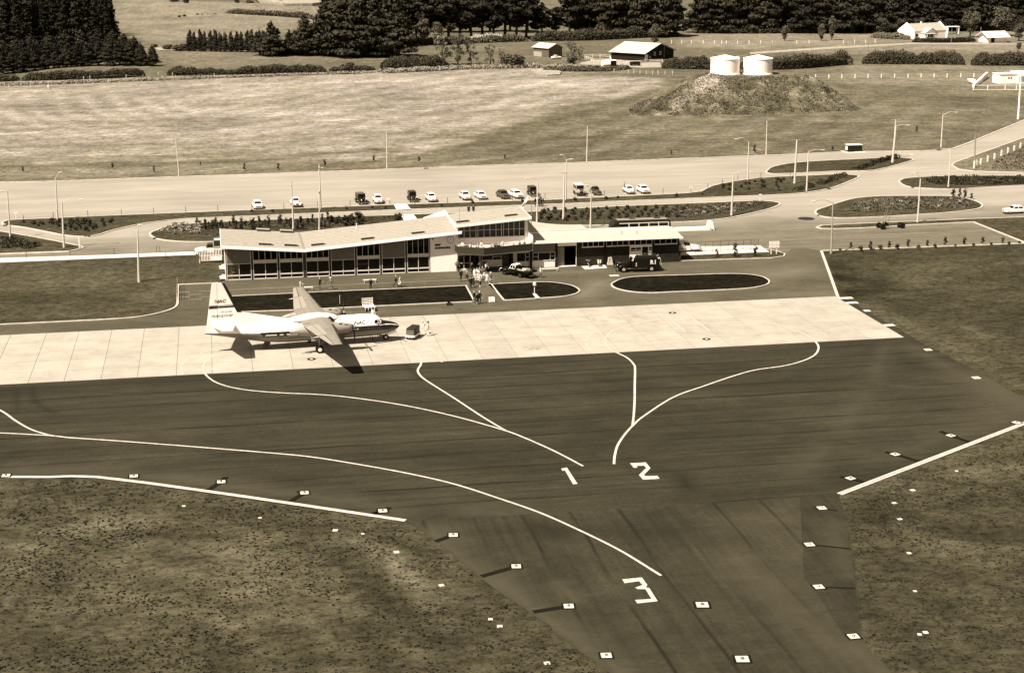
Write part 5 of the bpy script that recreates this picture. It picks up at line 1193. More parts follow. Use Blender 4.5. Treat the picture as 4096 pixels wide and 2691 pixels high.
# fire tender R1
t=thing('fire_tender','black fire tender marked R1 with hose gear on top in front of the brick wing','fire tender',(60.85,-4.95,.028),R(177))
q=MB(); q.body([(.85,.80,.55,1.70),(1.6,.74,.55,1.72),(2.6,.60,.6,1.62),(3.15,.5,.65,1.45)],n=18,p=3.2); q.build('bonnet',BLK,t,smooth=True)
q=MB(); q.hexa([(-3.5,-1.0,.55),(.1,-1.0,.55),(.1,1.0,.55),(-3.5,1.0,.55)],[(-3.05,-.95,2.0),(.1,-.95,2.05),(.1,.95,2.05),(-3.05,.95,2.0)]); q.hexa([(-3.0,-.8,2.01),(.05,-.8,2.01),(.05,.8,2.01),(-3.0,.8,2.01)],[(-2.85,-.65,2.28),(-.05,-.65,2.32),(-.05,.65,2.32),(-2.85,.65,2.28)]); tb=q.build('body',BLK,t)
q=MB(); q.box(.1,.95,-.9,.9,.55,1.35); q.box(.1,.3,-.85,.85,1.35,1.8); q.build('cab_tub',BLK,t)
q=MB(); q.hexa([(.95,-.8,1.70),(1.0,-.8,1.70),(1.0,.8,1.70),(.95,.8,1.70)],[(.75,-.75,2.15),(.8,-.75,2.15),(.8,.75,2.15),(.75,.75,2.15)]); q.build('windscreen',GLASS,t)
for s in (-1,1):
    q=MB(); q.body([(1.45,.16,.6,.85),(1.8,.24,.62,1.12),(2.3,.26,.65,1.18),(2.8,.24,.62,1.02),(3.05,.14,.55,.75)],n=12,p=2.6); q.v=[(a,b+s*.82,c) for a,b,c in q.v]; q.build('mudguard',BLK,t,smooth=True)
    q=MB(); secs=[]
    for k in range(9):
        a=math.pi*k/8; r=.60; px,pz=-2.1+r*math.cos(a),.5+r*math.sin(a); secs.append([(px,s*.95,pz),(px,s*1.12,pz-.02),(px,s*1.12,pz-.07),(px,s*.95,pz-.06)])
    q.loft(secs); q.build('mudguard',BLK,t)
    q=MB(); y=s*1.0; q.box(-1.4,1.3,min(y-.02*s,y+.14*s),max(y-.02*s,y+.14*s),.55,.60); q.build('running_board',CHROME,t)
    q=MB(); q.ball((3.05,s*.62,1.08),(.10,.13,.13),10,6); q.build('headlight',CHROME,t,smooth=True)
    q=MB(); q.tube([(3.0,s*.45,1.3),(3.0,s*.45,1.62),(3.1,s*.45,1.7)],.04,6); q.build('horn',CHROME,t)
wheelset(t,[(2.15,.90),(2.15,-.90),(-2.1,.92),(-2.1,-.92)],.47,.24,SILV); bumpers(t,3.35,-3.65,.9,.6,BLK)
q=MB(); q.tube([(-2.9,y_,2.42) for y_ in (-.6,.6)],.03); [q.tube([(-2.9+i*.55,-.6,2.30),(-2.9+i*.55,-.6,2.42),(-2.9+i*.55,.6,2.42),(-2.9+i*.55,.6,2.30)],.03,5) for i in range(6)]; q.tube([(-3.0,-.6,2.42),(.1,-.6,2.46)],.035,6); q.tube([(-3.0,.6,2.42),(.1,.6,2.46)],.035,6); q.build('roof_ladder',DGREY,t)
q=MB(); q.lathe([(.12,-.16),(.2,-.16),(.2,.16),(.12,.16)],(-1.3,0,2.55),14,axis='y'); q.build('monitor_reel',DGREY,t)
q=MB(); q.tube([(.25,1.02,.9),(.25,1.02,1.45)],.09,8); q.build('extinguisher',SILV,t)
q=MB(); q.tube([(-3.15,-.5,2.0),(-3.4,-.5,2.35),(-3.55,-.5,1.6)],.035,6); q.tube([(-3.15,.9,2.0),(-3.42,.9,2.05),(-3.6,.9,1.0)],.04,6); q.build('rear_rail',OFFW,t)
q=MB(); q.box(-3.4,-3.1,.55,.95,1.98,2.08); q.build('locker_lid',OFFW,t)
me=text_mesh('R1',.84,0,.03,1.15,'CENTER'); 
for v in me.vertices: v.co=(-v.co[0]-2.35+.0,.995+.012,v.co[1]+1.45)
for v in me.vertices: v.co[1]=1.0-(v.co[2]-.55)/1.45*.05+.012
me.materials.append(W); o=bpy.data.objects.new('lettering',me); C.objects.link(o); o.parent=tb
# flat-deck pickup
t=thing('flat_deck_truck','black flat-deck truck with white cab roof and a loaded deck by the terminal door','truck',(42.35,-4.55,.028),R(128.6))
q=MB(); q.body([(.35,.82,.5,1.15),(1.0,.80,.5,1.18),(1.7,.66,.5,1.15),(2.25,.5,.55,1.0)],n=18,p=2.6); q.build('bonnet',BLK,t,smooth=True)
q=MB(); q.box(-.6,.5,-.82,.82,.5,1.15); q.build('cab',BLK,t)
cabin(t,1.14,1.78,(-.62,.62),(-.45,.30),.78,.62,paint(.82),split=.5,name='cab_roof')
for s in (-1,1):
    q=MB(); q.body([(.9,.14,.5,.75),(1.3,.24,.5,.98),(1.8,.26,.5,1.0),(2.3,.2,.5,.85),(2.5,.1,.55,.7)],n=14,p=2.4); q.v=[(a,b+s*.74,c) for a,b,c in q.v]; q.build('mudguard',BLK,t,smooth=True)
q=MB(); q.box(-3.3,-.7,-1.05,1.05,.85,.93); q.box(-3.3,-.7,1.0,1.05,.93,1.15); q.box(-3.3,-.7,-1.05,-1.0,.93,1.15); q.box(-3.3,-3.25,-1.0,1.0,.93,1.15); q.box(-.76,-.7,-1.0,1.0,.93,1.45); q.build('deck',BLK,t)
q=MB(); q.box(-3.2,1.0,-.35,-.2,.5,.7); q.box(-3.2,1.0,.2,.35,.5,.7); q.build('chassis',BLK,t)
rr=random.Random(5)
for k in range(9):
    q=MB(); x=-3.0+rr.random()*1.7; y=-.8+rr.random()*1.3; q.box(0,.7+rr.random()*.4,0,.08+rr.random()*.18,0,.10+.1*rr.random()); o=q.build('load_plank',[OFFW,MGREY,WOOD][k%3],t); o.location=(x,y,.94+.13*(k//3)); o.rotation_euler=(0,0,rr.uniform(-.6,.6))
q=MB(); q.box(-1.3,-.8,.45,.98,.94,1.02); q.build('load_board',W,t)
wheelset(t,[(1.5,.74),(1.5,-.74),(-1.55,.80),(-1.55,-.80)],.38,.2,DGREY); bumpers(t,2.55,-3.4,.8,.5,CHROME); lights(t,2.35,.62,.85,.11)
q=MB(); q.hexa([(2.38,.5,.5),(2.42,.5,.5),(2.42,.95,.5),(2.38,.95,.5)],[(2.35,.5,.85),(2.39,.5,.85),(2.39,.95,.85),(2.35,.95,.85)]); q.build('white_panel',W,t)
# canvas-covered trucks
def canvas(label,loc,rz,cv):
    t=thing('canvas_truck',label,'truck',loc,rz)
    q=MB(); q.body([(.5,.8,.5,1.2),(1.4,.76,.5,1.2),(2.1,.6,.55,1.1),(2.5,.42,.6,.95)],n=18,p=2.5); q.build('bonnet',paint(.72),t,smooth=True)
    q=MB(); q.box(-.4,.6,-.82,.82,.5,1.2); q.build('cab',paint(.72),t); cabin(t,1.18,1.80,(-.4,.72),(-.3,.40),.78,.64,paint(.06),split=.5,name='cab_roof')
    for s in (-1,1):
        q=MB(); q.body([(1.0,.14,.5,.75),(1.45,.24,.5,.98),(1.9,.24,.5,1.0),(2.4,.16,.5,.82)],n=14,p=2.4); q.v=[(a,b+s*.74,c) for a,b,c in q.v]; q.build('mudguard',paint(.72),t,smooth=True)
    q=MB(); q.box(-3.3,-.5,-1.0,1.0,.7,.8); q.build('deck',DGREY,t)
    for k in range(17):
        for s in (-1,1):
            q=MB(); x=-3.28+k*.172; q.box(x,x+.11,min(s*1.0,s*1.04),max(s*1.0,s*1.04),.8,1.42); q.build('side_slat',OFFW,t)
    q=MB(); R4=lambda x,w,z:[(x,-w,1.42),(x,w,1.42),(x,w,z),(x,w*.75,z+.13),(x,-w*.75,z+.13),(x,-w,z)]
    q.loft([R4(-3.3,.98,2.2),R4(-1.9,.96,2.14),R4(-.5,.98,2.2)]); cvo=q.build('canvas_cover',cv,t)
    q=MB(); q.box(-3.25,-.55,-.72,.72,2.34,2.37); q.build('cover_top',mat('pale_canvas',.6,.9),t)
    wheelset(t,[(1.65,.74),(1.65,-.74),(-2.0,.82),(-2.0,-.82)],.38,.2,DGREY); bumpers(t,2.6,-3.4,.8,.5)
    return t
p=at(2752,1014); canvas('truck with slatted sides and canvas cover parked at the right end of the brick wing',(p.x-.2,p.y+1.0,.028),R(0),mat('grey_canvas',.13,.9,.1,.15))
p=at(850,1024); canvas('covered truck with white nose behind the slatted gate',(p.x-.2,p.y+1.4,.03),R(180),mat('dark_canvas',.035,.9,.1,.15))
# motorcycles
def moto(label,loc,rz,g):
    t=thing('motorcycle',label,'motorcycle',loc,rz,'motorcycles by the brick wall')
    wheelset(t,[(.68,0),(-.68,0)],.31,.11,SILV)
    q=MB(); q.tube([(.68,0,.31),(.45,0,.95),(.40,0,1.02)],.035,6); q.tube([(-.68,0,.31),(-.1,0,.4),(.3,0,.5),(.42,0,.9)],.03,6); q.tube([(-.68,0,.31),(-.3,0,.72),(.35,0,.85)],.03,6); q.build('frame',BLK,t)
    q=MB(); q.ball((.15,0,.82),(.28,.15,.13),12,8); q.build('fuel_tank',paint(g),t,smooth=True); q=MB(); q.body([(-.65,.1,.78,.86),(-.35,.14,.74,.88),(-.1,.11,.76,.86)],n=10); q.build('seat',BLK,t)
    q=MB(); q.ball((.05,0,.45),(.2,.16,.17),10,6); q.build('engine',CHROME,t); q=MB(); q.tube([(.36,-.36,1.02),(.45,-.2,1.06),(.45,.2,1.06),(.36,.36,1.02)],.022,6); q.build('handlebar',CHROME,t); q=MB(); q.ball((.56,0,.92),(.09,.11,.11),10,6); q.build('headlight',CHROME,t)
    q=MB(); q.hexa([(.55,-.26,.5),(.6,-.26,.5),(.6,.26,.5),(.55,.26,.5)],[(.48,-.3,1.0),(.52,-.3,1.0),(.52,.3,1.0),(.48,.3,1.0)]); q.build('leg_shield',paint(g),t) if g>.3 else None
    q=MB(); q.tube([(.1,-.2,.3),(-.75,-.2,.33)],.045,6); q.build('exhaust_pipe',CHROME,t)
    return t
p=at(2353,1066); moto('chromed motorcycle, left one on the pale pad at the brick wall',(p.x,p.y+.2,.06),R(-88),.1)
p=at(2396,1065); moto('motor scooter with pale leg shield, right one on the pale pad',(p.x,p.y+.2,.06),R(-95),.6)
p=at(2440,1061); t=thing('covered_barrow','pale tarpaulin-covered barrow standing against the brick wall','covered barrow',(p.x,p.y,.03))
q=MB(); q.hexa([(-.38,-.35,.25),(.38,-.35,.25),(.34,.35,.25),(-.36,.35,.25)],[(-.25,-.3,1.18),(.22,-.2,1.22),(.24,.3,1.2),(-.22,.3,1.14)]); q.hexa([(-.44,-.38,.10),(.42,-.42,.12),(.4,.38,.1),(-.42,.38,.1)],[(-.39,-.355,.30),(.39,-.355,.32),(.35,.36,.3),(-.37,.36,.3)]); q.build('cover',mat('tarpaulin',.42,.85,.2,.25,4),t)
q=MB(); [q.tube([(x,y,0),(x,y,.12)],.06,6) for x in (-.3,.3) for y in (-.3,.3)]; q.build('castor',BLK,t)
# four-wheeled trailer with twin raised arms
pa,pb,pc,pd=at(3515,912),at(3531,919),at(3599,911),at(3609,914)
t=thing('wheeled_trailer','dark four-wheeled trailer with two thin raised arms standing beside the right kerb','trailer',tuple(pb))
q=MB(); f=lambda p,z: (p.x-pb.x,p.y-pb.y,z)
q.tube([f(pa,.55),f(pb,.55)],.07,6); q.tube([f(pc,.55),f(pd,.55)],.07,6); mA=(pa+pb)/2; mC=(pc+pd)/2; q.tube([f(mA,.62),f(mC,.62)],.11,6); q.build('chassis_beam',DGREY,t)
q=MB(); k=f(mA,0); q.hexa([(k[0]+.2,k[1]-.4,.5),(k[0]+1.4,k[1]-.4,.5),(k[0]+1.4,k[1]+.4,.5),(k[0]+.2,k[1]+.4,.5)],[(k[0]+.5,k[1]-.25,1.15),(k[0]+1.0,k[1]-.25,1.15),(k[0]+1.0,k[1]+.25,1.15),(k[0]+.5,k[1]+.25,1.15)]); q.build('winch_box',BLK,t)
for p_ in (pa,pb,pc,pd):
    q=MB(); q.lathe([(.12,-.16),(.46,-.16),(.50,-.08),(.50,.08),(.46,.16),(.12,.16)],(p_.x-pb.x,p_.y-pb.y,.5),16,axis='y'); w_=q.build('wheel',RUB,t)
for dy in (-.35,.35):
    q=MB(); q.tube([(k[0]+.35,k[1]+dy,.75),(k[0]+.75,k[1]+dy,2.6),(k[0]+1.0,k[1]+dy,3.9)],[.05,.04,.02],6); q.build('raised_arm',WOOD,t)
q=MB(); q.tube([(k[0]+.5,k[1]-.35,1.2),(k[0]+.5,k[1]+.35,1.2)],.03,5); q.tube([(k[0]+1.2,k[1],.7),(k[0]+2.1,k[1],4.6),(k[0]+2.4,k[1],5.0)],[.03,.02,.02],5); q.build('crossbar',WOOD,t)
# ground power unit with its cable
t=thing('ground_power_unit','dark slatted ground power unit on a white trailer chassis in front of the airliner nose','power unit',(22.75,-37.35,.066),R(62))
q=MB(); q.box(-1.15,1.15,-.62,.62,.35,.55); q.box(-1.35,-1.15,-.5,.5,.38,.5); q.build('chassis',W,t)
q=MB(); q.box(-1.0,1.05,-.52,.52,.56,1.42); hb=q.build('housing',mat('slatted_housing',.03,.7),t)
q=MB(); q.box(-.2,.8,-.535,-.522,.75,1.25); q.build('side_opening',BLK,hb)
for k in range(5): q=MB(); y=-.44+k*.2; q.box(-1.0,1.05,y,y+.09,1.425,1.47); q.build('top_slat',DGREY,hb)
for k in range(7): q=MB(); q.box(-1.02,-1.004,-.46+k*.13,-.40+k*.13,.62,1.22); q.build('louvre',MGREY,hb)
wheelset(t,[(.8,.5),(.8,-.5),(-.75,.5),(-.75,-.5)],.24,.14,SILV)
mb=MB(); pts=[at(1490,1333,1.1),at(1491,1352,.35),at(1494,1368,.12),at(1512,1371,.11),at(1560,1365,.11),at(1605,1358,.12),at(1620,1356,.5)]
mb.tube([tuple(p) for p in spline(pts,4,False)],.045,6); tag(mb.build('power_cable',BLK),'black power cable trailing from the airliner belly to the power unit','cable')
# white slatted baggage trolley
p=at(1477,1243); t=thing('baggage_trolley','white slatted two-tier baggage trolley at the edge of the asphalt behind the airliner','trolley',(p.x,p.y,.03),R(6))
for k in range(6): q=MB(); q.box(-.75,.75,-.6+k*.26,-.42+k*.26,.62,.66); q.build('deck_slat',W,t)
for k in range(4): q=MB(); q.box(-.78,.72,1.0,1.04,.75+k*.22,.87+k*.22); q.build('rack_slat',W,t)
for k in range(4): q=MB(); q.box(-.7+k*.42,-.6+k*.42,-.66,-.62,.2,.62); q.build('front_slat',W,t)
q=MB(); [q.box(x,x+.06,.96,1.0,.6,1.6) for x in (-.75,.66)]; q.box(-.75,.75,-.62,1.0,.54,.61); q.build('frame',W,t); wheelset(t,[(.45,-.5),(-.45,-.5),(.45,.8),(-.45,.8)],.22,.1,DGREY)
t2=None
# little things on the forecourt
p=at(1966,1208); t=thing('sandwich_board','small white sandwich board between the two dark lawns','sign board',(p.x,p.y,.03)); q=MB(); q.hexa([(-.42,-.3,.05),(.42,-.3,.05),(.42,-.26,.05),(-.42,-.26,.05)],[(-.40,-.05,.7),(.40,-.05,.7),(.40,-.01,.7),(-.40,-.01,.7)]); q.build('front_panel',W,t)
q=MB(); q.hexa([(-.42,.26,.05),(.42,.26,.05),(.42,.3,.05),(-.42,.3,.05)],[(-.40,.01,.7),(.40,.01,.7),(.40,.05,.7),(-.40,.05,.7)]); q.build('rear_panel',W,t); q=MB(); q.box(-.25,.3,-.30,-.27,.12,.17); q.build('dark_bar',BLK,t)
p=at(1797,1221); t=thing('crouched_cart','small dark hand cart at the lower edge of the long lawn','hand cart',(p.x,p.y,.03)); q=MB(); q.box(-.35,.35,-.25,.25,.22,.3); q.box(-.2,.1,-.2,.2,.3,.8); q.build('deck',BLK,t); q=MB(); q.tube([(-.1,0,.8),(-.1,0,1.1)],.03,5); q.build('handle',BLK,t); wheelset(t,[(.25,.25),(.25,-.25),(-.25,.25),(-.25,-.25)],.13,.07,DGREY)
t['label']='small dark hand cart at the lower edge of the long lawn'; t.name='hand_cart'
def bench(label,px,py,L=1.9,rz=0,back=False):
    p=at(px,py); t=thing('bench',label,'bench',(p.x,p.y,.03),rz); q=MB()
    for k in range(3): q=MB(); q.box(-L/2,L/2,-.22+k*.15,-.1+k*.15,.42,.46); q.build('seat_slat',W,t)
    for s in (-1,1): q=MB(); q.box(s*L*.4-.04,s*L*.4+.04,-.2,.18,0,.42); q.build('leg',OFFW,t)
    if back:
        for k in range(2): q=MB(); q.box(-L/2,L/2,.22,.25,.55+k*.2,.70+k*.2); q.build('back_slat',W,t)
    return t
bench('long white bench behind the man with raised elbow',1479,1131,1.95)
bench('low white bench behind the railing beside the child in white',1234,1161,1.25)
bench('white bench with shadow below the corrugated bay',2197,1086,2.9,0,False)
p=at(2156,1068); t=thing('display_board','white board leaning beside the bench under the corrugated bay','board',(p.x,p.y,.03)); q=MB(); q.hexa([(-.28,-.2,0),(.28,-.2,0),(.28,-.15,0),(-.28,-.15,0)],[(-.28,.05,1.5),(.28,.05,1.5),(.28,.1,1.5),(-.28,.1,1.5)]); q.build('panel',W,t); q=MB(); q.tube([(0,.1,1.4),(0,.5,0)],.03,5); q.build('strut',WOOD,t)
p=at(2138,1176); t=thing('monument','white post carrying a small lantern box on the half-oval lawn','post',(p.x,p.y,.13)); q=MB(); q.tube([(0,0,0),(0,0,1.55)],.06,8); q.build('post',W,t); q=MB(); q.box(-.2,.2,-.2,.2,1.15,1.3); q.lathe([(.2,1.3),(.24,1.45),(.1,1.6)],n=10); q.build('lantern',W,t); q=MB(); q.tube([(0,0,1.55),(0,0,1.75)],.03,5); q.build('finial',MGREY,t)
p=at(1360,1218); q=MB(); q.tube([(0,0,0),(0,0,1.2)],.05,6); tag(q.build('marker_post',POLE,loc=(p.x,p.y,.13)),'thin pale post on the long lawn behind the airliner','post')
# ---------------------------------------------------------------- street lamps and poles
def pole(label,base,top,arms=(),r=(.15,.09),m=None,name='street_lamp',cat='street lamp',group=None,cross=None,box=None,z0=.0):
    b=at(*base); X,Z=onplane(top[0],top[1],b.y); Z=max(Z,2)
    t=thing(name,label,cat,(b.x,b.y,z0),0,group); m=m or POLE; h=Z-z0; dx=X-b.x; dx=max(-.25,min(.25,dx))
    q=MB(); q.tube([(0,0,0),(0,0,min(1.2,h*.2)),(dx*.5,0,h*.55),(dx,0,h)],[r[0]*1.25,r[0],(r[0]+r[1])/2,r[1]],10); q.build('pole',m,t)
    for a in arms:
        ax,az=onplane(a[0],a[1],b.y); ax-=b.x; az-=z0
        mid=((dx+ax)/2,0,max(az,h)+.12 if abs(ax-dx)>1 else (h+az)/2)
        q=MB(); q.tube([tuple(v) for v in spline([Vector((dx,0,h-.05)),Vector(mid),Vector((ax,0,az))],4,False)],.05,6); ar=q.build('arm',m,t)
        s=1 if ax>dx else -1; q=MB(); q.body([(-.35,.07,-.05,.05),(0,.14,-.08,.07),(.4,.09,-.05,.06)],n=10,p=2.5); L=q.build('lamp_head',OFFW,ar); L.location=(ax+s*.15,0,az); L.rotation_euler=(0,0,0 if s>0 else math.pi)
        q=MB(); q.ball((.05,0,-.07),(.2,.1,.05),8,4); g=q.build('lens',mat('lamp_glass',.12,.3),ar); g.location=L.location
    if cross:
        for dz in cross[1:]:
            q=MB(); q.box(dx-cross[0],dx+cross[0],-.05,.05,h-dz-.06,h-dz+.06); q.build('crossarm',m if m is not POLE else WOOD,t)
            for s in (-1,-.5,.5,1): q=MB(); q.tube([(dx+s*cross[0]*.9,0,h-dz+.06),(dx+s*cross[0]*.9,0,h-dz+.2)],.035,6); q.build('insulator',W,t)
    if box:
        for zz in box: q=MB(); q.box(dx*.5-.16,dx*.5+.16,-.2,.2,h*zz-.1,h*zz+.1); q.build('junction_box',m,t)
    return t
LG='street lamps around the car park and roads'
pole('pale pole with small head at the left edge of the picture',(42,954),(29,764),[(8,765)],group=LG)
pole('lamp post with short upturned arm in the left shrub bed',(231,880),(222,711),[(236,690)],group=LG,box=(.25,))
pole('lamp post with long arm curving right at the tip of the left grass triangle',(257,993),(247,808),[(322,797)],(.17,.1),group=LG)
pole('tall lamp post standing alone on the near left lawn',(557,1128),(550,922),[(555,900)],(.18,.1),group=LG)
pole('thin lamp post on the far kerb above the left shrub bed',(716,706),(703,560),(),(.12,.08),group=LG)
pole('pale pole rising in front of the cream 1940s saloon',(1174,919),(1165,725),(),(.16,.09),group=LG,z0=.13,box=(.92,))
pole('tall twin pole, taller rear mast with collar and cap above the car park',(1283,838),(1276,656),[(1281,672)],(.16,.09),group=LG,z0=.15,box=(.93,))
pole('front pole of the pair left of the black vintage car',(1278,938),(1280,760),(),(.14,.1),group=LG,z0=.13,box=(.97,))
pole('thin lamp post on the far kerb above the black vintage car',(1548,677),(1546,531),(),(.12,.08),group=LG,box=(.45,))
pole('thin lamp post on the far kerb, right of the picture centre',(2347,648),(2350,505),(),(.12,.08),group=LG)
pole('lamp post with arm bent left in front of the group of people',(2148,893),(2151,722),[(2110,714)],(.16,.09),group=LG,z0=.13)
pole('stout pale pole with small crossarm beside the forked lamp mast',(2254,878),(2258,690),(),(.2,.14),group='poles beside the roads',cross=(.45,.1),name='utility_pole',cat='pole',z0=.13)
pole('tall mast with a forked pair of lamps behind the stout pale pole',(2263,802),(2266,640),[(2250,619),(2281,637)],(.15,.09),group=LG,z0=.13)
pole('lamp post with short arm left, rising behind the low roof beside the beetle-shaped car',(2362,911),(2365,762),[(2349,741)],(.14,.08),group=LG)
pole('lamp post with long flat arm right on the shrub bed behind the coach',(2926,864),(2933,694),[(3000,687)],(.17,.1),group=LG,z0=.13)
pole('tall lamp post with arm bent left at the car park corner',(2991,722),(2995,568),[(2948,556)],(.15,.09),group=LG)
pole('thin lamp post on the far kerb above the two car park islands',(3064,622),(3068,483),(),(.12,.08),group=LG)
pole('thick pale pole with T crossarm on the middle island',(3178,736),(3188,559),(),(.2,.15),group='poles beside the roads',cross=(1.1,.1),name='utility_pole',cat='pole',z0=.13)
pole('lamp post with flat arm right, just right of the T-topped pole',(3226,766),(3234,606),[(3289,600)],(.16,.1),group=LG,z0=.13)
pole('thick pale lamp pole with arm right at the tip of the upper island',(3570,652),(3584,504),[(3630,501)],(.24,.17),group=LG,z0=.13)
pole('power pole with crossarm directly behind the thick pale lamp pole',(3573,634),(3583,478),(),(.16,.12),group='poles beside the roads',cross=(.9,.15),name='utility_pole',cat='pole')
pole('lamp post with arm right beyond the entrance road',(3764,589),(3772,460),[(3823,450)],(.16,.1),group=LG)
pole('brown wooden pole on the right roadside verge',(3896,675),(3901,540),(),(.15,.12),m=mat('pole_wood',.22,.9),group='poles beside the roads',name='utility_pole',cat='pole',z0=.13)
pole('thin pole standing on the long upper right island',(3793,750),(3804,596),(),(.13,.09),group=LG,z0=.13)
pole('lamp post with arm left in front of the oval island, behind the trailer',(3670,891),(3682,716),[(3650,694)],(.16,.1),group=LG,z0=.13)
pole('weathered lamp post with thin arm left at the corner of the right lawn',(3324,1014),(3332,811),[(3260,804)],(.14,.09),m=mat('pole_weathered',.3,.9),group=LG)
pole('thick white pole at the right edge by the white building',(4072,477),(4077,296),(),(.24,.2),m=WALLW,group='poles beside the roads',name='utility_pole',cat='pole')
# flagpole on the balcony and the furled pennant on the roof end
t=thing('balcony_mast','thin mast rising from the left end of the balcony','mast',(34.6,-.85,3.05)); q=MB(); q.tube([(0,0,0),(-.05,0,6.8)],[.05,.025],6); q.build('mast',MGREY,t)
p=Vector((46.6,9.5,0)); t=thing('flagpole','thin flagpole behind the roof end flying a limp pale pennant','flagpole',(p.x,p.y,0)); X,Z=onplane(2101,766,p.y)
q=MB(); q.tube([(0,0,0),(0,0,Z)],[.06,.035],6); q.build('pole',POLE,t)
fx,fz=onplane(2114,785,p.y); bx_,bz=onplane(2086,836,p.y); q=MB(); secs=[]
for k in range(8):
    u=k/7; x=fx+(bx_-fx)*u-p.x; z=fz+(bz-fz)*u; w=.05+.45*u*(1-u*.35); secs.append([(x-w,.1*math.sin(u*9),z-.2*w),(x+w*.8,.12*math.cos(u*8),z+.15*w),(x+w*.8,.14*math.cos(u*8),z+.12*w),(x-w,.14+.1*math.sin(u*9),z-.24*w)])
q.loft(secs); q.build('pennant',WALLW,t); q=MB(); q.tube([(0,0,Z),(fx-p.x,0,fz+.1)],.02,5); q.build('halyard',POLE,t)
q=MB(); q.tube([(0,0,0),(0,0,5)],.05,6); tag(q.build('wall_pipe',MGREY,loc=(46.9,6,4.2)),'thin stay pole beside the pennant','pole')
# signs
def tsign(label,px,py,top,w=.8,g='T-shaped signs'):
    b=at(px,py); X,Z=onplane(px,top,b.y); t=thing('t_sign',label,'sign',(b.x,b.y,.1),0,g); q=MB(); q.tube([(0,0,0),(0,0,Z-.1)],.06,6); q.build('post',W,t); q=MB(); q.box(-w/2,w/2,-.07,-.03,Z-.42,Z-.05); q.build('board',W,t)
tsign('white T-shaped sign between the oval-grille sedan and the crossing path',1553,822,793,.75)
tsign('white T-shaped sign at the right end of the car park strip',2764,774,747,.75); tsign('white T-shaped sign at the right tip of the long shrub bed',3040,807,777,.55)
tsign('white T-shaped sign at the tip of the upper right island',3643,642,616,.7); tsign('white T-shaped sign at the far left of the car park',65,878,849,.7)
q=MB(); q.box(-.11,.11,-.08,.08,0,1.75); p=at(318,994); tag(q.build('kerb_post',W,loc=(p.x,p.y,.1)),'white square post at the tip of the left grass triangle','post')
p=at(3095,1019); t=thing('notice_board','large white notice board on two legs at the right end of the wing lawn','notice board',(p.x,p.y,.13)); q=MB(); q.box(-.85,.85,-.06,0,1.0,2.05); pn=q.build('panel',W,t)
for x in (-.45,.45): q=MB(); q.box(x-.07,x+.07,-.02,.1,0,1.0); q.build('leg',W,t)
q=MB(); q.box(-.86,.86,-.075,-.062,1.5,1.53); q.box(-.3,-.27,-.075,-.062,1.02,2.04); q.box(.3,.33,-.075,-.062,1.02,2.04); q.build('panel_joint',OFFW,pn)
# ---------------------------------------------------------------- fences and rails
def fence(label,pts,h,m,r=.035,wires=(.9,.5),name='wire_fence',wr=.008,cat='fence',z0=.1,every=None,wm=None,rails=False,square=False,k=1):
    P=[at(*p) for p in pts]
    if every:
        Q=[]; 
        for a,b in zip(P[:-1],P[1:]):
            n=max(1,int(round((b-a).length/every))); Q+=[a+(b-a)*i/n for i in range(n)]
        P=Q+[P[-1]]
    o=P[0]; t=thing(name,label,cat,(o.x,o.y,0))
    pm=MB()
    if square: pm.box(-r,r,-r,r,z0,z0+h)
    else: pm.tube([(0,0,z0),(0,0,z0+h)],r,6)
    me=pm.mesh('post',m,fix=True)
    for p in P: q=bpy.data.objects.new('post',me); C.objects.link(q); q.parent=t; q.location=(p.x-o.x,p.y-o.y,0)
    for w in wires:
        q=MB(); q.tube([(p.x-o.x,p.y-o.y,z0+h*w) for p in P],wr,4); q.build('rail' if rails else 'wire',wm or m,t)
    return t
DP=mat('fence_post_dark',.06,.85)
fence('dark post and wire fence along the car park left of the crossing path',[(95,888),(214,874),(352,868),(486,862),(615,857),(743,852),(872,846),(1008,842),(1136,838),(1271,832),(1401,827),(1560,820)],1.1,DP,.05)
fence('dark post and wire fence along the car park right of the crossing path',[(1660,824),(1790,815),(1920,809),(2050,803),(2180,797),(2300,792),(2417,786),(2535,783),(2652,778),(2763,774),(2831,757),(2889,741),(2951,723),(3043,713),(3160,709)],1.1,DP,.05)
fence('dark posts beside the pale footpath at the left',[(0,1036),(106,1033),(281,1027),(457,1020),(640,1012)],1.0,DP,.045)
fence('short dark braced fence on the grass left of the slatted gate',[(627,1010),(664,1037),(704,1049),(800,1052)],1.0,DP,.045)
# pipe railing between forecourt and lawn, with its chicane
PIPE=mat('pipe_rail',.26,.5)
fence('low pipe railing along the long lawn in front of the terminal',[(799,1191),(935,1184),(1300,1167),(1700,1150),(1870,1142)],.88,PIPE,.022,(1.0,.04),'pipe_railing',.024,'railing',.03,2.0,rails=True)
fence('short pipe railing section, left in the chicane by the fin',[(712,1191),(761,1190)],.75,PIPE,.03,(1.0,.05),'pipe_railing',.03,'railing',.03,rails=True)
fence('short pipe railing section, middle of the chicane by the fin',[(755,1201),(808,1198)],.75,PIPE,.03,(1.0,.05),'pipe_railing',.03,'railing',.03,rails=True)
fence('pipe railing round the waiting crowd at the gap between the lawns',[(1896,1137),(1940,1133),(1975,1131)],.8,PIPE,.03,(1.0,.05),'pipe_railing',.03,'railing',.03,rails=True)
fence('pale ladder-like fence along the kerb left of the airliner fin',[(711,1203),(711,1193),(711,1182),(711,1171),(711,1160),(711,1149)],1.35,PIPE,.04,(1.0,.6,.25),'kerb_fence',.03,'fence',.1,rails=True)
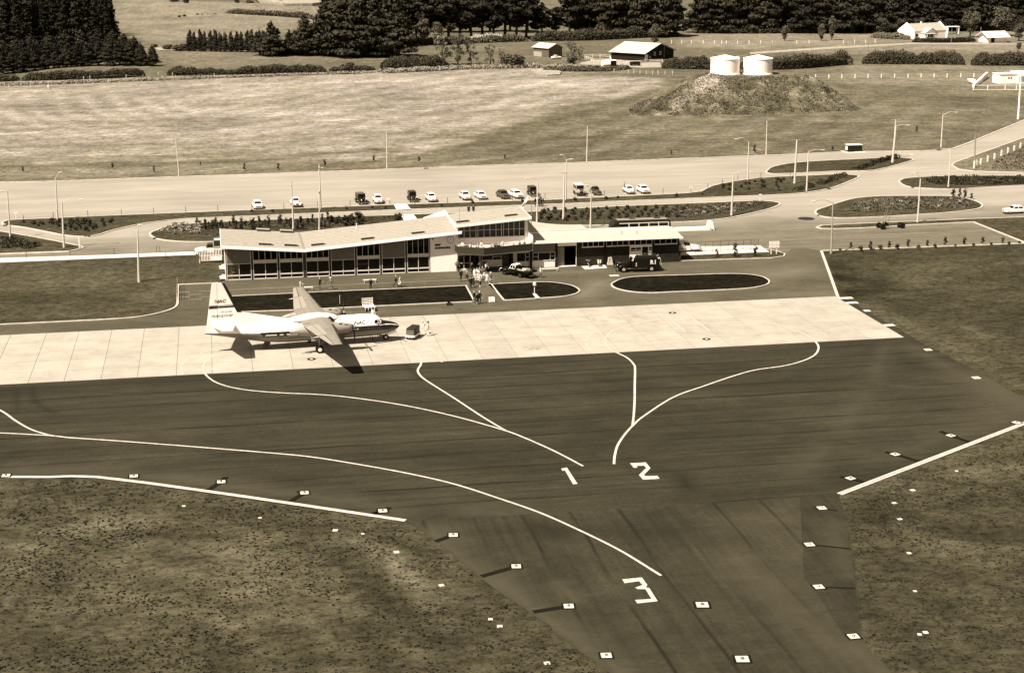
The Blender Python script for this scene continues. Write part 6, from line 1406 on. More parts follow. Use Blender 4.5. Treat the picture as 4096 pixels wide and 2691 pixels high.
fence('white fence posts along the far paddock, left of the poplar-like trees',[(2686,176),(2727,176),(2765,176),(2813,177),(2858,177),(2887,178),(2905,178),(2950,178),(2996,178),(3042,178),(3088,178),(3187,178),(3236,177),(3374,176),(3418,175),(3462,174),(3500,173)],1.5,W,.13,(.8,),cat='fence',square=True)
fence('white posts and wire fence across the right paddock below the hedges',[(3262,315),(3315,316),(3367,315),(3420,315),(3472,314),(3525,314),(3578,313),(3632,313),(3684,312),(3736,312),(3788,312),(3843,311),(3895,311),(3950,311)],1.35,W,.14,(.8,.4),square=True)
fence('row of stout white roadside posts on the right verge',[(3905,667),(3922,660),(3950,649),(3977,639),(4005,626),(4031,616),(4056,607),(4081,596),(4110,586)],1.3,W,.14,(.7,),square=True,z0=.12)
fence('short white posts on the verge by the brown wooden pole',[(3896,676),(3903,674)],1.6,W,.14,(),square=True,z0=.12)
fence('thin posts round the foot of the tank mound',[(2470,445),(2542,455),(2660,462),(2793,468),(2928,468),(3071,466),(3210,466),(3349,465),(3440,455)],1.3,WOOD,.08,(.8,))
fence('small white posts in the rough ground left of the tank mound',[(2456,292),(2513,296),(2535,296),(2560,298),(2585,299),(2610,300),(2632,300),(2660,300),(2690,300)],1.3,OFFW,.1,(.8,),square=True)
fence('scattered white fence posts in front of the left hedges',[(35,352),(123,352),(195,350),(335,322),(360,320),(505,314),(598,322),(633,305),(650,318),(690,305),(703,318),(857,309)],1.2,OFFW,.09,(.8,),square=True)
# mesh fence on the yard paving
a,b=at(2790,1012),at(3033,1000); t=thing('mesh_fence','tall thin steel mesh fence beside the canvas truck','fence',tuple(a)); L=b-a
for k in range(9): q=MB(); u=k/8; q.tube([(L.x*u,L.y*u,.1),(L.x*u,L.y*u,1.75)],.03,5); q.build('post',DGREY,t)
q=MB()
for z in (.15,.95,1.72): q.tube([(0,0,z),(L.x,L.y,z)],.022,4)
for k in range(90): u=k/90; q.tube([(L.x*u,L.y*u,.15),(L.x*u,L.y*u,1.72)],.006,3,caps=False)
tag(q.build('mesh_infill',DGREY,t),kind='stuff')
# ---------------------------------------------------------------- people
SKIN=mat('skin',.33,.6); HAIRD=mat('dark_hair',.02,.7); HAIRG=mat('grey_hair',.35,.7); SHOE=mat('shoe_leather',.02,.5)
def cloth(g): return mat('cloth_%03d'%int(g*1000),g,.9,.1,.12,4)
def skeleton(lean=0,arms=((8,10),(8,10)),legs=((0,0),(0,0)),hipz=.93,sit=False,splay=(12,12),headturn=0):
    V=[];E=[];Rd=[];M=[]
    def add(p,r,par,m): V.append(Vector(p)); Rd.append(r); M.append(m); (E.append((par,len(V)-1)) if par is not None else None); return len(V)-1
    l=R(lean); T_=lambda h: (math.sin(l)*h,0,hipz+math.cos(l)*h)
    pel=add((0,0,hipz),.13,None,2); sp=add(T_(.22),.12,pel,1); ch=add(T_(.42),.145,sp,1); nk=add(T_(.54),.055,ch,0); hd=add(T_(.64),.085,nk,0); ht=add(T_(.73),.088,hd,0); tp=add(T_(.80),.06,ht,0)
    hv=V[hd]; add(hv+Vector((.105,0,.0)),.016,hd,0)
    for i,s in enumerate((-1,1)):
        sh=V[ch]+Vector((0,s*.175,.02)); a=R(arms[i][0]); e=R(arms[i][0]+arms[i][1]); sl=math.sin(R(splay[i]))
        A=add(sh,.065,ch,1); el=sh+Vector((math.sin(a)*.29,s*sl*.29,-math.cos(a)*.29)); B=add(el,.045,A,1)
        inn=-1 if splay[i]>30 else .2
        wr=el+Vector((math.sin(e)*.25,s*sl*inn*.25,-math.cos(e)*.25)); Cc=add(wr,.03,B,1); d=(wr-el).normalized(); hnd=wr+d*.07; H_=add(hnd,.034,Cc,0)
        side_=d.cross(Vector((0,1,0))); side_=side_.normalized() if side_.length>.01 else Vector((1,0,0))
        for f,(off,ln) in enumerate(((-.03,.07),(-.01,.085),(.011,.08),(.03,.06))):
            k=add(hnd+d*.045+side_*off,.0105,H_,0); add(hnd+d*(.045+ln)+side_*off*1.2+Vector((.01,0,0)),.009,k,0)
        add(hnd+side_*.055+d*.02,.011,H_,0)
        hp=Vector((0,s*.09,hipz-.04)); a=R(legs[i][0]); kb=R(legs[i][0]-legs[i][1]); D=add(hp,.095,pel,2)
        kn=hp+Vector((math.sin(a)*.43,s*.01,-math.cos(a)*.43)); K=add(kn,.065,D,3 if False else 2); an=kn+Vector((math.sin(kb)*.41,0,-math.cos(kb)*.41)); An=add(an,.042,K,4); add(an+Vector((.15,s*.02,-.045)),.036,An,5)
    return V,E,Rd,M
POSES={}
def bodymesh(key,**kw):
    if key in POSES: return POSES[key]
    V,E,Rd,M=skeleton(**kw); me=bpy.data.meshes.new('body_skeleton'); me.from_pydata([tuple(v) for v in V],E,[])
    o=bpy.data.objects.new('body_skeleton',me); C.objects.link(o); md=o.modifiers.new('skin','SKIN'); md.use_smooth_shade=True
    for i,sv in enumerate(me.skin_vertices[0].data): sv.radius=(Rd[i],Rd[i]*(1.22 if i in (2,) else 1)); sv.use_root=(i==0)
    s2=o.modifiers.new('sub','SUBSURF'); s2.levels=1; s2.render_levels=1
    dg=bpy.context.evaluated_depsgraph_get(); out=bpy.data.meshes.new_from_object(o.evaluated_get(dg)); bpy.data.objects.remove(o)
    out.name='body'; out.materials.clear()
    for _ in range(5): out.materials.append(SKIN)
    segs=[(V[a],V[b],M[b],Rd[b]) for a,b in E]
    # slots: 0 skin 1 top 2 bottom 3 lower leg 4 shoe
    for f in out.polygons:
        c=f.center; best=None
        for a,b,m,r in segs:
            ab=b-a; u=max(0,min(1,(c-a).dot(ab)/max(1e-9,ab.length_squared))); d=(c-(a+ab*u)).length-r*.5
            if best is None or d<best[0]: best=(d,m)
        m=best[1]; f.material_index={0:0,1:1,2:2,4:3,5:4}[m]
    POSES[key]=(out,V,kw); return POSES[key]
PK={'stand':dict(),'stand2':dict(arms=((4,25),(12,8)),legs=((4,0),(-4,2))),'walk':dict(lean=4,arms=((28,15),(-24,18)),legs=((24,4),(-20,14)),hipz=.90),
 'walk2':dict(lean=5,arms=((-20,15),(24,25)),legs=((-22,16),(22,2)),hipz=.90),'hip':dict(arms=((-12,60),(10,8)),splay=(48,12)),'elbow':dict(arms=((60,75),(6,10)),splay=(35,10)),
 'hold':dict(arms=((20,70),(22,72)),legs=((3,0),(-3,0))),'bend':dict(lean=32,arms=((45,20),(40,30)),legs=((6,8),(-4,4))),'sit':dict(lean=-4,arms=((18,40),(20,45)),legs=((86,86),(84,84)),hipz=.50)}
def person(label,px,py,pose='stand',face=-90,top=.03,bot=.03,kind='man',hair=HAIRD,hat=None,long=True,h=1.0,group=None,z=0,loc=None,leg=None,bag=None):
    p=at(px,py) if loc is None else Vector(loc)
    me,V,kw=bodymesh(pose,**PK[pose])
    o=bpy.data.objects.new('person',None); C.objects.link(o); tag(o,label,'person',group); o.location=(p.x,p.y,z or .03); o.rotation_euler=(0,0,R(face)); o.scale=(h,)*3; o.name='person'
    b=bpy.data.objects.new('body',me); C.objects.link(b); b.parent=o
    ms=[SKIN,cloth(top),cloth(bot),cloth(bot) if kind=='man' else SKIN,SHOE]
    if leg is not None: ms[3]=cloth(leg)
    for i,m in enumerate(ms): b.material_slots[i].link='OBJECT'; b.material_slots[i].material=m
    hd=V[5]; q=MB(); q.ball((hd.x-.02,hd.y,hd.z+.03),(.098,.092,.085),10,6); q.build('hair',hair,o,smooth=True)
    if hat is not None: q=MB(); q.lathe([(.15,hd.z+.055),(.15,hd.z+.07),(.105,hd.z+.075),(.10,hd.z+.15),(.05,hd.z+.17)],(hd.x,hd.y,0),14); q.build('hat',cloth(hat),o)
    if kind=='woman' and pose!='sit':
        q=MB(); hz=V[0].z; q.lathe([(.27,hz-.42),(.25,hz-.30),(.20,hz-.05),(.15,hz+.10)],(0,0,0),16); q.build('skirt',cloth(bot),o)
    elif kind=='man' and top<.12: q=MB(); hz=V[0].z; q.lathe([(.185,hz-.12),(.18,hz),(.165,hz+.14)],(0,0,0),14); q.v=[(a*.8,b_,c) for a,b_,c in q.v]; q.build('jacket_skirt',cloth(top),o)
    if bag is not None: q=MB(); q.box(-.2,.2,.25,.38,.45,.78); q.build('coat_over_arm',cloth(bag),o)
    return o
person('child in white standing at the railing above the far wing tip',1204,1162,'hold',-60,.6,.6,'man',h=.88)
person('man in black suit standing at the railing, arms folded',1280,1158,'hold',-20,.015,.015,h=1.04,hair=HAIRG)
person('man in white hat and grey jacket walking along the railing',1324,1159,'walk',-160,.14,.16,hat=.8,h=1.02)
person('man in dark suit with one elbow raised in front of the white bench',1483,1159,'elbow',-80,.015,.015,h=1.02)
person('bald man in black suit striding left beside a woman in white',1583,1149,'walk',-10,.014,.014,h=1.06,hair=SKIN)
person('woman in white dress walking beside the bald man in black',1600,1148,'walk2',-20,.75,.75,'woman',h=.97)
person('person standing with hand on hip at the corner of the name wall',1830,1086,'hip',-90,.12,.02,h=1.05)
person('man in open dark jacket and white shirt left of the crowd',1844,1126,'stand2',-80,.015,.012,h=1.05)
person('woman in grey with short skirt left of the crowd',1868,1124,'hold',-110,.16,.03,'woman',h=.98)
person('man in dark jacket holding a pale coat by the door',1888,1098,'stand',-60,.015,.015,h=1.04,bag=.6)
person('man in black seen from behind in front of the crowd',1883,1155,'stand2',95,.013,.013,h=1.04)
person('woman in dark coat at the shoulder of the man in black',1893,1149,'stand',80,.03,.03,'woman',h=.96)
person('person in white top, dark shorts and white trousers at the front of the crowd',1921,1151,'hold',120,.7,.04,h=1.0,leg=.75)
person('woman in pale dress holding the railing at the right of the crowd',1948,1135,'hold',-120,.55,.5,'woman',h=.95)
person('woman in white hat and dark coat, rightmost of the crowd',1963,1136,'stand',-100,.09,.2,'woman',h=.97,hat=.75)
person('child in pale clothes bending at the right end of the railing',1957,1136,'bend',-60,.4,.35,h=.72)
person('man shading his eyes with a raised arm at the terminal door',1921,1090,'elbow',-90,.2,.04,h=1.03)
person('man in white shirt leaning on a cane right of the door',1946,1092,'stand2',-70,.75,.03,h=1.0)
person('man in dark suit behind the white-shirted man with the cane',1938,1086,'stand',-90,.10,.05,h=1.05)
cg='people crowding at the terminal door'
rr=random.Random(11); tops=[.75,.7,.6,.8,.45,.05,.72,.3,.65,.08,.7]
for i,(x,y) in enumerate([(1899,1117),(1908,1114),(1904,1124),(1913,1121),(1918,1112),(1926,1120),(1912,1132),(1930,1108),(1902,1133),(1937,1115),(1922,1134)]):
    w=tops[i]>.4
    person(('pale-clothed person in the thick of the crowd at the terminal door' if w else 'dark-clothed person in the thick of the crowd at the terminal door'),x,y,['stand','hold','stand2','hip'][i%4],rr.uniform(-150,-30),tops[i],rr.choice([.6,.1,.03,.4]),rr.choice(['man','woman']),h=rr.uniform(.9,1.0),group=('pale-clothed '+cg) if w else ('dark-clothed '+cg))
person('older man in black coat, left of the two walking to the aircraft',1896,1212,'walk',-60,.015,.02,h=1.0,hair=HAIRG,bag=.3)
person('white-haired man in black, right of the two walking to the aircraft',1918,1215,'walk2',-80,.012,.012,h=1.06,hair=mat('white_hair',.7,.7))
person('dark-clothed companion close between the two walking to the aircraft',1907,1217,'walk',-70,.02,.015,'woman',h=.95)
person('worker in white overalls bending to the power unit',1704,1338,'bend',170,.72,.72,h=1.05,hat=.8,z=.07)
person('worker in white overalls and dark cap behind the power unit',1713,1345,'stand2',160,.72,.70,h=1.05,hat=.03,z=.07)
person('man in white shirt and dark trousers right of the loaded truck',2163,1111,'walk',140,.75,.05,h=1.02)
person('man in dark suit walking beside the small white car',2497,766,'walk2',0,.015,.015,h=1.05,z=.02)
for i,(x,y,g,l) in enumerate([(2141,827,.014,'person in black, leftmost of the roadside group at the lamp post'),(2149,824,.7,'person in white shirt in the roadside group at the lamp post'),(2157,826,.014,'tall person in black in the middle of the roadside group'),(2165,827,.05,'person in dark coat bending in the roadside group'),(2172,825,.02,'person in black, rightmost of the roadside group'),(2162,818,.03,'person in black at the back of the roadside group')]):
    person(l,x,y,['stand2','stand','hip','bend','stand','hold'][i],rr.uniform(-160,-20),g,.02,h=1.02,z=.02,hair=HAIRG if i in (1,4) else HAIRD)
person('head and shoulders of a dark-suited person, left of two behind the upper roof',1875,861,'stand',-90,.02,.02,h=1.05,z=.05)
person('head and shoulders of a dark-suited person, right of two behind the upper roof',1894,860,'stand2',-90,.02,.02,h=1.05,z=.05)
# spectators seated and standing on the balcony
BG=[('pale seated spectator at the left end of the balcony',34.5,-.7,'sit',.6,'woman',0),('standing woman in white near the balcony mast',34.95,-.9,'hold',.75,'woman',0),('spectator in white leaning on the rail, third from the left of the balcony',36.1,-1.5,'bend',.7,'man',0),('small dark-haired child at the balcony rail left of the standing woman',36.9,-1.9,'stand',.08,'man',.7),
 ('standing spectator with dark hair and white top in the middle of the balcony',37.75,-1.5,'stand2',.7,'woman',0),('seated spectator in pale clothes at the corner of the balcony',37.6,-2.3,'sit',.55,'woman',0),('dark child at the balcony corner',37.95,-2.5,'stand',.1,'man',.68),('spectator in white just right of the balcony corner',38.9,-2.2,'stand',.72,'woman',.8),
 ('dark-coated seated person at the middle right of the balcony',39.9,-1.8,'sit',.04,'man',0),('dark person seated beside the bushy plant on the balcony',40.4,-1.8,'sit',.05,'woman',0),('dark-haired child right of the balcony centre',42.6,-1.35,'stand',.3,'man',.7),('dark standing child near the right end of the balcony',43.65,-1.1,'stand',.06,'man',.85),('standing child second from the right on the balcony',44.4,-.95,'stand',.12,'man',.85),('small dark child third from the right on the balcony',44.05,-1.0,'stand',.05,'man',.62)]
for l,x,y,po,g,k,hh in BG: person(l,0,0,po,-90,g,.4 if g>.3 else .03,k,h=hh or 1.0,loc=(x,y,0),z=3.06 if po!='sit' else 3.1,group='spectators on the balcony')
# crewman looking out beyond the cockpit, on a stand
hd=R(5.2); off=Vector((7.55*math.cos(hd)-1.75*math.sin(hd),7.55*math.sin(hd)+1.75*math.cos(hd),0))*1.03; pp_=Vector((10.31,-38.57,.066))+off
t=thing('step_stand','steel step stand on the far side of the airliner nose','step stand',(pp_.x,pp_.y,.066)); q=MB(); q.box(-.5,.5,-.4,.4,2.0,2.06); q.build('platform',MGREY,t)
for x in (-.45,.45):
    for y in (-.35,.35): q=MB(); q.tube([(x*1.1,y*1.1,0),(x,y,2.0)],.035,6); q.build('leg',MGREY,t)
for k in range(6): q=MB(); q.box(.5,.72-.0,-.3,.3,.3+k*.3,.33+k*.3); q.build('step',MGREY,t)
person('capped crewman in white seen above the airliner nose',0,0,'stand',-90,.75,.05,h=1.0,hat=.03,loc=(pp_.x,pp_.y,0),z=2.135)
# ---------------------------------------------------------------- foliage
def folmat(name,g,var=.5,scale=.5,objv=.2,rough=.9):
    m,t,b=newmat(name,rough,.12); tc=t.new('TexCoord'); P=tc.outputs['Object']
    n=t.noise(P,scale,3,.6); n2=t.noise(P,scale*5,2,.6)
    c=t.ramp(t.math('ADD',t.math('MULTIPLY',n,.6),t.math('MULTIPLY',n2,.4)),[(.35,g*(1-var)),(.65,g*(1+var))])
    oi=t.new('ObjectInfo'); r=t.math('MULTIPLY_ADD',oi.outputs['Random'],objv*2,1-objv); cb=t.new('CombineColor')
    for i in range(3): t.link(r,cb.inputs[i])
    c=t.mul(c,cb.outputs[0]); t.link(c,b.inputs['Base Color']); return m
F_DARK=folmat('foliage_dark',.030,.7,.5,.4); F_PINE=folmat('foliage_pine',.018,.6,.7,.35); F_MID=folmat('foliage_mid',.075,.45,.8); F_LIGHT=folmat('foliage_light',.13,.4,1.0); F_HEDGE=folmat('foliage_hedge',.05,.5,.6,.1); F_SHRUB=folmat('foliage_shrub',.030,.5,2,.35); F_PALE=folmat('foliage_pale',.2,.35,2,.2); F_SCRUB=folmat('foliage_scrub',.075,.6,.5,.1); F_FLOWER=folmat('foliage_flower',.42,.35,1.5,.1)
BARK=mat('bark',.06,.95,.1,.3,1)
def leaves(blobs,n,size,seed=0,up=.35,shell=.55,gap=.0,aspect=.6):
    """n leaf sprays spread over ellipsoid blobs (cx,cy,cz,rx,ry,rz)"""
    rg=np.random.RandomState(seed); B=np.array(blobs,float); wt=(B[:,3]*B[:,4]+B[:,3]*B[:,5]); wt/=wt.sum()
    k=rg.choice(len(B),n,p=wt); d=rg.normal(size=(n,3)); d/=np.linalg.norm(d,axis=1)[:,None]
    r=shell+(1-shell)*rg.rand(n)**.6; r*=rg.normal(1,.10,n)
    c=B[k,:3]+d*B[k,3:]*r[:,None]
    nrm=d/B[k,3:]; nrm/=np.linalg.norm(nrm,axis=1)[:,None]; nrm=nrm*.8+rg.normal(size=(n,3))*.55; nrm[:,2]+=up; nrm/=np.linalg.norm(nrm,axis=1)[:,None]
    t=np.cross(nrm,rg.normal(size=(n,3))); t/=np.linalg.norm(t,axis=1)[:,None]; u=np.cross(nrm,t)
    s=size*rg.uniform(.55,1.35,n)[:,None]
    V=np.stack([c-t*s-u*s*aspect*.4,c+t*s*.2-u*s*aspect,c+t*s,c+u*s*aspect],1).reshape(-1,3)
    F=np.arange(4*n).reshape(-1,4)
    return V,F
def leafmesh(name,V,F,m):
    me=bpy.data.meshes.new(name); nv=len(V); me.vertices.add(nv); me.vertices.foreach_set('co',np.asarray(V,np.float32).ravel())
    nf=len(F); me.loops.add(nf*4); me.loops.foreach_set('vertex_index',np.asarray(F,np.int32).ravel()); me.polygons.add(nf); me.polygons.foreach_set('loop_start',np.arange(0,nf*4,4,dtype=np.int32)); me.polygons.foreach_set('loop_total',np.full(nf,4,np.int32))
    me.update(calc_edges=True); me.validate(); me.materials.append(m); return me
def tree_proto(kind,seed,m):
    rg=random.Random(seed); blobs=[]; t=thing('tree','x','tree')
    q=MB()
    if kind=='macro':      # broad layered macrocarpa, 20 m
        H=20; q.tube([(0,0,0),(.3,0,5),(0,.2,12),(0,0,18)],[.9,.65,.4,.1],8)
        for k in range(30):
            f=k/29; z=2.2+f*16.2; rad=(1-f)**.75*6.2+.6; a=k*2.4+rg.random(); o=rad*rg.uniform(.35,.9)
            blobs.append((o*math.cos(a),o*math.sin(a),z+rg.uniform(-.5,.5),rad*.55+.5,rad*.55+.5,.75+rg.random()*.5))
            if k%2==0: q.tube([(0,0,z-1.5),(o*math.cos(a),o*math.sin(a),z)],[.22,.06],5)
        blobs.append((0,0,19,.8,.8,1.6)); n,s=5200,.62
    elif kind=='pine':     # tall tree of the far belt: bare legs, ragged head
        H=20; q.tube([(0,0,0),(.2,0,6),(0,.3,13),(0,0,18)],[.55,.42,.3,.1],7)
        if seed%2: q.tube([(.2,0,3),(1.2,.4,9),(1.6,.6,13)],[.35,.25,.1],6)
        for k in range(20):
            f=k/19; z=5.5+f*13.5; rad=(math.sin(math.pi*min(1,.25+f*.8))**.8)*4.2+.6; a=k*2.4+rg.random()*2; o=rad*rg.uniform(.2,1)
            blobs.append((o*math.cos(a),o*math.sin(a),z,rad*.5+.4,rad*.5+.4,.7+rg.random()*.6))
            if k%2==0: q.tube([(0,0,z-1),(o*math.cos(a),o*math.sin(a),z)],[.14,.05],4)
        n,s=3400,.60
    elif kind=='plantation':
        H=20; q.tube([(0,0,0),(0,0,18)],[.35,.08],6)
        for k in range(17):
            f=k/16; z=1.5+f*17.8; rad=(1-f)**.7*2.6+.25
            for j in range(2): a=rg.random()*6.3; blobs.append((rad*.35*math.cos(a),rad*.35*math.sin(a),z,rad,rad,.9))
        n,s=2600,.46
    elif kind=='cypress':
        H=9; q.tube([(0,0,0),(0,0,8)],[.2,.04],6)
        for k in range(12):
            f=k/11; z=1.2+f*7.3; rad=(1-f)**.6*1.35+.15; a=rg.random()*6.3; blobs.append((.2*math.cos(a),.2*math.sin(a),z,rad,rad,.75))
        n,s=1500,.32
    elif kind=='round':
        H=10; q.tube([(0,0,0),(.1,0,2.2),(0,.1,5.5)],[.32,.24,.08],7)
        for k in range(16):
            a=rg.random()*6.3; f=rg.random(); z=2.6+f*6; o=2.6*math.sin(math.pi*(.15+.8*f))*rg.random(); blobs.append((o*math.cos(a),o*math.sin(a),z,1.5,1.5,1.15))
            if k%2: q.tube([(0,0,2.5),(o*math.cos(a),o*math.sin(a),z)],[.1,.03],4)
        n,s=2600,.32
    elif kind=='airy':
        H=10; 
        for j in range(5): a=rg.random()*6.3; q.tube([(0,0,0),(.5*math.cos(a),.5*math.sin(a),3),(2.2*math.cos(a),2.2*math.sin(a),8)],[.2,.14,.04],5)
        for k in range(26):
            a=rg.random()*6.3; f=rg.random(); z=1.6+f*8; o=2.8*rg.random()**.5; blobs.append((o*math.cos(a),o*math.sin(a),z,.9,.9,.8))
        n,s=1500,.24
    elif kind=='plume':    # young upright tree, wider at the head
        H=7; q.tube([(0,0,0),(0,0,5)],[.12,.04],5)
        for k in range(10):
            f=k/9; z=.9+f*5.4; rad=.35+.75*math.sin(math.pi*min(1,f*.8)); blobs.append((rg.uniform(-.2,.2),rg.uniform(-.2,.2),z,rad,rad,.55))
        n,s=900,.24
    elif kind=='bush':
        H=3; q.tube([(0,0,0),(0,0,1.2)],[.12,.05],5)
        for k in range(9): a=rg.random()*6.3; o=rg.random()*1.0; blobs.append((o*math.cos(a),o*math.sin(a),.7+rg.random()*1.4,.95,.95,.75))
        n,s=1100,.24
    q.build('trunk',BARK,t); V,F=leaves(blobs,n,s,seed,shell=.35 if kind!='airy' else .1)
    V[:,2]=np.maximum(V[:,2],.05); me=leafmesh('crown',V,F,m); o=bpy.data.objects.new('crown',me); C.objects.link(o); o.parent=t
    return Proto(t),H
PR={'macro':[tree_proto('macro',s,F_DARK) for s in (1,2,3)],'pine':[tree_proto('pine',s,F_DARK) for s in (4,5,6)],'plantation':[tree_proto('plantation',s,F_PINE) for s in (7,8,9)],
    'cypress':[tree_proto('cypress',s,F_DARK) for s in (10,11)],'round':[tree_proto('round',12,F_MID),tree_proto('round',13,F_MID)],'airy':[tree_proto('airy',14,F_LIGHT),tree_proto('airy',15,F_MID)],'plume':[tree_proto('plume',16,F_MID)],'bush':[tree_proto('bush',17,F_MID),tree_proto('bush',18,F_HEDGE)],'darkround':[tree_proto('round',19,F_HEDGE)]}
tr=random.Random(21)
def tree(kind,x,y,top,label,group=None,wide=1.0,name=None,v=None):
    ps=PR[kind]; pr,H=ps[v if v is not None else tr.randrange(len(ps))]; b=at(x,y); gz=0
    X,Zt=onplane(x,top,b.y); s=Zt/H; o=pr.place((b.x,b.y,gz),tr.random()*6.28,label,group,(s*wide,s*wide,s),'bush' if kind=='bush' else 'tree')
    if name: o.name=name
    return o
# plantation at the upper left
PG='dark conifers of the plantation block at the upper left'
for (yy,tp,x0,x1,st_) in ((207,-40,-90,448,40),(192,-70,-70,455,40),(178,-90,-90,462,38),(163,-95,-80,452,38),(150,-95,-90,440,38),(138,-80,-60,452,38)):
    x=x0
    while x<x1:
        edge=max(0,(x-(x1-70))/70); tree('plantation',x+tr.uniform(-8,8),yy+tr.uniform(-4,4),tp+tr.uniform(-12,12)+edge*60,'tall dark conifer packed in the plantation block at the upper left',PG,1.12); x+=st_
NG='lower dark trees along the near side of the plantation'
for x,y,tp in [(-40,300,215),(10,296,208),(55,292,200),(98,286,196),(140,280,206),(182,276,212),(225,272,200),(268,268,185),(310,266,180),(352,264,170),(395,262,172),(438,262,160),(480,262,158),(522,262,165),(565,263,172)]:
    tree('macro',x,y,tp,'low dark tree in the row along the near side of the plantation',NG,1.15)
tree('macro',612,264,180,'last dark rounded tree at the right end of the row below the plantation',NG,1.1)
for x,y,tp in [(20,250,160),(70,245,150),(130,240,140),(200,236,135),(262,232,128),(330,228,120),(400,222,115),(455,216,118),(500,222,135),(540,230,145)]:
    tree('macro',x,y,tp,'dark tree in the second row below the plantation','second row of dark trees below the plantation',1.25)
# cypress belt
for i in range(16):
    x=758+i*21+tr.uniform(-4,4); tree('cypress',x,206+i*.3,122+tr.uniform(-8,8),'slim dark tree in the short shelter belt left of the big dark trees','slim trees of the short shelter belt',1.25)
# big layered trees
BT=[(1040,222,120,'low dark layered tree at the left foot of the big dark clump'),(1088,226,84,'pointed dark tree, leftmost apex of the big dark clump'),(1160,222,120,'dark tree filling the dip between the two left apexes of the clump'),(1222,223,58,'second pointed apex of the big dark clump'),(1300,222,12,'tall spired dark tree in the middle of the clump'),(1370,225,-30,'tall dark tree right of the spired one, reaching the top edge'),(1440,226,-50,'tall dark layered tree, third from the right of the big clump'),(1515,228,-40,'tall dark layered tree, second from the right of the big clump'),(1585,230,10,'dark layered tree at the right end of the big clump')]
for x,y,tp,l in BT: tree('macro',x,y,tp,l,'big dark layered trees of the clump left of centre',1.1)
for x,y,tp in [(1330,190,-60),(1420,190,-80),(1500,185,-80),(1565,185,-60),(1400,170,-60),(1480,168,-70)]: tree('macro',x,y,tp,'dark tree deep in the clump left of centre','dark trees deep in the clump left of centre',1.1)
# far tree belt
FG='tall ragged trees of the far belt'
belt=[(1620,168),(1665,163),(1705,168),(1750,160),(1795,165),(1840,158),(1885,162),(1930,156),(1975,160),(2020,154),(2065,158),(2105,152)]
for x,y in belt: tree('pine',x,y,-45+tr.uniform(-25,15),'tall ragged tree with bare legs in the far belt left of the farm','tall ragged trees of the far belt left of the farm',1.1)
tree('pine',2168,150,8,'shorter ragged tree below the pale gap at the top of the belt',FG,1.2); tree('pine',2225,148,28,'shortest ragged tree in the dip of the far belt',FG,1.2)
for x in range(2280,2730,42): tree('macro' if x%4 else 'pine',x+tr.uniform(-8,8),144+tr.uniform(-4,4),-50+tr.uniform(-30,20),'tall dark tree in the belt behind the farm barn','tall dark trees of the belt behind the barn',1.0)
for x in range(2795,3500,44): tree('macro' if (x//44)%2 else 'pine',x+tr.uniform(-8,8),131+tr.uniform(-4,3),-60+tr.uniform(-30,15),'tall dark tree in the belt behind the water tanks','tall dark trees of the belt right of the gap',1.05)
for x in range(2830,4200,90): tree('macro',x+tr.uniform(-8,8),118,-70,'dark tree at the back of the right-hand belt','dark trees at the back of the right-hand belt',1.3)
for x in range(3520,4180,52): tree('macro',x+tr.uniform(-8,8),122+tr.uniform(-4,3),-50+tr.uniform(-30,15),'tall dark tree in the belt behind the white farmhouse','tall dark trees of the belt behind the farmhouse',1.1)
for x in (1650,1720,1800,1880,1960,2040,2110): tree('pine',x,128+tr.uniform(-4,4),-50,'ragged tree at the back of the far belt','trees at the back of the far belt',1.2)
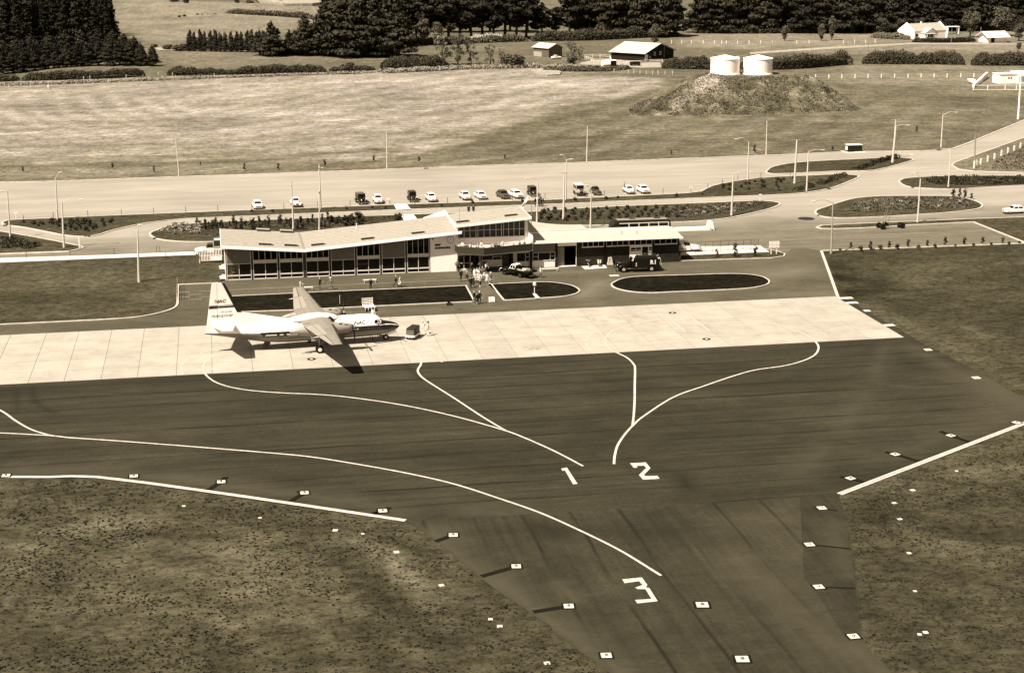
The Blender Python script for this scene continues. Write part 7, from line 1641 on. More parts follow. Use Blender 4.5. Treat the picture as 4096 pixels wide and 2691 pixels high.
# middle-distance trees and bushes
for a in [('round',1690,182,60,'rounded grey tree in front of the far belt',1.0),('round',1755,182,75,'second rounded grey tree in front of the far belt',1.0),('airy',1768,262,130,'airy pale-stemmed tree left of the rubble bank',1.0),('airy',1832,260,140,'airy tree right of the pale-stemmed one',1.0),('airy',1885,256,165,'small airy tree left of the shrubbery',1.0),
 ('airy',1962,264,176,'light airy tree in the middle of the rough ground',.9),('airy',2008,268,196,'smaller light tree beside the rough bank',.9),('bush',2052,272,214,'dark round bush left of the small shed',1.5),('bush',2030,262,220,'dark bush behind the round one left of the shed',1.3),('airy',2290,240,165,'pale bare-looking tree right of the small shed',1.2),('airy',2320,246,185,'pale scrubby tree between shed and barn',1.0),('bush',2290,256,222,'low bush in front of the pale scrubby tree',1.3),
 ('round',2617,184,90,'rounded grey tree standing alone behind the barn',.95),('plume',3138,166,100,'upright plume-shaped young tree, left of three',1.5),('plume',3285,164,95,'upright plume-shaped young tree, middle of three',1.4),('plume',3326,162,62,'slender upright young tree, right of three',1.0),
 ('darkround',3530,152,58,'big round dark tree left of the white farmhouse',1.15),('darkround',3600,140,70,'dark bushy tree directly behind the farmhouse left gable',1.3),('darkround',3680,128,62,'dark bushy tree behind the farmhouse roof',1.4),('darkround',3750,128,68,'dark bushy tree right behind the farmhouse roof',1.4),('round',3880,150,30,'tall rounded tree right of the white farmhouse',1.0),('round',4005,146,12,'tall grey-leaved tree behind the garage',1.15),('round',4075,165,88,'rounded tree right of the garage',1.2),('bush',4076,198,168,'small dark tree on the drive right of the garage',.7),
 ('darkround',700,26,-40,'dark tree on the far pasture, touching the top edge',1.3),('darkround',745,30,-20,'dark bushy tree right of the one touching the top edge',1.2),('bush',835,24,16,'low dark bush on the far pasture',1.6),('darkround',950,24,-10,'dark spreading tree at the top, left of the pale track',1.6),('bush',1000,22,-2,'dark bush at the foot of the pale track',2),('bush',718,70,60,'first dark bush on the pasture ridge',1.5),('bush',738,67,57,'second dark bush on the pasture ridge',1.8),('bush',790,62,54,'third dark bush on the pasture ridge',1.8),('bush',808,62,55,'fourth dark bush on the pasture ridge',1.5),('bush',832,61,55,'fifth dark bush on the pasture ridge',1.2),('bush',862,60,53,'last dark bush on the pasture ridge',1.4),
 ('bush',620,190,176,'grey bush by the pale stream bank',1.6),('bush',670,200,175,'round dark bush by the pale stream bank',1.6),('bush',720,204,172,'dark bush at the left end of the shelter belt',2),('round',1415,228,190,'small pale-leaved tree at the foot of the dark clump',.9),('bush',1385,290,245,'dark bush standing above the left hedge',1.3),('bush',1570,228,186,'pale fern-like bush at the right foot of the clump',1.2),('bush',2610,200,184,'bush at the foot of the lone grey tree',1.2)]:
    kind,x,y,tp,l,wd=a; tree(kind,x,y,tp,l,None,wd)
# hedges
def hedge(label,pts,h,w,n,m,size=.34,wob=.42,name='hedge',cat='hedge',kindstuff=False):
    P=spline([at(*p) for p in pts],4,False); rg=np.random.RandomState(len(label)*7+int(pts[0][0])%97); seg=[(b-a).length for a,b in zip(P[:-1],P[1:])]; cum=np.cumsum([0]+seg); T_=rg.rand(n)*cum[-1]
    X=np.interp(T_,cum,[p.x for p in P]); Y=np.interp(T_,cum,[p.y for p in P]); dx=np.interp(T_,cum,np.gradient([p.x for p in P])); dy=np.interp(T_,cum,np.gradient([p.y for p in P])); L=np.hypot(dx,dy); nx,ny=-dy/L,dx/L
    tp_=np.clip(np.minimum(T_,cum[-1]-T_)/(h*.9),0,1)**.5*.75+.25; hh=h*tp_*(1+wob*np.array([noise.noise((a*.12,b*.12,1)) for a,b in zip(X,Y)])+wob*.6*np.array([noise.noise((a*.5,b*.5,3)) for a,b in zip(X,Y)]))
    a=rg.rand(n)*math.pi; rr_=rg.uniform(.75,1.05,n); off=np.sign(np.cos(a))*np.abs(np.cos(a))**.6*w/2*rr_; z=np.sin(a)**.6*hh*rr_
    z=np.where(rg.rand(n)<.35,rg.rand(n)*hh*.8,z); o=P[0]
    c=np.stack([X+nx*off-o.x,Y+ny*off-o.y,np.maximum(z,.1)],1); N=np.stack([nx*np.cos(a),ny*np.cos(a),np.sin(a)],1)*.8+rg.normal(size=(n,3))*.5; N/=np.linalg.norm(N,axis=1)[:,None]
    t=np.cross(N,rg.normal(size=(n,3))); t/=np.linalg.norm(t,axis=1)[:,None]; u=np.cross(N,t); s=size*rg.uniform(.6,1.4,n)[:,None]
    V=np.stack([c-t*s,c-u*s*.6,c+t*s,c+u*s*.6],1).reshape(-1,3); me=leafmesh('hedge',V,np.arange(4*n).reshape(-1,4),m)
    # dark woody core keeps the hedge solid
    ob=bpy.data.objects.new(name,me); C.objects.link(ob); ob.location=(o.x,o.y,0); tag(ob,label,cat)
    q=MB(); secs=[]
    for i in range(1,len(P)-1):
        d=(P[min(i+1,len(P)-1)]-P[max(i-1,0)]).normalized(); nn=Vector((-d.y,d.x,0))*w*.30; p=P[i]-o; k_=.62 if 2<i<len(P)-3 else .35; secs.append([(p.x+nn.x,p.y+nn.y,0),(p.x+nn.x*.6,p.y+nn.y*.6,h*k_),(p.x-nn.x*.6,p.y-nn.y*.6,h*k_),(p.x-nn.x,p.y-nn.y,0)])
    q.loft(secs); q.build('branches',F_PINE,ob); 
    return ob
hedge('thick dark clipped hedge behind the barn yard and the left tank',[(2652,274),(2720,276),(2800,278),(2870,279)],4.2,3.5,5500,F_HEDGE,.3)
hedge('thick dark clipped hedge between and right of the water tanks, ending at the gap',[(2960,279),(3100,279),(3200,275),(3300,266),(3400,258)],4.6,3.6,6500,F_HEDGE,.3)
hedge('thick dark clipped hedge in the middle right, from the gap to the notch',[(3448,256),(3550,257),(3700,257),(3858,260)],4.8,3.6,6500,F_HEDGE,.3)
hedge('thick dark clipped hedge running off the right edge',[(3885,262),(3980,263),(4096,263),(4200,264)],4.4,3.6,5500,F_HEDGE,.3)
hedge('ragged dark hedge cut off by the left edge of the picture',[(-60,328),(20,326),(72,322)],2.6,3,2200,F_MID,.26)
hedge('long ragged pale-topped hedge below the plantation',[(92,323),(180,322),(300,318),(420,314),(575,306)],3.0,3.2,6500,F_HEDGE,.28,.35)
hedge('long ragged dark hedge across the left paddock edge',[(668,303),(800,301),(950,298),(1100,293),(1305,288)],2.4,2.6,7000,F_HEDGE,.28,.5)
hedge('low patchy scrub hedge right of the dark bush',[(1320,287),(1400,284),(1500,281)],1.6,2.5,1800,F_HEDGE,.26,.6)
hedge('bulky dark hedge left of the airy trees',[(1528,277),(1600,274),(1700,272),(1785,268)],4.2,4.5,5500,F_HEDGE,.3,.3)
hedge('long bushy hedge with pale tops in front of the far belt',[(2125,165),(2230,164),(2350,162),(2480,156),(2590,150)],4.2,5,6000,F_HEDGE,.4,.35)
hedge('pale-topped shrubs in the middle of the bushy hedge',[(2380,150),(2450,146),(2560,142)],6.5,5,2600,F_MID,.4,.5)
hedge('bank of white flowering shrubs in front of the far belt',[(1872,166),(1940,166),(2020,164)],3.4,4,2600,F_FLOWER,.32,.4,'flowering_shrubs','shrubs')
hedge('low dark clipped hedge in front of the white farmhouse',[(3650,170),(3720,172),(3800,171),(3900,168)],2.0,2,2600,F_DARK,.3,.1)
hedge('pale scrubby garden shrubs left of the farmhouse',[(3490,152),(3560,156),(3640,160)],3.0,4,2200,F_LIGHT,.3,.6,'garden_shrubs','shrubs')
hedge('bushy row between the far belt and the round dark tree',[(3335,120),(3400,118),(3480,112)],4.0,4,2200,F_MID,.4,.4)
hedge('thin hedge line crossing the far pasture',[(908,58),(1000,62),(1120,68),(1250,78)],3.0,3,2600,F_HEDGE,.45,.4)
hedge('rough pale grass and weeds along the bank below the airy trees',[(1520,292),(1700,285),(1850,276),(2000,273),(2150,270),(2300,268)],1.3,6,6500,F_PALE,.3,.6,'rough_bank','weeds')
hedge('weedy bank behind the left field edge',[(-50,345),(300,334),(700,320),(1100,305),(1500,293)],.8,3,6500,F_PALE,.26,.7,'weedy_bank','weeds')
hedge('scrub in front of the farm yard',[(2180,282),(2300,285),(2420,284),(2500,276)],1.5,6,3500,F_MID,.3,.6,'yard_scrub','scrub')
# understorey that closes the far belt
for nm,pts,h,m in (('shrubs under the far belt left of the farm',[(1600,176),(1750,178),(1900,172),(2100,165)],2.6,F_MID),('shrubs under the belt right of the gap',[(2790,133),(3000,134),(3250,132),(3400,128)],2.5,F_DARK),('shrubs behind the farm garden',[(3400,128),(3700,120),(4000,125),(4200,130)],7,F_DARK),('dark shrubs under the belt behind the barn',[(2280,148),(2500,146),(2720,146)],2.2,F_HEDGE),('undergrowth at the foot of the plantation',[(-80,262),(200,248),(450,236),(560,246)],7,F_PINE),('dark undergrowth inside the big clump',[(1060,222),(1250,218),(1450,222),(1600,224)],5,F_PINE)):
    hedge(nm,pts,h,7,4200,m,.5,.4,'undergrowth','undergrowth')
# shrubs of the beds
def shrub_proto(kind,seed):
    rg=random.Random(seed)
    if kind=='tuft': bl=[(rg.uniform(-.12,.12),rg.uniform(-.12,.12),.16,.30,.30,.20) for _ in range(3)]; n,s,m=60,.13,F_PALE
    elif kind=='sapling': bl=[(rg.uniform(-.08,.08),rg.uniform(-.08,.08),.25+k*.28,.26,.26,.24) for k in range(4)]; n,s,m=90,.14,F_SHRUB
    else: bl=[(rg.uniform(-.2,.2),rg.uniform(-.2,.2),.30+rg.random()*.15,.36,.36,.34) for _ in range(3)]; n,s,m=110,.14,F_SHRUB
    V,F=leaves(bl,n,s,seed,shell=.2); V[:,2]=np.maximum(V[:,2],0); me=leafmesh('shrub',V,F,m); o=bpy.data.objects.new('shrub',me); C.objects.link(o); tag(o,'x','shrub'); return Proto(o)
SH={k:[shrub_proto(k,s) for s in (1,2,3)] for k in ('shrub','tuft','sapling')}
sr=random.Random(31)
def plant(kind,x,y,label,group,sc=1):
    p=at(x,y); s=sc*sr.uniform(.7,1.3); SH[kind][sr.randrange(3)].place((p.x,p.y,.12),sr.random()*6.28,label,group,(s,s,s*sr.uniform(.85,1.25)))
def bed(kind,poly,n,label,group,sc=1,inner=None):
    P=[at(*p) for p in poly]; xs_=[p.x for p in P]; ys_=[p.y for p in P]; k=0; tries=0; placed=[]
    while k<n and tries<n*60:
        tries+=1; x=sr.uniform(min(xs_),max(xs_)); y=sr.uniform(min(ys_),max(ys_))
        if not inpoly(np.array([x]),np.array([y]),P)[0]: continue
        if any((x-a)**2+(y-b)**2<.75 for a,b in placed): continue
        placed.append((x,y)); s=sc*sr.uniform(.65,1.3); SH[kind][sr.randrange(3)].place((x,y,.12),sr.random()*6.28,label,group,(s,s,s*sr.uniform(.85,1.25))); k+=1
bed('shrub',[(90,893),(300,884),(470,880),(440,905),(330,935),(240,920),(120,905)],46,'small dark shrub in the left triangular bed','small shrubs of the left triangular bed',.8)
bed('tuft',[(640,920),(700,903),(800,898),(800,935),(700,945),(650,940)],34,'low pale tussock in the bed behind the slatted gate','pale tussocks behind the slatted gate',1.3)
bed('sapling',[(780,898),(1000,890),(1320,882),(1330,915),(1100,930),(900,945),(800,935)],50,'dark upright shrub in the bed behind the left roof','upright shrubs of the bed behind the left roof',1.0)
bed('shrub',[(1320,876),(1590,867),(1600,885),(1420,905),(1330,910)],16,'round dark shrub in the bed left of the crossing path','round shrubs left of the crossing path',1.3)
for r_ in range(5):
    for k in range(15):
        x=2150+k*40+r_*9+sr.uniform(-8,8); y=886-r_*10-(k*1.05)+sr.uniform(-2,2)
        if r_<5: plant('shrub',x,y,'dark shrub planted in rows on the long bed behind the low roof','shrubs in rows on the long bed behind the low roof',.85)
bed('tuft',[(2700,832),(3010,812),(3030,818),(2940,850),(2760,868),(2700,870)],26,'grassy tuft at the right end of the long bed','grassy tufts at the right end of the long bed',1.1)
bed('shrub',[(2870,752),(2980,728),(3180,715),(3120,760),(2960,778)],22,'small sparse shrub on the middle island','sparse shrubs of the middle island',.75)
bed('tuft',[(3420,830),(3500,800),(3700,795),(3850,800),(3890,822),(3700,842),(3500,850)],22,'pale tuft on the oval island','pale tufts of the oval island',1.2)
for i,(x,y,k_) in enumerate([(3362,1005,'shrub'),(3403,999,'sapling'),(3440,1003,'shrub'),(3481,1000,'sapling'),(3520,998,'shrub'),(3557,994,'sapling'),(3590,997,'shrub'),(3631,990,'sapling'),(3672,994,'shrub'),(3708,988,'sapling'),(3738,993,'shrub'),(3780,985,'sapling'),(3820,988,'shrub'),(3856,981,'sapling'),(3892,984,'shrub'),(3930,979,'sapling'),(3966,981,'shrub'),(4010,976,'sapling'),(4037,979,'shrub'),(4075,975,'shrub')]):
    plant(k_,x,y,('young staked tree in the row along the parking bay' if k_=='sapling' else 'round shrub in the row along the parking bay'),('young trees in the row along the parking bay' if k_=='sapling' else 'round shrubs in the row along the parking bay'),.75 if k_=='shrub' else 1.1)
for x,y in [(92,688),(451,677),(616,689),(802,662),(978,682),(1113,680),(1300,668),(1495,645),(1677,650),(2020,636),(2685,620),(3018,612),(3330,603),(3666,530)]: plant('sapling',x,y,'tiny sapling on the grass beyond the far kerb of the car park','tiny saplings beyond the far kerb of the car park',.9)
for x,y in [(1010,850),(1090,851),(1385,838),(1490,835),(1540,838),(1765,828),(1890,815),(2090,811),(2426,800),(2470,796),(2300,806),(2705,790),(2810,782)]: plant('shrub',x,y,'small dark shrub on the grass strip in front of the parked cars','small shrubs on the strip before the parked cars',.75)
for x,y in [(2868,1031),(2940,1030),(3020,1026)]: plant('sapling',x,y,'small dark tree on the lawn in front of the mesh fence','small trees before the mesh fence',1.1)
for x,y in [(3812,792),(3838,790),(3860,794),(3885,798)]: plant('sapling',x,y,'young tree at the right end of the oval island','young trees at the right end of the oval island',1.1)
plant('sapling',40.6,0,'x','x') if False else None
o=SH['shrub'][0]; o.place((39.95,-2.1,3.75),0,'bushy plant in a trough on the balcony rail',None,(1.1,.8,.9))
def mass(label,poly,n,h,m,size=.2,name='shrub_mass',base=.12):
    P=[at(*p) for p in poly]; o=P[0]; rg=np.random.RandomState(n); xs_=[p.x for p in P]; ys_=[p.y for p in P]
    X=rg.uniform(min(xs_),max(xs_),n*6); Y=rg.uniform(min(ys_),max(ys_),n*6); k=inpoly(X,Y,P); X,Y=X[k][:n],Y[k][:n]; nn=len(X)
    cl=np.array([noise.noise((a*.45,b*.45,5)) for a,b in zip(X,Y)]); keep=cl>-.25; X,Y,cl=X[keep],Y[keep],cl[keep]; nn=len(X)
    z=base+rg.rand(nn)*h*(.6+cl); c=np.stack([X-o.x,Y-o.y,z],1); N=rg.normal(size=(nn,3)); N[:,2]+=.8; N/=np.linalg.norm(N,axis=1)[:,None]
    t=np.cross(N,rg.normal(size=(nn,3))); t/=np.linalg.norm(t,axis=1)[:,None]; u=np.cross(N,t); s=size*rg.uniform(.6,1.4,nn)[:,None]
    V=np.stack([c-t*s,c-u*s*.6,c+t*s,c+u*s*.6],1).reshape(-1,3); me=leafmesh(name,V,np.arange(4*nn).reshape(-1,4),m); ob=bpy.data.objects.new(name,me); C.objects.link(ob); ob.location=(o.x,o.y,0); tag(ob,label,'planting',kind='stuff'); return ob
mass('dark band of planting along the middle island',[(3105,768),(3200,752),(3300,722),(3370,700),(3392,706),(3300,740),(3200,765)],2600,.7,F_SHRUB)
mass('dark band of planting on the upper island',[(3396,682),(3450,662),(3560,632),(3605,634),(3540,648),(3450,680)],2200,.7,F_SHRUB)
mass('planting on the oval island',[(3380,850),(3400,825),(3500,800),(3700,792),(3860,800),(3900,822),(3850,838),(3650,842),(3500,850)],4200,.45,F_MID)
mass('planting on the long upper right island',[(3690,722),(3780,708),(4096,712),(4200,712),(4200,738),(3900,744),(3740,742)],3600,.5,F_SHRUB)
mass('rank grass in the left grass triangle',[(0,955),(60,955),(170,985),(120,998),(0,996)],1500,.5,F_SHRUB)
mass('planting at the right end of the long bed',[(2700,835),(3020,811),(3050,815),(2950,852),(2760,872),(2700,872)],3000,.4,F_MID)
mass('ground cover under the rows of shrubs',[(2130,860),(2700,835),(2700,872),(2140,900)],1500,.12,F_MID,.12)
mass('rank vegetation on the right roadside verge',[(3990,640),(4096,590),(4200,560),(4200,682),(3960,680)],1800,.5,F_MID)
mass('ground cover in the bed behind the left roof',[(780,900),(1330,878),(1600,868),(1600,890),(1300,915),(900,950),(800,945)],2600,.25,F_SHRUB,.13)
# ---------------------------------------------------------------- tank mound, tanks
xl,xr=at(2480,440).x,at(3462,440).x; yf=at(2950,462).y; xt=at(2712,300,8).x; xs2=at(3168,300,8).x
nxm,nym=150,90; gx=np.linspace(xl-6,xr+10,nxm); gy=np.linspace(yf-3,yf+75,nym); GX,GY=np.meshgrid(gx,gy); GX0=GX.copy()
sm_=lambda t: t*t*(3-2*t)
e_=(GX-(xl+xr)/2)/((xr-xl)/2); hx=np.minimum(np.clip((GX-xl)/(xt-xl+3),0,1),np.clip((xr-GX)/(xr-xs2),0,1)); hy=np.minimum(np.clip((GY-yf-4*e_**2)/17,0,1),np.clip((yf+56-34*e_**2-GY)/18,0,1))
hq=np.minimum(hx,hy); hz=(hq*.8+.2*sm_(hq))*8.5; nz=np.array([noise.noise((a*.16,b*.16,2))*1.3+noise.noise((a*.5,b*.5,7))*.6 for a,b in zip(GX.ravel(),GY.ravel())]).reshape(GX.shape)
slope=np.clip(hz/2,0,1)*np.clip((8.4-hz)/2+.15,0.05,1); GZ=np.minimum(hz,8.3)+nz*slope-.25*(hz<=0)
crest=np.exp(-((GX-xt-2)/5)**2-((GY-yf-15)/6)**2); GZ+=crest*1.6
ton=.075+.045*np.clip(nz,-1,1); ton=np.where(crest>.15,.06+.15*crest,ton)
trk=np.abs((GX-xs2)/(xr-xs2)-(1-np.clip(hz/8.3,0,1)))<.0; 
line_=np.clip(1-np.abs(GY-(yf+20+ (xr-GX)*.0))/5,0,1)*(GX>xs2-3); ton=ton+line_*.22*(hz<8.25)
leftpale=np.clip(1-np.abs((GX-xl)-(GY-yf)*1.2-6)/5,0,1); ton=ton+leftpale*.07*(nz>-.2); ton=np.where((hz>8.2)&(crest<.1),.09,ton); ton=np.where(hz<.15,.10,ton)
GXs=GX+(GY-yf-8)*.20
me=bpy.data.meshes.new('mound'); idx=np.arange(nxm*nym).reshape(nym,nxm); fc=np.stack([idx[:-1,:-1],idx[:-1,1:],idx[1:,1:],idx[1:,:-1]],-1).reshape(-1,4)
me.from_pydata(np.stack([GXs,GY,GZ],-1).reshape(-1,3).tolist(),[],fc.tolist()); at3=me.attributes.new('tone','FLOAT','POINT'); at3.data.foreach_set('value',ton.reshape(-1).astype(np.float32)); me.polygons.foreach_set('use_smooth',[True]*len(me.polygons)); me.materials.append(grass_mat('mound_scrub',True,clump=1,fine=1.2))
mo=bpy.data.objects.new('mound',me); C.objects.link(mo); tag(mo,kind='structure')
def moundz(x,y): 
    i=int(np.clip(np.searchsorted(gy,y),0,nym-1)); j=int(np.clip(np.searchsorted(gx,x),0,nxm-1)); return float(GZ[i,j])
rg=np.random.RandomState(77); n=12000; X_=rg.uniform(xl,xr-2,n); Y_=rg.uniform(yf,yf+19,n); keep=np.array([noise.noise((a*.3,b*.3,9)) for a,b in zip(X_,Y_)])>-.22; X_,Y_=X_[keep],Y_[keep]; n=len(X_)
Zm=np.array([moundz(a,b) for a,b in zip(X_,Y_)]); ok=Zm>.2; X_,Y_,Zm=X_[ok],Y_[ok],Zm[ok]; n=len(X_)
c=np.stack([X_+(Y_-yf-8)*.20,Y_,Zm+rg.rand(n)*.45],1); N=rg.normal(size=(n,3)); N[:,2]+=.5; N/=np.linalg.norm(N,axis=1)[:,None]; t_=np.cross(N,rg.normal(size=(n,3))); t_/=np.linalg.norm(t_,axis=1)[:,None]; u_=np.cross(N,t_); s_=.19*rg.uniform(.5,1.5,n)[:,None]
ob=bpy.data.objects.new('scrub',leafmesh('scrub',np.stack([c-t_*s_,c-u_*s_*.6,c+t_*s_,c+u_*s_*.6],1).reshape(-1,3),np.arange(4*n).reshape(-1,4),F_SCRUB)); C.objects.link(ob); tag(ob,'dark scrub growing over the face of the mound','scrub',kind='stuff')
for i,(px,l) in enumerate(((2912,'white round water tank with conical lid, left one on the mound'),(3044,'white round water tank with conical lid, right one on the mound'))):
    p=at(px,300,8.3); t=thing('water_tank',l,'water tank',(p.x,p.y+3,8.25),0,'water tanks on the mound'); q=MB(); q.lathe([(4.5,0),(4.5,.25),(4.15,.3),(4.15,4.45)],n=40); q.build('shell',WALLW,t)
    q=MB(); q.lathe([(4.3,4.45),(4.3,4.55),(2.1,5.05),(.2,5.5)],n=40); q.build('lid',WALLW,t); q=MB(); s=1 if i==0 else -1; q.box(s*3.0-.35,s*3.0+.35,-2.6,-1.9,4.5,5.15); q.build('hatch',W,t)
# ---------------------------------------------------------------- farm and house in the distance
def gable(label,A,B,depth,wh,rh,wm,rm,name='farm_building',cat='building',ridge='along',over=.5,wins=(),door=None,gm=None):
    """A-B: foot of the front wall; ridge 'along' the front or 'across' it (front is then the gable end)"""
    a,b=at(*A),at(*B); L=(b-a).length; ang=math.atan2(b.y-a.y,b.x-a.x); t=thing(name,label,cat,(a.x,a.y,0),ang); D=depth
    if ridge=='along': prof=[(0,0),(D,0),(D,wh),(D/2,rh),(0,wh)]; q=MB(); q.add([(0,y,z) for y,z in prof]+[(L,y,z) for y,z in prof],[(0,1,2,3,4),(9,8,7,6,5)]+[((i+1)%5,i,5+i,5+(i+1)%5) for i in range(5)]); q.build('wall',wm,t)
    else: q=MB(); prof=[(0,0),(L,0),(L,wh),(L/2,rh),(0,wh)]; q.add([(x,0,z) for x,z in prof]+[(x,D,z) for x,z in prof],[(0,1,2,3,4),(9,8,7,6,5)]+[((i+1)%5,i,5+i,5+(i+1)%5) for i in range(5)]); q.build('wall',wm,t)
    q=MB(); e=over; W_=D if ridge=='along' else L; k=(rh-wh)/(W_/2); sec=[(-e,wh-e*k+.05),(W_/2,rh+.06),(W_+e,wh-e*k+.05),(W_+e,wh-e*k+.20),(W_/2,rh+.22),(-e,wh-e*k+.20)]
    if ridge=='along': secs=[[(x,y,z) for y,z in sec] for x in (-e,L+e)]
    else: secs=[[(x,y,z) for x,z in sec] for y in (-e,D+e)]
    q.loft(secs); q.build('roof',rm,t)
    for (x0,x1,z0,z1,*o) in wins:
        q=MB(); q.box(x0-.1,x1+.1,-.08,-.02,z0-.1,z1+.1); w=q.build('window',W,t); q=MB(); q.box(x0,x1,-.11,-.085,z0,(z0+z1)/2-.03); q.build('pane',GLASS,w); q=MB(); q.box(x0,x1,-.11,-.085,(z0+z1)/2+.03,z1); q.build('pane',GLASS,w)
    if door: q=MB(); q.box(door[0],door[1],-.07,-.01,0,door[2]); q.build('door',door[3],t)
    return t,L
IRON=mat('pale_iron_roof',.45,.6,.3,.12,.4); DWALL=mat('dark_board_wall',.015,.9,.1,.2); GWALL=mat('grey_board_wall',.10,.9,.1,.3)
B1,L1=gable('dark-walled barn with pale roof and small white windows in the farmyard',(2578,246),(2694,231),15,2.9,5.9,DWALL,IRON,'barn','barn',ridge='across',over=.8,door=None)
for x in (6.5,10.5): q=MB(); q.box(x,x+1.1,-.1,-.02,1.7,3.0); w=q.build('window',W,B1); q=MB(); q.box(x+.2,x+.9,-.13,-.105,1.9,2.8); q.build('pane',GLASS,w)
q=MB(); q.box(.2,2.2,-.12,-.02,0,2.4); q.build('white_door',W,B1); q=MB(); q.box(2.7,4.6,-.1,-.02,0,2.6); dd_=q.build('dark_door',BLK,B1); q=MB(); q.box(3.3,3.9,-.13,-.105,.9,1.6); q.build('pane',W,dd_)
t,_=gable('low lean-to with white fascia at the left of the dark barn',(2490,236),(2560,243),7,2.4,3.2,GWALL,IRON,'lean_to','building',over=.6)
for k in range(4): q=MB(); q.box(.6+k*1.6,.7+k*1.6,-1.6,-1.5,0,2.3); q.build('post',W,t)
q=MB(); q.box(-2.5,.2,-.6,-.5,0,1.5); q.box(-2.6,.0,-.8,-.7,2.0,2.3); q.build('yard_screen',W,t)
t,_=gable('small weathered shed with pale roof left of the barn',(2133,226),(2195,232),7,3.6,5.0,GWALL,IRON,'shed','shed',over=.5)
q=MB(); q.box(.3,5,-.08,-.01,.1,2.0); q.build('open_front',mat('pale_boards',.3,.9,.1,.4,3),t)
p=at(2225,237); sedan('small white car parked beside the weathered shed',.8,(p.x,p.y,.0),R(20),'fifties',group='cars on the roads beyond the row')
p=at(2428,264); t=thing('white_hut','small white hut with rounded end and dark open side in the farmyard','hut',(p.x,p.y,0)); q=MB(); q.body([(-2.0,1.0,0,1.2),(-1.6,1.4,0,1.8),(.2,1.5,0,2.2),(1.0,1.5,0,2.3)],n=16,p=4); q.build('shell',WALLW,t); q=MB(); q.box(1.0,3.2,-1.3,1.3,0,1.9); q.box(.9,3.3,-1.4,1.4,1.9,2.1,1); q.build('shelter',[BLK,WALLW],t)
p=at(2540,264); q=MB(); q.box(-1.8,1.8,-.8,.8,.3,1.3); q.box(-1.9,1.9,-.9,.9,1.3,1.4); q.box(-1.6,-1.4,-.6,.6,0,.3); q.box(1.4,1.6,-.6,.6,0,.3); tag(q.build('stock_trough',DWALL,loc=(p.x,p.y,0)),'dark low trough in the yard in front of the barn','trough')
def yard(label,pts,h=1.4,m=W,rails=(.95,.55)): return fence(label,pts,h,m,.09,rails,'yard_fence',.05,'fence',0,4,rails=True,square=True)
yard('white railed yard fence left of the barn',[(2340,234),(2400,232),(2440,236),(2445,250),(2375,252),(2345,240)])
yard('white railed fence below the barn door',[(2505,256),(2560,255),(2600,251),(2650,250)],1.1)
flat('yard_gravel',AP([(2370,240),(2480,240),(2560,252),(2640,250),(2645,270),(2560,272),(2420,262),(2300,258)]),.03,mat('pale_gravel',.27,.9,.1,.3,.5))
flat('rubble_bank',AP([(2120,286),(2160,280),(2210,282),(2245,290),(2240,302),(2190,305),(2150,300)]),.4,mat('rubble',.26,.9,.1,.6,1.2),thick=.4)
# farmhouse
H1,LH=gable('white farmhouse with pale grey tiled roof and white gable ends among trees',(3655,158),(3785,152),10,3.3,6.3,WALLW,mat('pale_tiles',.32,.8,.2,.15,1),'farmhouse','house',over=.1,wins=[(1.0,2.2,1.0,2.4),(9.6,10.6,1.0,2.4)])
for x in (-.25,LH-.05): q=MB(); q.add([(x,-.5,0),(x,10.5,0),(x,10.5,3.5),(x,5,7.1),(x,-.5,3.5)]+[(x+.3,-.5,0),(x+.3,10.5,0),(x+.3,10.5,3.5),(x+.3,5,7.1),(x+.3,-.5,3.5)],[(0,1,2,3,4),(9,8,7,6,5)]+[((i+1)%5,i,5+i,5+(i+1)%5) for i in range(5)]); q.build('gable_parapet',WALLW,H1)
q=MB(); q.slabxz([(4.2,0),(11.4,0),(11.4,2.6),(7.8,4.7),(4.2,2.6)],-2.6,-.05); pw=q.build('front_wing',WALLW,H1)
q=MB(); q.loft([[(3.8,y,2.5),(7.8,y,4.8),(11.8,y,2.5),(11.8,y,2.7),(7.8,y,5.0),(3.8,y,2.7)] for y in (-3.0,1.5)]); q.build('wing_roof',IRON,H1)
for x0 in (4.9,7.1): q=MB(); q.box(x0,x0+1.8,-2.66,-2.61,.9,2.2); q.build('window',GLASS,pw)
q=MB(); q.hexa([(3.9,-4.2,2.3),(9.0,-4.2,2.3),(9.0,-2.7,2.6),(3.9,-2.7,2.6)],[(3.9,-4.2,2.4),(9.0,-4.2,2.4),(9.0,-2.7,2.8),(3.9,-2.7,2.8)]); q.build('porch_roof',mat('pale_tiles',.32),H1); q=MB(); [q.box(x,x+.2,-4.1,-3.9,0,2.3) for x in (4.0,8.7)]; q.build('porch_post',W,H1)
q=MB(); q.box(8.4,9.0,5,5.6,5.8,7.2); q.build('chimney',WALLW,H1)
t,_=gable('open-fronted white garage with pale roof right of the farmhouse',(3952,172),(4026,170),7,2.7,4.4,WALLW,WALLW,'garage','garage',over=1.2); q=MB(); q.box(1.4,3.2,-.08,-.01,0,2.3); q.build('opening',BLK,t)
p=at(3808,136); q=MB(); q.box(-3,3,-1.5,1.5,3.2,3.4); q.box(-2.8,-2.6,-1.4,1.4,0,3.2); q.box(2.6,2.8,-1.4,1.4,0,3.2); tag(q.build('carport',WALLW,loc=(p.x,p.y,0)),'flat white carport roof between farmhouse and tall tree','carport')
p=at(3735,170); q=MB(); q.box(-.6,.6,-.3,.3,0,1.6); tag(q.build('gate_pier',W,loc=(p.x,p.y,0)),'white gate pier in the gap of the farmhouse hedge','gate pier')
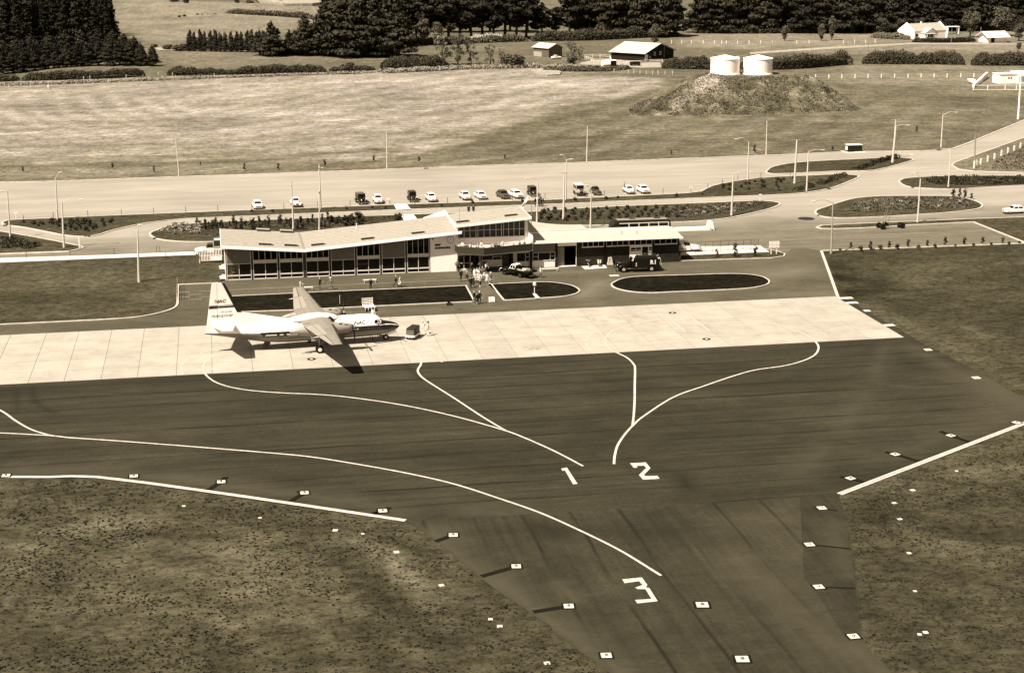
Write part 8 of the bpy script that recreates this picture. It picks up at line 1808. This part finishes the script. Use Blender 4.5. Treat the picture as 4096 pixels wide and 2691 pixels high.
for x,l in ((3804,'thin pole in front of the farmhouse hedge'),(3920,'thin pole left of the garage'),(3085,'thin pole left of the plume-shaped trees'),(3472,'thin pole on the pasture left of the farmhouse'),(2656,'tall thin pole at the barn corner')):
    y={3804:173,3920:165,3085:206,3472:206,2656:236}[x]; p=at(x,y); q=MB(); q.tube([(0,0,0),(0,0,6)],[.14,.1],6); tag(q.build('service_pole',WOOD,loc=(p.x,p.y,0)),l,'pole')
flat('farm_track',AP([(3000,218),(3300,198),(3650,178),(4096,180),(4096,176),(3650,172),(3300,190),(3000,210)]),.04,mat('pale_gravel',.38))
flat('pasture_track',AP([(1010,-20),(1045,15),(1110,28),(1200,30),(1200,24),(1120,20),(1065,5),(1040,-20)]),2.5,mat('pale_gravel',.38),thick=3)
flat('stream_bank',AP([(1130,10),(1180,4),(1320,2),(1330,20),(1250,30),(1140,32)]),2.4,mat('rubble',.26),thick=3)
flat('stream_bank',AP([(610,196),(680,186),(760,196),(760,205),(700,202),(640,204)]),.25,mat('rubble',.26),thick=.3)
# white station building with terrace at the right edge
p=at(4040,336); q0=at(3998,336); t=thing('station_building','small flat-roofed white building with two square windows at the right edge','building',(q0.x,q0.y,0))
q=MB(); q.box(0,6.2,0,5,0,3.0); q.box(6.2,12,-.5,5,0,3.6); q.box(6.5,12.2,-1.2,-.6,2.4,3.7); q.build('wall',WALLW,t); 
for x in (2.9,3.75): q=MB(); q.box(x,x+.42,-.05,-.01,1.55,2.1); q.build('window',GLASS,t)
q=MB(); q.box(6.4,7.3,-.56,-.51,.5,2.2); q.build('doorway',MGREY,t)
q=MB(); q.box(-.2,6.4,-.2,5.2,3.0,3.12); q.build('roof',WALLW,t)
yard('white-railed terrace fence in front of the station building',[(3893,361),(3950,361),(4020,361),(4110,361)],1.6,WALLW,(.93,.1))
a,b=at(3893,350),at(3947,312); t=thing('ramp_wall','white slanting ramp wall rising beside the small boat','wall',tuple(a)); d=b-a; q=MB(); nn=Vector((-d.y,d.x,0)).normalized()*.35
q.hexa([(-nn.x,-nn.y,0),(d.x-nn.x,d.y-nn.y,0),(d.x+nn.x,d.y+nn.y,0),(nn.x,nn.y,0)],[(-nn.x,-nn.y,.9),(d.x-nn.x,d.y-nn.y,1.9),(d.x+nn.x,d.y+nn.y,1.9),(nn.x,nn.y,.9)]); q.build('wall_panel',WALLW,t)
p=at(3882,334); t=thing('small_boat','small white dinghy hull propped on the grass by the ramp wall','boat',(p.x,p.y,0),R(80)); q=MB(); secs=[]
for x,w,k in ((-2,1.0,.25),(-1,1.15,.1),(.3,1.1,.1),(1.4,.7,.2),(2.1,.08,.6)): secs.append([(x,-w,1.35),(x,-w*.75,.55),(x,0,k),(x,w*.75,.55),(x,w,1.35),(x,w*.85,1.35),(x,0,.75),(x,-w*.85,1.35)])
q.loft(secs); q.build('hull',WALLW,t); q=MB(); q.box(-.6,-.2,-.95,.95,1.1,1.16); q.build('thwart',WOOD,t)
# low dark shelter by the entrance road
p=at(3420,609); t=thing('low_shelter','low dark box shelter with pale lid on a pale slab by the far kerb','shelter',(p.x,p.y,0)); q=MB(); q.box(-1.7,1.7,0,1.9,.05,1.55); q.build('box',DWALL,t); q=MB(); q.box(-1.8,1.8,-.1,2.0,1.55,1.68); q.build('lid',OFFW,t); q=MB(); q.box(-2.6,2.4,-1.0,2.2,0,.06); q.build('slab',PAVE,t); q=MB(); q.box(-1.73,-1.705,.4,1.5,.4,1.3); q.build('panel',WALLW,t)
p=at(194,360,0); person('distant person in pale clothes at the far left field edge',194,361,'stand',-90,.7,.7,h=1.5,z=.02) if False else person('distant person in white at the left field edge',194,361,'stand',-90,.75,.7,h=1.05,z=.02)
# tussocks of the near rough grass: one uncountable mass each side
def tussocks(name,label,poly,n,seed,m):
    P=[at(*p) for p in poly]; rg=np.random.RandomState(seed); xs_=[p.x for p in P]; ys_=[p.y for p in P]
    X=rg.uniform(min(xs_),max(xs_),n*3); Y=rg.uniform(min(ys_),max(ys_),n*3); k=inpoly(X,Y,P); X,Y=X[k],Y[k]
    d=np.array([noise.noise((a*.10,b*.16,4))+.6*noise.noise((a*.5,b*.7,6)) for a,b in zip(X,Y)]); k=rg.rand(len(X))<np.clip(.28+d*.6,.04,1); X,Y=X[k][:n],Y[k][:n]; nn=len(X)
    V=[];a=rg.rand(nn)*math.pi; s=rg.uniform(.04,.15,nn); h=rg.uniform(.03,.10,nn)
    for r_ in (0,math.pi/3,2*math.pi/3):
        cx,sy=np.cos(a+r_)*s,np.sin(a+r_)*s; lx,ly=rg.normal(0,.05,nn),rg.normal(0,.05,nn)
        V.append(np.stack([np.stack([X-cx,Y-sy,np.zeros(nn)],1),np.stack([X+cx,Y+sy,np.zeros(nn)],1),np.stack([X+cx*.7+lx,Y+sy*.7+ly,h],1),np.stack([X-cx*.7+lx,Y-sy*.7+ly,h],1)],1).reshape(-1,3))
    V=np.concatenate(V); ob=bpy.data.objects.new(name,leafmesh(name,V,np.arange(len(V)).reshape(-1,4),m)); C.objects.link(ob); tag(ob,label,'grass',kind='stuff')
TG=folmat('tussock_grass',.030,.5,.3,.0)
tussocks('tussock_grass','dark tussocks of rough grass in the near left field',[(-500,1925),(390,1925),(1000,2010),(1600,2092),(1690,2140),(1890,2300),(2130,2480),(2420,2691),(2700,2950),(-800,2950)],15000,1,TG)
tussocks('tussock_grass','dark tussocks of rough grass in the near right field',[(3370,1992),(4096,1720),(4500,1560),(4700,2900),(3700,2860),(3560,2680),(3455,2550),(3445,2330),(3400,2090)],9000,2,TG)

# tell the trees of each countable row, and the ground markers, apart by their place in it
ORD=['first','second','third','fourth','fifth','sixth','seventh','eighth','ninth','tenth','eleventh','twelfth','thirteenth','fourteenth','fifteenth','sixteenth','seventeenth','eighteenth']
for grp,lab in (('tall ragged trees of the far belt left of the farm','tall ragged tree, %s from the left in the far belt left of the farm'),('tall dark trees of the belt behind the barn','tall dark tree, %s from the left in the belt behind the barn'),('tall dark trees of the belt right of the gap','tall dark tree, %s from the left in the belt behind the water tanks'),
    ('tall dark trees of the belt behind the farmhouse','tall dark tree, %s from the left in the belt behind the farmhouse'),('lower dark trees along the near side of the plantation','low dark tree, %s from the left in the front row below the plantation'),('slim trees of the short shelter belt','slim dark tree, %s from the left in the short shelter belt'),
    ('small markers in the left grass','small white ground marker, %s from the left in the near left grass'),('small markers in the right grass','small white ground marker, %s from the left in the near right grass')):
    os_=sorted([o for o in C.objects if o.parent is None and o.get('group')==grp],key=lambda o:(o.location.x-CX)/(o.location.y-CY))
    if len(os_)<=len(ORD):
        for i,o in enumerate(os_): o['label']=lab%ORD[i]
